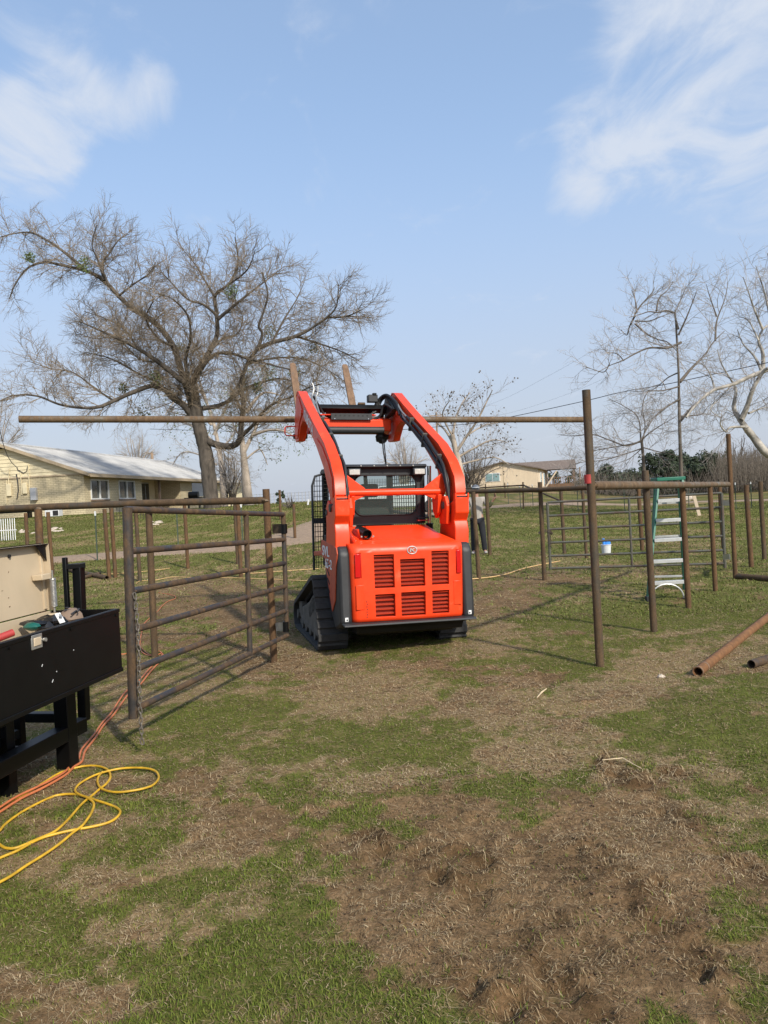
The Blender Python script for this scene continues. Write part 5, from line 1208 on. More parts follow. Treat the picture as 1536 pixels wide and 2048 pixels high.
wallbox('window_grille', pc + .2, pc + 2.8, .06, .1, .9, 2.0, 'winglass', hs)
# gable wall
wallbox('gable_wall', -.0, .2, .2, HW, z0, 2.25, 'brick', hs)
for k in range(10):
    za = 2.25 + k * .21; zb_ = za + .205
    if za > EV + RG: break
    def hw(z): return (HW / 2) * max(0.02, min(1, 1 - (z - EV) / RG))
    a0, a1 = hw(za), hw(zb_)
    if a1 < .2: break
    yc = HW / 2; mb = MB()
    mb.add([(-.03, yc - a0, za), (-.03, yc + a0, za), (-.005, yc + a1, zb_), (-.005, yc - a1, zb_), (.12, yc - a0, za), (.12, yc + a0, za), (.12, yc + a1, zb_), (.12, yc - a1, zb_)], [(0, 3, 2, 1), (4, 5, 6, 7), (0, 1, 5, 4), (3, 7, 6, 2), (0, 4, 7, 3), (1, 2, 6, 5)])
    mb.build('siding_board', M['siding'], hs, 30)
wallbox('back_wall', 0, HL, HW, HW + .2, z0, EV, 'brick', hs); wallbox('end_wall', HL, HL + .2, 0, HW, z0, EV, 'brick', hs)
ov, sl_ = .55, RG / (HW / 2)
for sgn in (0, 1):
    yy0 = -ov if sgn == 0 else HW + ov; ze = EV - ov * sl_
    mb = MB(); x0_, x1_ = -.35, HL + .4; yr = HW / 2 + (0.0 if sgn else 0)
    mb.add([(x0_, yy0, ze + .02), (x1_, yy0, ze + .02), (x1_, yr, EV + RG + .02), (x0_, yr, EV + RG + .02), (x0_, yy0, ze + .06), (x1_, yy0, ze + .06), (x1_, yr, EV + RG + .06), (x0_, yr, EV + RG + .06)], [(0, 3, 2, 1), (4, 5, 6, 7), (0, 1, 5, 4), (2, 3, 7, 6), (0, 4, 7, 3), (1, 2, 6, 5)])
    rf = mb.build('roof', M['roofmetal'], hs, 20)
    rb = MB()
    for k in range(int((x1_ - x0_) / .3)): xx_ = x0_ + .1 + k * .3; rb.bar((xx_, yy0, ze + .07), (xx_, yr, EV + RG + .07), .05, .035)
    o = rb.build('roof_ribs', M['roofmetal'], rf, 20); tag(o, kind='stuff')
    mb = MB(); mb.bar((x0_ - .02, yy0, ze - .05), (x0_ - .02, yr, EV + RG - .05), .05, .17); mb.build('rake_board', M['fascia'], hs, 30)
wallbox('eave_fascia', -.35, HL + .4, -ov - .05, -ov, EV - ov * sl_ - .16, EV - ov * sl_ + .03, 'fascia', hs); wallbox('soffit', -.3, HL, -ov, .02, EV - ov * sl_ - .06, EV - ov * sl_ - .03, 'trim', hs)
MB().tube([(-.35, HW / 2, EV + RG + .08), (HL + .4, HW / 2, EV + RG + .08)], .08, 8).build('ridge_cap', M['roofmetal'], hs)
wallbox('belt_board', -.06, .0, 0, HW, 2.2, 2.28, 'fascia', hs)
# meter box and conduits on the gable wall
def gw(px, py):  # spot on the gable wall in house coordinates
    d = V3(ray(px, py)); t = (hc - V3(CAM)).dot(hd) / d.dot(hd); p = V3(CAM) + d * t - hc; bdir = Vector((-hd.y, hd.x, 0)); return Vector((-.06, p.dot(bdir), p.z))
q = gw(70, 988); wallbox('meter_box', -.22, 0, q.y - .17, q.y + .17, q.z - .35, q.z + .35, 'greybox', hs, .02)
q = gw(51, 977); wallbox('panel_box', -.12, 0, q.y - .13, q.y + .13, q.z - .3, q.z + .3, 'siding', hs, .02); q = gw(19, 980); wallbox('panel_box', -.1, 0, q.y - .14, q.y + .14, q.z - .35, q.z + .35, 'siding', hs, .02)
for a, b in (((57, 928), (61, 984)), ((42, 945), (45, 990)), ((19, 937), (18, 968)), ((14, 960), (13, 1008))): MB().tube([gw(*a), gw(*b)], .025, 8).build('conduit', M['siding'], hs)
MB().tube([gw(*p) for p in ((34, 948), (37, 965), (38, 980), (35, 998))], .03, 8).build('service_cable', M['cable'], hs)
MB().tube([gw(*p) for p in ((57, 929), (54, 943), (48, 946), (37, 940), (35, 934))], .02, 6).build('service_cable', M['cable'], hs)
# small wing at the far end with its own low roof
wg = MB(); wg.box((HL + 3, 1.5, .9), (5, 4, 2.9)); wg.build('wing_wall', M['siding'], hs)
MB().add([(HL + .2, -1.2, 2.05), (HL + 6, -1.2, 2.05), (HL + 6, 3, 3.0), (HL + .2, 3, 3.0), (HL + .2, -1.2, 2.15), (HL + 6, -1.2, 2.15), (HL + 6, 3, 3.1), (HL + .2, 3, 3.1)], [(0, 3, 2, 1), (4, 5, 6, 7), (0, 1, 5, 4), (2, 3, 7, 6), (0, 4, 7, 3), (1, 2, 6, 5)]).build('wing_roof', M['roofmetal'], hs, 20)

# things round the house
def standing(name, px, py, D=None):
    g = ground_at(px, py) if D is None else None
    if D is not None: X = P(px, py, D); g = (X[0], D, float(H0(X[0], D)))
    return Vector((float(g[0]), float(g[1]), float(g[2])))
g = standing('g', 388, 1000, 55); gr = empty('grill', g, label='black barbecue grill by the brick pier left of the big oak trunk', cat='grill')
MB().tube([(-.35, 0, .95), (.35, 0, .95)], .28, 14).build('lid', M['black'], gr); MB().box((0, 0, .75), (1.3, .5, .08)).build('shelf', M['black'], gr)
for dx in (-.4, .4): MB().box((dx, 0, .35), (.06, .4, .75)).build('leg', M['black'], gr)
g = standing('c', 262, 1052, 33); tp = empty('wire_trellis', g, label='dark wire panel leaning under the second window of the cream house', cat='trellis')
for k in range(12): MB().bar((-.72 + k * .13, 0, 0), (-.76 + k * .13, .1, .75 + .05 * math.sin(k)), .018, .018).build('bar', M['black'], tp)
for z_ in (.2, .6): MB().bar((-.75, .05, z_), (.75, .05, z_), .02, .02).build('rail', M['black'], tp)
g = standing('c', 108, 1031, 40); ac = empty('ac_unit', g, label='white window unit box on the ground right of the thick fence post', cat='air conditioner'); MB().box((0, 0, .18), (.75, .5, .36)).build('case', M['white'], ac, 30, .02); MB().box((.2, -.26, .18), (.28, .02, .26)).build('grille', M['dark'], ac)
g = standing('c', 28, 1014, 39.5); bn_ = empty('covered_trailer', g, label='long low black covered shape against the house wall at the far left', cat='cover'); MB().prism([(-1.2, .30), (-1.2, .55), (.9, .62), (1.0, .30)], 1, -.4, .4).build('cover', M['black'], bn_, 30, .05)
for dx in (-1, .8): MB().box((dx, 0, .15), (.08, .4, .32)).build('leg', M['black'], bn_)
g = standing('c', 12, 1070, 27); pk = empty('white_slat_panel', g, (0, 0, .1), 'white slatted panel leaning on the grass at the left edge', 'panel')
for k in range(13): MB().bar((-.62 + k * .078, 0, .0), (-.66 + k * .078, .12, .78), .022, .03).build('slat', M['white'], pk)
MB().bar((-.7, .04, .36), (.36, .04, .36), .03, .03).build('rail', M['white'], pk)
rb_ = MB()
rr_ = random.Random(4)
for k in range(26):
    px, py = rr_.choice([(rr_.uniform(30, 125), rr_.uniform(1056, 1070)), (rr_.uniform(95, 128), rr_.uniform(1056, 1064)), (rr_.uniform(300, 325), rr_.uniform(1043, 1050))]); g = gp(px, py); rb_.blobm(g, (rr_.uniform(.06, .2), rr_.uniform(.05, .15), .05), 7, 5, .25)
tag(rb_.build('rubble', M['stone'], None, 20), 'scattered pale stones on the grass bank in front of the cream house', 'stones', kind='stuff')

# mobile home on the right horizon
md = Vector((.285, .958, 0)).normalized(); mc = V3(P(1078, 979, 98)); mh = empty('mobile_home', mc, (0, 0, math.atan2(md.y, md.x)), 'peach mobile home with brown roof and wooden porch on the right horizon', 'house')
MW, ML, ME, MR = 9.2, 17, 2.75, 1.05; zb0 = -.3
def mw(px, py): d = V3(ray(px, py)); t = (mc - V3(CAM)).dot(md) / d.dot(md); p = V3(CAM) + d * t - mc; return Vector((-.05, p.dot(Vector((-md.y, md.x, 0))), p.z))
mb = MB(); ng = 46
for k in range(ng):
    ya, yb_ = MW * k / ng, MW * (k + .86) / ng
    def tz(y): return ME + MR * (1 - abs(y - MW / 2) / (MW / 2))
    mb.add([(0, ya, zb0), (0, yb_, zb0), (0, yb_, tz(yb_)), (0, ya, tz(ya)), (.15, ya, zb0), (.15, yb_, zb0), (.15, yb_, tz(yb_)), (.15, ya, tz(ya))], [(0, 1, 2, 3), (4, 7, 6, 5), (0, 4, 5, 1), (2, 6, 7, 3), (0, 3, 7, 4), (1, 5, 6, 2)])
o = mb.build('siding_strips', M['mobile'], mh, 20); tag(o, kind='stuff')
mb = MB(); mb.add([(.04, 0, zb0), (.04, MW, zb0), (.04, MW, ME), (.04, MW / 2, ME + MR), (.04, 0, ME), (.2, 0, zb0), (.2, MW, zb0), (.2, MW, ME), (.2, MW / 2, ME + MR), (.2, 0, ME)], [(0, 1, 2, 3, 4), (9, 8, 7, 6, 5), (0, 5, 6, 1), (1, 6, 7, 2), (4, 9, 5, 0)]); mb.build('gable_wall', M['mobile'], mh, 20)
wallbox('side_wall', .2, ML, .0, .15, zb0, ME, 'mobile', mh); wallbox('back_wall', .2, ML, MW - .15, MW, zb0, ME, 'mobile', mh); wallbox('end_wall', ML, ML + .15, 0, MW, zb0, ME, 'mobile', mh)
wallbox('wall_seam', -.03, .0, MW / 2 - .1, MW / 2, zb0, ME + MR - .1, 'fascia', mh)
for a, b in ((-.45, MW / 2), (MW + .45, MW / 2)):
    za = ME - .10; mb = MB(); mb.add([(-.4, a, za), (ML + .4, a, za), (ML + .4, b, ME + MR + .02), (-.4, b, ME + MR + .02), (-.4, a, za + .14), (ML + .4, a, za + .14), (ML + .4, b, ME + MR + .16), (-.4, b, ME + MR + .16)], [(0, 3, 2, 1), (4, 5, 6, 7), (0, 1, 5, 4), (2, 3, 7, 6), (0, 4, 7, 3), (1, 2, 6, 5)]); mb.build('roof', M['shingle'], mh, 20)
q0, q1 = mw(972, 948.5), mw(999, 961)
wn = MB().box((-.03, (q0.y + q1.y) / 2, (q0.z + q1.z) / 2), (.08, abs(q1.y - q0.y) + .2, abs(q1.z - q0.z) + .2)).build('window', M['frame'], mh, 30)
for t in (.24, .76): MB().box((-.09, q0.y + (q1.y - q0.y) * t, (q0.z + q1.z) / 2), (.04, abs(q1.y - q0.y) * .46, abs(q1.z - q0.z))).build('pane', M['winblue'], wn, 30)
for xx_ in (3.2, 8.5):
    wn = MB().box((xx_, -.04, 1.35), (1.5, .08, 1.9)).build('window', M['frame'], mh, 30)
    for zz_ in (.9, 1.8): MB().box((xx_, -.10, zz_), (1.2, .04, .78)).build('pane', M['winblue'], wn, 30)
# porch with its own gable roof
def mb_roof(x0_, x1_, y0_, y1_, ze, zr):
    mb = MB(); ym = y0_; mb.add([(x0_, y0_, ze), (x1_, y0_, ze), ((x0_ + x1_) / 2, y0_, zr), (x0_, y1_, ze), (x1_, y1_, ze), ((x0_ + x1_) / 2, y1_, zr)], [(0, 1, 2), (5, 4, 3), (0, 2, 5, 3), (1, 4, 5, 2), (0, 3, 4, 1)]); return mb
mb_roof(9.5, 15.5, -4.3, 4.5, 2.75, 4.1).build('porch_roof', M['shingle'], mh, 20)
for xx_ in (9.8, 12.5, 15.2): wallbox('porch_post', xx_ - .07, xx_ + .07, -4.1, -3.96, -.3, 2.75, 'deckwood', mh)
wallbox('porch_deck', 9.6, 15.4, -4.2, 0, .55, .7, 'deckwood', mh)
wallbox('deck_skirt', 9.7, 15.3, -4.1, -4.02, -.4, .55, 'deckwood', mh); wallbox('deck_skirt', 9.6, 9.7, -4.1, 0, -.4, .55, 'deckwood', mh)
mb = MB()
for k in range(20): mb.box((9.65 + k * .3, -4.15, 1.1), (.1, .05, .9))
for k in range(13): mb.box((9.6, -4.1 + k * .3, 1.1), (.05, .1, .9))
mb.box((12.5, -4.15, 1.58), (5.9, .08, .08)); mb.box((9.6, -2.3, 1.58), (.08, 3.8, .08)); o = mb.build('porch_railing', M['deckwood'], mh, 30); tag(o, kind='stuff')
tag(MB().tube([P(1113, 942, 96), P(1090, 977, 94)], .10, 8).build('leaning_pole', M['fascia'], None), 'pale pole leaning against the porch of the peach house', 'pole')
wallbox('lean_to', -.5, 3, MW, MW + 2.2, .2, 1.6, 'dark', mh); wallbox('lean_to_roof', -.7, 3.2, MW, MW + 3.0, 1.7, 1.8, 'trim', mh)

# ------------------------------------------------------------------ trees
def frust(segs, name, mat, parent, sides=3):
    S = np.array(segs, np.float32); p0, p1, ra, rb2 = S[:, 0:3], S[:, 3:6], S[:, 6], S[:, 7]
    d = p1 - p0; d /= np.maximum(np.linalg.norm(d, axis=1)[:, None], 1e-6)
    ref = np.where(np.abs(d[:, 2:3]) < .9, np.array([[0, 0, 1.]]), np.array([[1., 0, 0]])); x_ = np.cross(d, ref); x_ /= np.linalg.norm(x_, axis=1)[:, None]; y_ = np.cross(d, x_)
    vs = []
    for p, r_ in ((p0, ra), (p1, rb2)):
        for k in range(sides): a = 2 * math.pi * k / sides; vs.append(p + (x_ * math.cos(a) + y_ * math.sin(a)) * r_[:, None])
    V = np.stack(vs, 1).reshape(-1, 3); i = np.arange(len(S))[:, None] * 2 * sides
    Fq = np.concatenate([i + np.array([[k, (k + 1) % sides, sides + (k + 1) % sides, sides + k]]) for k in range(sides)], 0)
    return bigmesh(name, V, Fq, mat, parent)
def spread(pts, r0_, r1_, lvl, cfg, out, R):
    """children of one branch: pts polyline (tuples), recursively down to twigs"""
    spacing, length, rad, ang, nseg, up = cfg[lvl]
    seg = [math.dist(pts[i], pts[i + 1]) for i in range(len(pts) - 1)]; L = sum(seg)
    t = spacing * (R.uniform(.3, 1.1) if lvl else R.uniform(1.0, 2.0)); 
    while t < L:
        s_ = t; i = 0
        while i < len(seg) - 1 and s_ > seg[i]: s_ -= seg[i]; i += 1
        f_ = min(1, s_ / max(seg[i], 1e-6)); a, b = pts[i], pts[i + 1]
        p = [a[k] + (b[k] - a[k]) * f_ for k in range(3)]; d = Vector((b[0] - a[0], b[1] - a[1], b[2] - a[2])).normalized()
        ax = Vector((R.gauss(0, 1), R.gauss(0, 1), R.gauss(0, 1))); ax = (ax - d * ax.dot(d))
        if ax.length < .05: ax = d.orthogonal()
        ax.normalize(); an = math.radians(R.uniform(*ang)); dr = (d * math.cos(an) + ax * math.sin(an)); dr.z += up; dr.normalize()
        ll = length * R.uniform(.5, 1.15) * (1.15 - .55 * t / L); rr = rad * R.uniform(.7, 1.2) * (1.1 - .5 * t / L)
        q = [tuple(p)]; cur = Vector(p)
        for k in range(nseg):
            dr = (dr + Vector((R.gauss(0, 1), R.gauss(0, 1), R.gauss(0, 1) + up * 1.6)) * .17).normalized(); cur = cur + dr * (ll / nseg); q.append(tuple(cur))
        for k in range(nseg):
            out[lvl].append((*q[k], *q[k + 1], rr * (1 - .75 * k / nseg), rr * (1 - .75 * (k + 1) / nseg)))
        if lvl + 1 < len(cfg): spread(q, rr, rr * .3, lvl + 1, cfg, out, R)
        t += spacing * R.uniform(.6, 1.4)
def tree(name, label, base_px, D, limbs, cfg, barkm, twigm, seed, kx=1.0, skip_trunk=True, group=None, extra=None):
    R = random.Random(seed); g = P(base_px[0], base_px[1], D); gz_ = float(H0(g[0], D)); base = Vector((g[0], D, gz_))
    e = empty(name, base, label=label, cat='tree', group=group); mb = MB(); out = [[] for _ in cfg]
    for li, (pts, ra, rb2, amp) in enumerate(limbs):
        n = len(pts); w3 = []
        for i, (px, py) in enumerate(pts): t = i / (n - 1); w3.append(P(px, py, D + amp * t ** 1.2 + (R.uniform(-.15, .15) if 0 < i < n - 1 else 0)))
        if li == 0: w3[0] = np.array([w3[0][0], D, gz_ - .2])
        sm = smooth_path(w3, 5); m_ = len(sm); rads = [(ra + (rb2 - ra) * (i / (m_ - 1)) ** .8) * (1 + R.uniform(-.06, .06)) for i in range(m_)]
        if li == 0: rads = [r_ * (1 + .22 * math.exp(-i / 2.0)) for i, r_ in enumerate(rads)]
        mb.tube(sm, rads, 12 if ra > .12 else 7)
        if li > 0: spread([tuple(p_) for p_ in sm[::2]], ra, rb2, 0, cfg, out, R)
    W(mb.build('trunk', barkm, None, 80), e)
    allb = []
    for k, o_ in enumerate(out): allb += o_
    lo = [s_ for s_ in allb]
    cr = frust(lo, 'crown', twigm, None, 3); W(cr, e)
    if extra: extra(e, lo, R)
    return e
q1_ = lambda L: [(a / 2.021, 400 + b / 2.021) for a, b in L]
oak = [
 ([(424, 1022), (422, 997), (416, 940), (410, 899), (400, 860), (390, 815), (383, 775)], .43, .34, 0),
 (q1_([(790, 860), (776, 780), (776, 740), (800, 690), (848, 612), (878, 540), (874, 450), (870, 385), (928, 335), (962, 255), (950, 150)]), 0.246, 0.032, 1.5),
 (q1_([(788, 870), (768, 800), (750, 745), (722, 720), (640, 655), (560, 602), (480, 562), (400, 525), (320, 490)]), 0.230, 0.032, -3),
 (q1_([(786, 860), (766, 790), (735, 700), (700, 590), (625, 495), (540, 443), (480, 388), (415, 322), (350, 288), (260, 266), (180, 252), (110, 277), (62, 340), (38, 400)]), 0.221, 0.028, 2),
 (q1_([(350, 288), (262, 212), (182, 158), (122, 132), (55, 136), (-5, 152)]), 0.098, 0.024, 3),
 (q1_([(420, 325), (412, 262), (442, 215), (482, 160), (520, 138)]), 0.082, 0.020, 2),
 (q1_([(440, 345), (395, 240), (372, 180), (392, 100)]), 0.074, 0.020, -1), (q1_([(480, 388), (540, 340), (600, 300), (630, 250)]), 0.066, 0.016, -2),
 (q1_([(788, 900), (760, 850), (690, 785), (620, 752), (540, 776), (460, 812), (400, 836), (330, 840), (240, 826), (150, 792), (60, 790), (0, 812)]), 0.180, 0.024, -4),
 (q1_([(788, 900), (742, 835), (690, 800), (640, 742), (560, 702), (450, 642), (345, 615)]), 0.148, 0.024, 4),
 (q1_([(832, 972), (885, 992), (940, 994), (968, 968), (975, 900), (984, 820), (975, 742), (1000, 660), (1040, 600), (1060, 542), (1046, 508), (1066, 450), (1082, 380), (1060, 290)]), 0.205, 0.032, -2.5),
 (q1_([(1035, 605), (1100, 576), (1180, 556), (1250, 524), (1320, 475), (1360, 428), (1368, 340)]), 0.139, 0.024, -1),
 (q1_([(1200, 552), (1290, 580), (1380, 612), (1450, 650)]), 0.074, 0.016, 1), (q1_([(1320, 475), (1400, 470), (1470, 440)]), 0.066, 0.016, -2),
 (q1_([(818, 842), (880, 832), (930, 808), (982, 768), (1050, 740), (1130, 722), (1210, 744), (1290, 780)]), 0.139, 0.024, 4),
 (q1_([(982, 950), (1030, 902), (1070, 850), (1122, 815), (1180, 795), (1240, 762), (1300, 742)]), 0.115, 0.020, -4),
 (q1_([(800, 702), (860, 628), (930, 620), (1002, 642), (1080, 662), (1150, 680), (1240, 700)]), 0.123, 0.020, -3.5),
 (q1_([(872, 462), (822, 422), (760, 402), (700, 342), (650, 288)]), 0.090, 0.020, -2), (q1_([(870, 392), (832, 332), (790, 262), (730, 188)]), 0.082, 0.016, 2),
 (q1_([(880, 482), (940, 432), (1002, 382), (1080, 322), (1150, 268)]), 0.107, 0.020, 2), (q1_([(785, 850), (765, 745), (750, 652), (770, 560), (760, 470), (700, 402), (640, 380)]), 0.131, 0.020, -5),
 (q1_([(928, 340), (1000, 282), (1032, 200)]), 0.066, 0.016, -2), (q1_([(700, 590), (640, 560), (590, 480), (620, 400), (580, 370)]), 0.082, 0.016, -4), (q1_([(848, 612), (900, 560), (960, 540), (980, 470), (940, 400)]), 0.090, 0.016, 4),
 (q1_([(560, 602), (500, 520), (430, 480), (340, 450)]), 0.074, 0.016, 3), (q1_([(460, 812), (380, 760), (300, 700), (200, 680), (110, 650)]), 0.066, 0.016, -2), (q1_([(640, 655), (560, 640), (470, 560), (380, 560), (300, 530)]), 0.066, 0.016, 5),
 (q1_([(1100, 576), (1150, 480), (1200, 400), (1230, 330)]), 0.074, 0.016, 2), (q1_([(1000, 660), (1100, 640), (1220, 640), (1330, 690), (1400, 740)]), 0.074, 0.016, 3)]
def mistle(e, segs, R):
    cl = [(630, 718), (340, 262), (118, 232), (935, 370), (1275, 600), (1190, 700), (500, 760), (1085, 700), (730, 600), (1090, 540), (575, 860), (1040, 760)]
    mb = MB()
    for (a, b) in cl:
        px, py = a / 2.021, 400 + b / 2.021; c_ = V3(P(px, py, e.location.y + R.uniform(-1.5, 1))); r_ = R.uniform(.3, .6)
        for k in range(200):
            d_ = Vector((R.gauss(0, 1), R.gauss(0, 1), R.gauss(0, 1))).normalized() * r_ * R.random() ** .4; p = c_ + d_; s_ = R.uniform(.03, .07); n_ = Vector((R.gauss(0, 1), R.gauss(0, 1), R.gauss(0, 1))).normalized(); x_ = n_.orthogonal().normalized(); y_ = n_.cross(x_)
            mb.add([p + x_ * s_, p + y_ * s_ * .6, p - x_ * s_, p - y_ * s_ * .6], [(0, 1, 2, 3)])
    o = W(mb.build('mistletoe', M['mist'], None, None), e); tag(o, kind='stuff')
CF_OAK = [(.26, 2.4, .028, (30, 66), 5, .07), (.21, 1.3, .015, (28, 60), 3, .06), (.14, .64, .0085, (22, 55), 2, .04)]
tree('oak_tree', 'huge spreading bare oak with a thick grey trunk in front of the cream house', (425, 1022), 40, oak, CF_OAK, M['bark'], M['twig'], 11, extra=mistle)

def leafy(e, segs, R, m='mist', n=500, s0=.06, frac=1.0, name='foliage'):
    mb = MB()
    for k in range(n):
        s_ = segs[int(R.random() * len(segs) * frac)]; p = Vector(s_[3:6]) + Vector((R.gauss(0, .1), R.gauss(0, .1), R.gauss(0, .1))); z_ = R.uniform(.5, 1.3) * s0; n_ = Vector((R.gauss(0, 1), R.gauss(0, 1), R.gauss(0, 1))).normalized(); x_ = n_.orthogonal().normalized(); y_ = n_.cross(x_)
        mb.add([p + x_ * z_, p + y_ * z_ * .6, p - x_ * z_, p - y_ * z_ * .6], [(0, 1, 2, 3)])
    o = W(mb.build(name, M[m], None, None), e); tag(o, kind='stuff')
CF_M = [(.5, 3.0, .034, (30, 60), 4, .10), (.36, 1.4, .018, (28, 60), 3, .08), (.26, .75, .011, (25, 60), 2, .05)]
tree('oak_tree', 'pale peeling tree with wispy green leaves just right of the big oak', (496, 1004), 52,
 [([(496, 1004), (492, 960), (487, 910), (483, 865), (488, 825), (494, 780)], .38, .06, 0), ([(487, 905), (505, 870), (520, 840), (545, 815)], .18, .04, 2), ([(488, 830), (470, 795), (460, 770)], .15, .04, -2), ([(492, 825), (510, 800), (530, 785), (560, 790)], .15, .04, 1), ([(505, 870), (540, 860), (575, 865), (600, 885)], .12, .03, -2), ([(490, 920), (515, 900), (525, 905), (535, 930)], .08, .03, 1), ([(486, 880), (470, 860), (450, 850), (435, 860)], .1, .03, 3)],
 CF_M, M['barkpale'], M['twigpale'], 12, extra=lambda e, s, R: leafy(e, s, R, 'mist', 1500, .07))
tree('oak_tree', 'tall pale tree rising directly behind the big oak trunk', (440, 1004), 62,
 [([(448, 1004), (445, 950), (438, 900), (428, 850), (412, 800), (395, 750)], .32, .05, 0), ([(430, 890), (400, 860), (350, 840), (300, 835)], .16, .04, 2), ([(424, 850), (390, 820), (355, 800), (330, 830)], .13, .03, -2), ([(428, 870), (450, 820), (470, 780), (500, 750)], .15, .04, -2), ([(420, 820), (400, 780), (380, 740)], .13, .03, 2), ([(434, 930), (400, 910), (365, 905), (345, 930)], .1, .03, 2), ([(432, 900), (460, 880), (470, 860)], .1, .03, 0)],
 CF_M, M['barkpale'], M['twigpale'], 13, extra=lambda e, s, R: leafy(e, s, R, 'mist', 500, .09))
def brush(name, label, px, py, D, wpx, hpx, n, seed, bm_, tm, cfg=None, group=None):
    R = random.Random(seed); limbs = [([(px, py), (px + 1, py - hpx * .3)], .06, .04, 0)]
    for k in range(n): 
        tx = px + R.uniform(-1, 1) * wpx; limbs.append(([(px + R.uniform(-.25, .25) * wpx, py - 1), ((px + tx) / 2 + R.uniform(-5, 5), py - hpx * R.uniform(.35, .5)), (tx, py - hpx * R.uniform(.7, 1) * (1 - .45 * ((tx - px) / wpx) ** 2))], .05 * D / 50, .02 * D / 50, R.uniform(-2, 2)))
    return tree(name, label, (px, py), D, limbs, cfg or [(.42, 2.0, .022, (25, 55), 4, .12), (.28, 1.0, .013, (25, 55), 2, .08), (.3, .5, .010, (20, 50), 1, .05)], bm_, tm, seed, group=group)
brush('bare_shrub', 'tangled bare brush between the big oak trunk and the pale peeling tree', 462, 1006, 58, 34, 110, 16, 21, M['twigdark'], M['twigpale'])
brush('bare_tree', 'small pale bare tree rising above the metal roof left of the oak', 272, 950, 85, 42, 85, 12, 22, M['barkpale'], M['twigpale'])
brush('bare_tree', 'pale bare tree crown cut by the left edge above the house gable', -12, 960, 75, 62, 180, 18, 23, M['barkpale'], M['twigpale'])
brush('bare_shrub', 'small bare shrub beside the dark cedar bush left of the loader', 578, 1032, 36, 15, 42, 14, 24, M['twigdark'], M['twigdark'], [(.3, .5, .010, (25, 50), 3, .12), (.18, .25, .006, (25, 50), 2, .08)])
# middle trees behind the loader
CF_S = [(.5, 3.2, .030, (28, 58), 4, .12), (.42, 1.5, .017, (28, 58), 3, .08), (.32, .8, .0105, (25, 60), 2, .05)]
def seeds(e, segs, R):
    mb = MB()
    for k in range(260): s_ = segs[int(R.random() * len(segs))]; mb.blobm(Vector(s_[3:6]), .07, 5, 4)
    o = W(mb.build('seed_balls', M['twigdark'], None, None), e); tag(o, kind='stuff')
tree('sycamore_tree', 'bare seed-hung tree behind the right lift arm of the loader', (925, 985), 66,
 [([(925, 985), (920, 940), (912, 905), (905, 870)], .38, .2, 0), ([(912, 905), (935, 870), (955, 840), (975, 800), (985, 780)], .16, .03, -2), ([(908, 890), (890, 860), (868, 840), (850, 822)], .13, .03, 2), ([(905, 872), (912, 835), (925, 805), (940, 785)], .14, .03, 1), ([(915, 915), (950, 895), (985, 880), (1015, 885)], .13, .03, -1), ([(918, 930), (955, 920), (990, 915), (1020, 930)], .11, .03, 2), ([(905, 872), (885, 830), (900, 800)], .1, .03, -2), ([(935, 870), (970, 850), (1000, 845)], .1, .03, 2)],
 CF_S, M['barkpale'], M['twigpale'], 14, extra=seeds)
brush('bare_tree', 'pale bare tree seen through the gap between the loader arms', 812, 985, 78, 48, 122, 16, 25, M['barkpale'], M['twigpale'])
brush('bare_tree', 'low bare tree just above the left slope of the peach house roof', 1035, 975, 125, 38, 62, 10, 26, M['twigdark'], M['twigdark'], [(1.2, 2.8, .05, (25, 55), 3, .1), (.8, 1.4, .03, (25, 55), 2, .08)])
brush('bare_tree', 'brownish bare thicket tree under the crown behind the loader arm', 945, 985, 82, 60, 95, 18, 27, M['twigdark'], M['twigdark'])
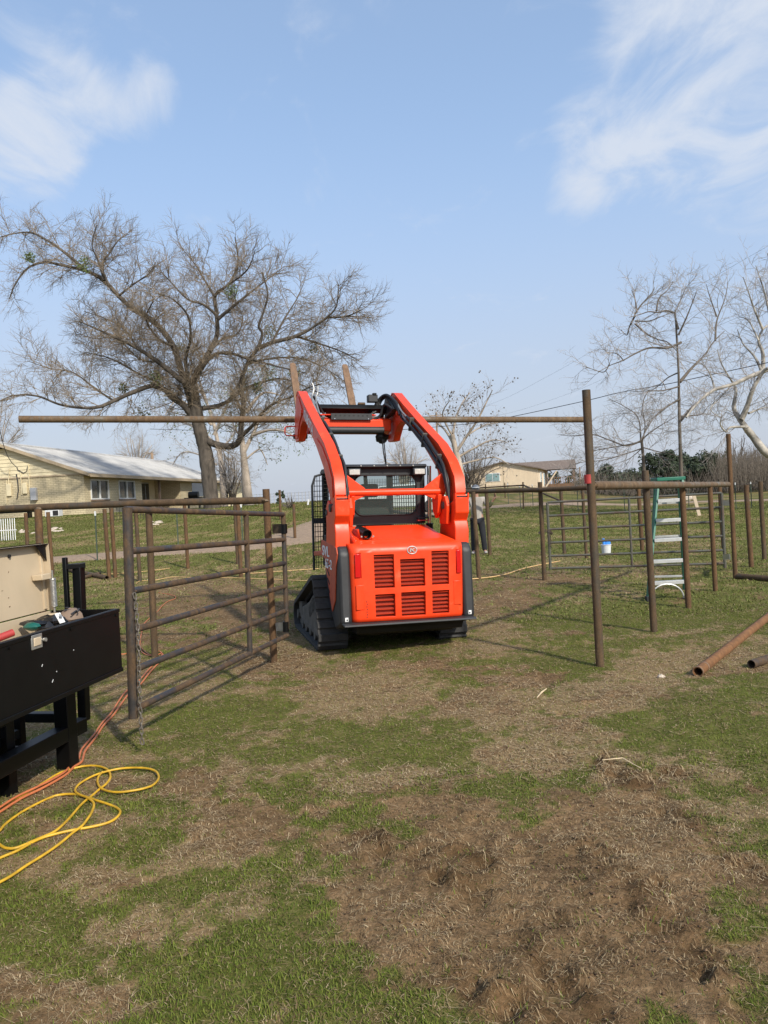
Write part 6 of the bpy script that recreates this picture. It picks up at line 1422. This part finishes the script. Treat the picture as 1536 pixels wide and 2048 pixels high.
# right-hand sycamores
z2 = lambda L: [(1100 + a / 3.523, 500 + b / 3.523) for a, b in L]
CF_T = [(.30, 2.2, .019, (28, 60), 5, .06), (.28, 1.0, .012, (28, 60), 3, .05), (.20, .5, .0075, (25, 60), 2, .03)]
tree('sycamore_tree', 'tall slender dark trunked tree behind the third post of the right fence run', (1366, 985), 34,
 [([(1366, 985), (1362, 940), (1360, 880), (1358, 800), (1357, 740), (1352, 650), (1350, 625)], .105, .03, 0), (z2([(905, 560), (880, 450), (900, 400), (935, 320), (945, 280)]), .05, .015, 1), (z2([(880, 445), (820, 428), (760, 441), (700, 434), (640, 452), (560, 474)]), .05, .015, -1), (z2([(905, 600), (960, 480), (1000, 380), (1030, 300)]), .05, .012, -1),
  (z2([(600, 460), (560, 540), (540, 600), (500, 560)]), .05, .012, 1), (z2([(600, 450), (640, 390), (720, 300), (735, 260)]), .05, .012, 0), (z2([(610, 440), (600, 350), (575, 280)]), .05, .012, 1), (z2([(750, 430), (770, 340), (830, 280), (865, 228)]), .045, .012, 1), (z2([(600, 500), (700, 500), (780, 470), (860, 440)]), .04, .012, 0), (z2([(600, 520), (680, 590), (760, 630), (830, 650), (900, 720)]), .045, .014, -1),
  (z2([(925, 650), (830, 690), (700, 690), (600, 730), (510, 780), (430, 810), (340, 860)]), .06, .012, -2), (z2([(520, 780), (470, 730), (400, 720), (390, 680)]), .03, .01, 1), (z2([(420, 800), (380, 860), (300, 840), (235, 820)]), .03, .01, 1), (z2([(915, 930), (1000, 830), (1090, 740), (1150, 650), (1230, 570)]), .08, .015, 2), (z2([(1165, 640), (1175, 500), (1230, 350), (1255, 230)]), .05, .012, 1), (z2([(1175, 470), (1130, 340), (1100, 240)]), .04, .01, 0),
  (z2([(920, 1200), (990, 1120), (1080, 1040), (1160, 985)]), .08, .03, 2), (z2([(915, 1050), (800, 1120), (720, 1200), (640, 1340)]), .05, .02, -2), (z2([(915, 960), (800, 990), (680, 1010), (640, 1180)]), .04, .012, -1), (z2([(925, 1170), (1060, 1160), (1100, 1120)]), .035, .01, 0), (z2([(915, 860), (830, 900), (760, 960), (700, 990), (560, 1000)]), .035, .01, 2)],
 CF_T, M['twigdark'], M['twigpale'], 15)
tree('sycamore_tree', 'thin dark trunked tree behind the second post of the right fence run', (1290, 988), 38,
 [([(1290, 988), (1288, 940), (1285, 900), (1283, 880)], .11, .06, 0), (z2([(640, 1350), (560, 1370), (440, 1390), (330, 1410), (240, 1440)]), .05, .012, 1), (z2([(640, 1345), (540, 1380), (420, 1340), (300, 1300), (150, 1310), (60, 1300)]), .05, .01, -1), (z2([(640, 1345), (700, 1290), (790, 1230), (880, 1180)]), .05, .012, 0), (z2([(640, 1345), (620, 1180), (520, 1100), (420, 1050)]), .045, .01, 2),
  (z2([(650, 1350), (670, 1240), (650, 1100), (690, 990)]), .045, .012, -1), (z2([(645, 1400), (560, 1470), (480, 1500)]), .03, .01, 0), (z2([(650, 1390), (760, 1420), (860, 1440), (960, 1480)]), .035, .01, 1), (z2([(640, 1400), (520, 1440), (380, 1480), (200, 1500), (120, 1540)]), .035, .01, -2)],
 [(.28, 2.1, .018, (28, 60), 4, .06), (.28, 1.0, .012, (28, 60), 3, .05), (.20, .5, .0075, (25, 60), 2, .03)], M['twigdark'], M['twigpale'], 16)
tree('sycamore_tree', 'big white limbed sycamore leaning in from the right edge', (1660, 1010), 36,
 [([(1660, 1010), (1640, 960), (1600, 935), (1560, 915), (1532, 905), (1505, 872), (1492, 856)], .30, .15, 0), (z2([(1385, 1260), (1330, 1180), (1295, 1110), (1310, 1000), (1300, 950)]), .16, .05, 1), (z2([(1385, 1245), (1270, 1250), (1240, 1280), (1200, 1230), (1215, 1160)]), .07, .02, -1), (z2([(1350, 1190), (1390, 1100), (1430, 980), (1500, 860), (1540, 830)]), .15, .06, -1),
  (z2([(1560, 830), (1490, 860), (1400, 895), (1290, 945), (1160, 985), (1080, 1040), (1010, 1110), (960, 1180)]), .13, .04, -3), (z2([(1500, 860), (1500, 730), (1470, 640), (1500, 560), (1560, 520)]), .11, .03, 1), (z2([(1490, 850), (1440, 750), (1360, 660), (1320, 560)]), .08, .02, 2), (z2([(1160, 980), (1130, 880), (1080, 810), (1000, 770)]), .05, .015, 1),
  (z2([(1300, 950), (1240, 860), (1200, 780), (1180, 700)]), .05, .015, -1), (z2([(1400, 1150), (1480, 1120), (1560, 1100)]), .06, .02, 1), (z2([(1470, 640), (1400, 500), (1330, 470)]), .05, .015, 1), (z2([(1500, 560), (1440, 420), (1400, 300), (1360, 190)]), .06, .015, -1), (z2([(1560, 520), (1520, 330), (1480, 200), (1450, 110)]), .07, .015, 1), (z2([(1560, 560), (1600, 300), (1560, 120), (1530, 20)]), .08, .015, 0), (z2([(1290, 940), (1200, 1040), (1130, 1120), (1200, 1180)]), .04, .015, -1), (z2([(1560, 900), (1560, 1010), (1500, 1060)]), .05, .015, 1)],
 CF_T, M['sycamore'], M['twigpale'], 17)
def evergreen(name, label, px, py, D, wpx, hpx, seed, m='cedar', n=1500, ls=.22, lumps=16, group=None):
    R = random.Random(seed); g = P(px, py, D); gz_ = float(H0(g[0], D)); base = Vector((g[0], D, gz_)); W_, H_ = wpx * D / 1500, hpx * D / 1500
    e = empty(name, base, label=label, cat='tree', group=group)
    W(MB().tube([base - Z * .2, base + Z * H_ * .8], [.05 * W_ + .08, .03], 8).build('trunk', M['twigdark'], None), e)
    cs = []
    for k in range(lumps):
        h_ = R.uniform(.12, .92); wr = W_ * math.sqrt(max(.05, 1 - ((h_ - .4) / .62) ** 2)) ; a = R.uniform(0, 6.28); rr = R.random() ** .5
        cs.append((base + Vector((math.cos(a) * wr * rr * .85, math.sin(a) * wr * rr * .85, h_ * H_)), R.uniform(.18, .38) * min(W_, H_)))
    V = np.zeros((n * 4, 3), np.float32); 
    for k in range(n):
        c_, r_ = R.choice(cs); d_ = Vector((R.gauss(0, 1), R.gauss(0, 1), R.gauss(0, .8))).normalized(); p = c_ + d_ * r_ * R.random() ** .35; s_ = ls * R.uniform(.4, 1.2); n_ = (d_ + Vector((R.gauss(0, .5), R.gauss(0, .5), R.gauss(0, .5)))).normalized(); x_ = n_.orthogonal().normalized(); y_ = n_.cross(x_); an = R.uniform(0, 6.28); x2 = x_ * math.cos(an) + y_ * math.sin(an); y2 = n_.cross(x2)
        V[4 * k:4 * k + 4] = [p + x2 * s_, p + y2 * s_ * .35, p - x2 * s_ * .6, p - y2 * s_ * .35]
    o = bigmesh('crown', V, np.arange(n * 4).reshape(-1, 4), M[m]); W(o, e); return e
evergreen('cedar_tree', 'dark rounded cedar directly right of the tall post with red paint', 1212, 979, 78, 36, 58, 31, n=4200, lumps=22)
evergreen('cedar_tree', 'largest dark evergreen, behind the second and third posts of the right fence', 1330, 982, 74, 42, 92, 32, n=7500, lumps=34)
evergreen('cedar_tree', 'dark green cedar between the third post and the far tall post', 1408, 980, 76, 46, 78, 33, n=6500, lumps=32)
evergreen('cedar_tree', 'broad dark cedar filling the gap just right of the third post', 1372, 984, 82, 44, 76, 38, n=5000, lumps=26)
evergreen('cedar_tree', 'low dark cedar between the second post and the tall post with red paint', 1262, 984, 86, 34, 50, 39, n=3200, lumps=20)
evergreen('cedar_tree', 'lower green cedar half hidden behind the far tall post', 1452, 980, 80, 34, 58, 34, n=4200, lumps=22)
evergreen('cedar_tree', 'small dark cedar peeking behind the porch roof of the peach house', 1107, 960, 130, 16, 34, 35, n=600, ls=.3)
evergreen('cedar_tree', 'dark cedar right behind the wooden porch railing', 1150, 978, 118, 20, 40, 36, n=900, ls=.3)
evergreen('cedar_bush', 'small dark cedar bush on the left horizon behind a rusty post', 561, 1006, 42, 11, 26, 37, n=900, ls=.09, lumps=9)
brush('bare_tree', 'brown bare tree crown between the far tall post and the right edge', 1478, 985, 88, 50, 118, 18, 41, M['twigdark'], M['twigdark'], [(.9, 2.4, .035, (25, 55), 4, .12), (.55, 1.1, .02, (25, 55), 3, .08), (.4, .6, .012, (25, 55), 2, .05)])
brush('bare_tree', 'second brown bare tree at the right edge behind the bare posts', 1540, 980, 84, 46, 110, 16, 42, M['twigdark'], M['twigdark'], [(.9, 2.4, .035, (25, 55), 4, .12), (.55, 1.1, .02, (25, 55), 3, .08), (.4, .6, .012, (25, 55), 2, .05)])
# low tangled scrub line at the foot of the trees: reads as one mass
R = random.Random(5); segs = []
for k in range(7500):
    px = R.uniform(1150, 1620) if R.random() < .5 else R.uniform(1430, 1620); D = R.uniform(68, 92); g = P(px, 985, D); x0_, y0_ = g[0], D; zz_ = float(H0(x0_, y0_)); h_ = R.uniform(.6, 2.6) * (1.7 if px > 1420 else 1.0)
    segs.append((x0_, y0_, zz_ + h_ * R.random() * .5, x0_ + R.gauss(0, .5), y0_ + R.gauss(0, .4), zz_ + h_, .02, .008))
o = frust(segs, 'scrub', M['twigdark'], None); tag(o, 'low tangled brown scrub along the foot of the far trees', 'scrub', kind='stuff')
n = 9000; V = np.zeros((n * 4, 3), np.float32)
for k in range(n):
    px = R.uniform(1190, 1620); D = R.uniform(76, 96); g = P(px, 985, D); p = Vector((g[0], D, float(H0(g[0], D)) + R.random() ** 1.2 * (4.2 * (.6 + .5 * math.sin(px * .07) ** 2) if 1280 < px < 1460 else 2.4))); s_ = R.uniform(.08, .25); n_ = Vector((R.gauss(0, 1), R.gauss(0, 1), R.gauss(0, 1))).normalized(); x_ = n_.orthogonal().normalized(); y_ = n_.cross(x_)
    V[4 * k:4 * k + 4] = [p + x_ * s_, p + y_ * s_ * .5, p - x_ * s_, p - y_ * s_ * .5]
o = bigmesh('undergrowth', V, np.arange(n * 4).reshape(-1, 4), M['cedar']); tag(o, 'dark green undergrowth under the far right trees', 'undergrowth', kind='stuff')

# ------------------------------------------------------------------ wire fences, poles, lines
def wirefence(name, label, posts, wires, zt, mat_post='tpost', pr_=.022, capw=False, stay=None):
    e = None
    for k, (px, py, D) in enumerate(posts):
        g = standing('', px, py, D)
        if e is None: e = empty(name, g, label=label, cat='fence')
        o = W(MB().tube([g - Z * .05, g + Z * (zt + .08)], pr_, 6).build('post', M[mat_post], None), e)
        if capw: W(MB().tube([g + Z * (zt - .02), g + Z * (zt + .10)], pr_ * 1.15, 6).build('post_tip', M['white'], None), e)
    pp = [standing('', *q) for q in posts]; mb = MB()
    for w_i in range(wires):
        z_ = .08 + (zt - .08) * w_i / (wires - 1)
        for a, b in zip(pp[:-1], pp[1:]): mb.tube([a + Z * z_, b + Z * z_], .004 * max(1, a.y / 28), 3, cap=False)
    if stay:
        for a, b in zip(pp[:-1], pp[1:]):
            nn = max(1, int((b - a).length / stay))
            for i in range(1, nn): p = a + (b - a) * (i / nn); mb.tube([p + Z * .08, p + Z * zt], .0025 * max(1, a.y / 28), 3, cap=False)
    o = W(mb.build('wire', M['zinc'] if False else M['cable'], None, None), e); tag(o, kind='stuff'); return e
wirefence('wire_fence', 'wire mesh fence with thin steel posts crossing the far field on the right', [(945, 1010, 50), (1017, 1008, 49), (1041, 1012, 44), (1066, 1008, 46), (1156, 1015, 42), (1249, 1010, 42), (1311, 1012, 41), (1378, 1013, 40), (1472, 1010, 38), (1503, 1008, 38), (1570, 1008, 38)], 7, 1.25, stay=.45, capw=True)
wirefence('wire_fence', 'distant picket like fence on the left horizon just left of the cab', [(500 + k * 7, 1004, 85) for k in range(23)], 4, 1.1, 'greybox', .05)
for k, (px, py, pyt, lab) in enumerate(((195, 1121, 1024, 'thin steel post with a white tip in the bank below the first house window'), (357, 1100, 1018, 'thin steel post seen through the gate at the drive edge'), (486, 1090, 1008, 'thin steel post with a white tip just right of the touching post pair'))):
    g = gp(px, py); t = V3(P(px - (py - pyt) * .05, pyt, g.y)); e = empty('steel_post', g, label=lab, cat='post'); W(MB().bar(g, t, .028, .028).build('shaft', M['tpost'], None), e)
    W(MB().bar(t - Z * .10, t + Z * .02, .036, .036).build('white_tip', M['white'], None), e)
p = gp(616, 1010); tag(MB().bar(p, p + Vector((.05, 0, .28)), .12, .08).build('marker_stake', M['white'], None, 30), 'short white marker on the left horizon grass near the cab', 'marker')
def pole(px, pyb, pyt, D, r, lab, arm=True):
    a = standing('', px, pyb, D); b = V3(P(px - (pyb - pyt) * .045, pyt, D)); e = empty('utility_pole', a, label=lab, cat='pole'); W(MB().tube([a, b], [r, r * .7], 8).build('shaft', M['wood'], None), e)
    if arm: W(MB().bar(b + Vector((-.9, 0, -.5)), b + Vector((.9, 0, -.5)), .1, .12).build('crossarm', M['wood'], None), e)
pole(879, 975, 824, 110, .17, 'wooden utility pole rising behind the right lift arm'); pole(306, 960, 906, 80, .22, 'short brown pole standing above the metal roof of the cream house', False); pole(1161, 978, 934, 115, .14, 'thin dark pole left of the tall post with red paint', False)
def wire(name, pts, r, label): tag(MB().tube([V3(p) for p in smooth_path(pts, 6)], r, 5).build(name, M['cable'], None, None), label, 'cable')
wire('power_cable', [P(300, 858, 60), P(560, 865, 58), P(700, 864, 56), P(779, 861, 54), P(924, 849, 50), P(1010, 836, 47), P(1165, 803, 42), P(1240, 785, 40), P(1335, 768, 38), P(1420, 750, 37), P(1700, 690, 33)], .020, 'thick sagging black cable passing behind the carried pipe to the right trees')
wire('power_cable', [P(875, 838, 110), P(990, 805, 95), P(1100, 750, 80), P(1215, 684, 70), P(1400, 570, 60), P(1700, 400, 50)], .008, 'upper hair thin wire slanting across the sky toward the right trees')
wire('power_cable', [P(878, 842, 110), P(1000, 830, 95), P(1130, 790, 82), P(1240, 742, 72), P(1440, 650, 60), P(1800, 500, 50)], .008, 'lower hair thin wire slanting across the sky toward the right trees')
wire('service_drop', [P(-60, 700, 38), P(-12, 820, 40), P(8, 893, 41), P(20, 920, 41.5), P(35, 936, 41.8)], .02, 'black service cable dropping to the gable wall of the cream house')
# a-frame stool-like boards on the far field
g = gp(1399, 1032); e = empty('leaning_board', g, label='pale board leaning near the field litter right of the ladder', cat='board'); W(MB().bar(g, V3(P(1388, 992, g.y + 1.2)), .14, .05).build('plank', M['fascia'], None, 30), e)
g = gp(1378, 1001); e = empty('pale_debris', g, label='small pale debris pile on the far field right of the ladder', cat='debris'); W(MB().blobm(g + Z * .15, (.4, .3, .2), 9, 6, .3).build('rubble_lump', M['stone'], None, 20), e)

# ------------------------------------------------------------------ white car on the gravel road behind the loader
cg = standing('', 800, 1038, 37); car = empty('parked_car', cg + Z * .0, (0, 0, math.radians(4)), 'white car parked on the gravel road, seen through the cab and under the right arm', 'car')
prof = [(-2.3, .35), (-2.32, .75), (-2.15, .92), (-1.55, .98), (-1.0, 1.42), (.75, 1.44), (1.45, .98), (2.15, .85), (2.32, .62), (2.3, .32)]
MB().prism([(a, b) for a, b in prof], 1, -.85, .85).build('body', M['white'], car, 30, .06)
MB().prism([(-1.42, 1.0), (-.96, 1.36), (.70, 1.38), (1.28, 1.0)], 1, -.865, .865).build('side_window', M['winglass'], car, 30)
for xx_ in (-1.45, 1.45):
    for yy_ in (-.82, .82):
        wl = MB().tube([(xx_, yy_ - .11, .33), (xx_, yy_ + .11, .33)], .33, 22).build('wheel', M['tyre'], car); MB().tube([(xx_, yy_ - .12, .33), (xx_, yy_ + .12, .33)], .19, 14).build('rim', M['zinc'], wl)
for yy_ in (-.6, .6): MB().box((2.3, yy_, .68), (.06, .3, .13)).build('headlight', M['lampglass'], car, 30, .02)
MB().box((-.1, -.9, 1.02), (.12, .14, .1)).build('mirror', M['white'], car)

# ------------------------------------------------------------------ person
pg = gp(958, 1108); pz = empty('person', pg, (0, 0, math.radians(-8)), 'person in grey shirt and cap standing behind the fence posts, one hand raised', 'person')
def skin(name, joints, edges, root, mat, parent, lv=2, sx=1):
    me = bpy.data.meshes.new(name); me.from_pydata([j[:3] for j in joints], edges, []); o = bpy.data.objects.new(name, me); COL.objects.link(o); o.parent = parent
    sm_ = o.modifiers.new('skin', 'SKIN'); sm_.use_smooth_shade = True
    for i, j in enumerate(joints): sv = me.skin_vertices[0].data[i]; r_ = j[3]; sv.radius = r_ if hasattr(r_, '__len__') else (r_, r_); sv.use_root = (i == root)
    su = o.modifiers.new('sub', 'SUBSURF'); su.levels = lv; su.render_levels = lv; me.materials.append(mat); return o
# pelvis 0, spine 1, chest 2, neck 3, head base 4, head 5, shoulders, arms, legs
J = [(0, 0, .95, (.13, .10)), (0, 0, 1.15, (.13, .10)), (0, 0, 1.33, (.155, .10)), (0, -.01, 1.46, (.055, .055)), (0, -.02, 1.53, (.06, .065)), (0, -.03, 1.64, (.078, .092)), (0, -.02, 1.715, (.06, .072)),
     (-.18, 0, 1.40, .058), (-.25, -.02, 1.15, .044), (-.27, -.12, .93, .030), (.18, 0, 1.40, .058), (.30, -.06, 1.20, .046), (.44, -.16, 1.38, .031),
     (-.09, 0, .88, .092), (-.11, -.02, .50, .060), (-.13, .02, .09, .042), (.09, 0, .88, .092), (.13, -.03, .50, .060), (.16, .02, .09, .042), (-.13, -.12, .04, .036), (.17, -.13, .04, .036), (-.27, -.15, .87, (.036, .018)), (.47, -.18, 1.43, (.036, .018))]
Ed = [(0, 1), (1, 2), (2, 3), (3, 4), (4, 5), (5, 6), (2, 7), (7, 8), (8, 9), (2, 10), (10, 11), (11, 12), (0, 13), (13, 14), (14, 15), (0, 16), (16, 17), (17, 18), (15, 19), (18, 20), (9, 21), (12, 22)]
body = skin('body', J, Ed, 0, M['skin'], pz)
T = [(0, 0, .80, (.175, .14)), (0, 0, 1.15, (.155, .118)), (0, 0, 1.34, (.185, .118)), (0, -.005, 1.45, (.085, .08)), (-.185, 0, 1.40, .078), (-.25, -.02, 1.16, .064), (-.268, -.10, .98, .05), (.185, 0, 1.40, .078), (.29, -.06, 1.22, .064)]
skin('shirt', T, [(0, 1), (1, 2), (2, 3), (2, 4), (4, 5), (5, 6), (2, 7), (7, 8)], 0, M['shirt'], pz)
skin('sleeve', [(.27, -.05, 1.24, .068), (.32, -.07, 1.21, .064), (.42, -.14, 1.345, .048)], [(0, 1), (1, 2)], 0, M['olive'], pz)
L_ = [(0, 0, .93, (.15, .115)), (-.09, 0, .86, .108), (-.11, -.02, .50, .082), (-.13, .01, .05, .070), (.09, 0, .86, .108), (.13, -.03, .50, .082), (.16, .01, .05, .070)]
skin('trousers', L_, [(0, 1), (1, 2), (2, 3), (0, 4), (4, 5), (5, 6)], 0, M['trousers'], pz)
for (a, s_) in (((-.13, .03), -1), ((.165, .03), 1)):
    skin('shoe', [(a[0], .05, .055, (.05, .045)), (a[0] + .01 * s_, -.06, .05, (.052, .04)), (a[0] + .02 * s_, -.17, .04, (.045, .03))], [(0, 1), (1, 2)], 0, M['shoe'], pz)
MB().blobm((0, -.02, 1.70), (.098, .115, .085), 16, 9).build('cap', M['cap'], pz, 60); MB().prism([(-.10, -.14), (.02, -.14)] * 0 + [(-.08, -.10), (-.07, -.19), (0, -.22), (.07, -.19), (.08, -.10)], 2, 1.685, 1.70).build('cap_brim', M['cap'], pz, 40)
MB().tube([(-.10 * math.cos(a), -.02 - .117 * math.sin(a), 1.70 + .01) for a in np.linspace(0, math.pi, 12)], .008, 6).build('cap_band', M['white'], pz)
MB().blobm((0, -.125, 1.615), (.014, .02, .022), 8, 6).build('nose', M['skin'], pz, 60)
for s_ in (-1, 1): MB().blobm((s_ * .032, -.112, 1.645), (.011, .008, .007), 8, 5).build('eye', M['dark'], pz, 60); MB().blobm((s_ * .083, -.02, 1.625), (.012, .022, .032), 8, 6).build('ear', M['skin'], pz, 60)
MB().box((0, -.115, 1.578), (.045, .008, .008)).build('mouth', M['redpaint'], pz, 30, .003)
MB().blobm((0, .03, 1.60), (.082, .08, .08), 12, 8).build('hair', M['twigdark'], pz, 60)
def hand(wx, d, nrm, par, curl):
    w_ = Vector(wx); d = Vector(d).normalized(); s_ = Vector(nrm).cross(d).normalized(); nn = Vector(nrm).normalized()
    for k, (o_, l_) in enumerate(((-.03, .062), (-.01, .075), (.01, .07), (.029, .055))):
        p0_ = w_ + d * .04 + s_ * o_; p1 = p0_ + d * .05; p2 = p1 + (d + nn * curl).normalized() * l_ * .55; p3 = p2 + (d + nn * curl * 2.2).normalized() * l_ * .45
        skin('finger', [(*p0_, .010), (*p1, .0095), (*p2, .0085), (*p3, .007)], [(0, 1), (1, 2), (2, 3)], 0, M['skin'], par, 1)
    p0_ = w_ + s_ * -.025 + d * .01; p1 = p0_ + (s_ * -1 + d * .6).normalized() * .045; p2 = p1 + (d + s_ * -.2 + nn * .4).normalized() * .035
    skin('thumb', [(*p0_, .012), (*p1, .011), (*p2, .009)], [(0, 1), (1, 2)], 0, M['skin'], par, 1)
hand((-.27, -.14, .90), (0, -.25, -1), (1, 0, 0), body, .5); hand((.455, -.17, 1.40), (.35, -.3, 1), (-.6, -.5, .2), body, .5)
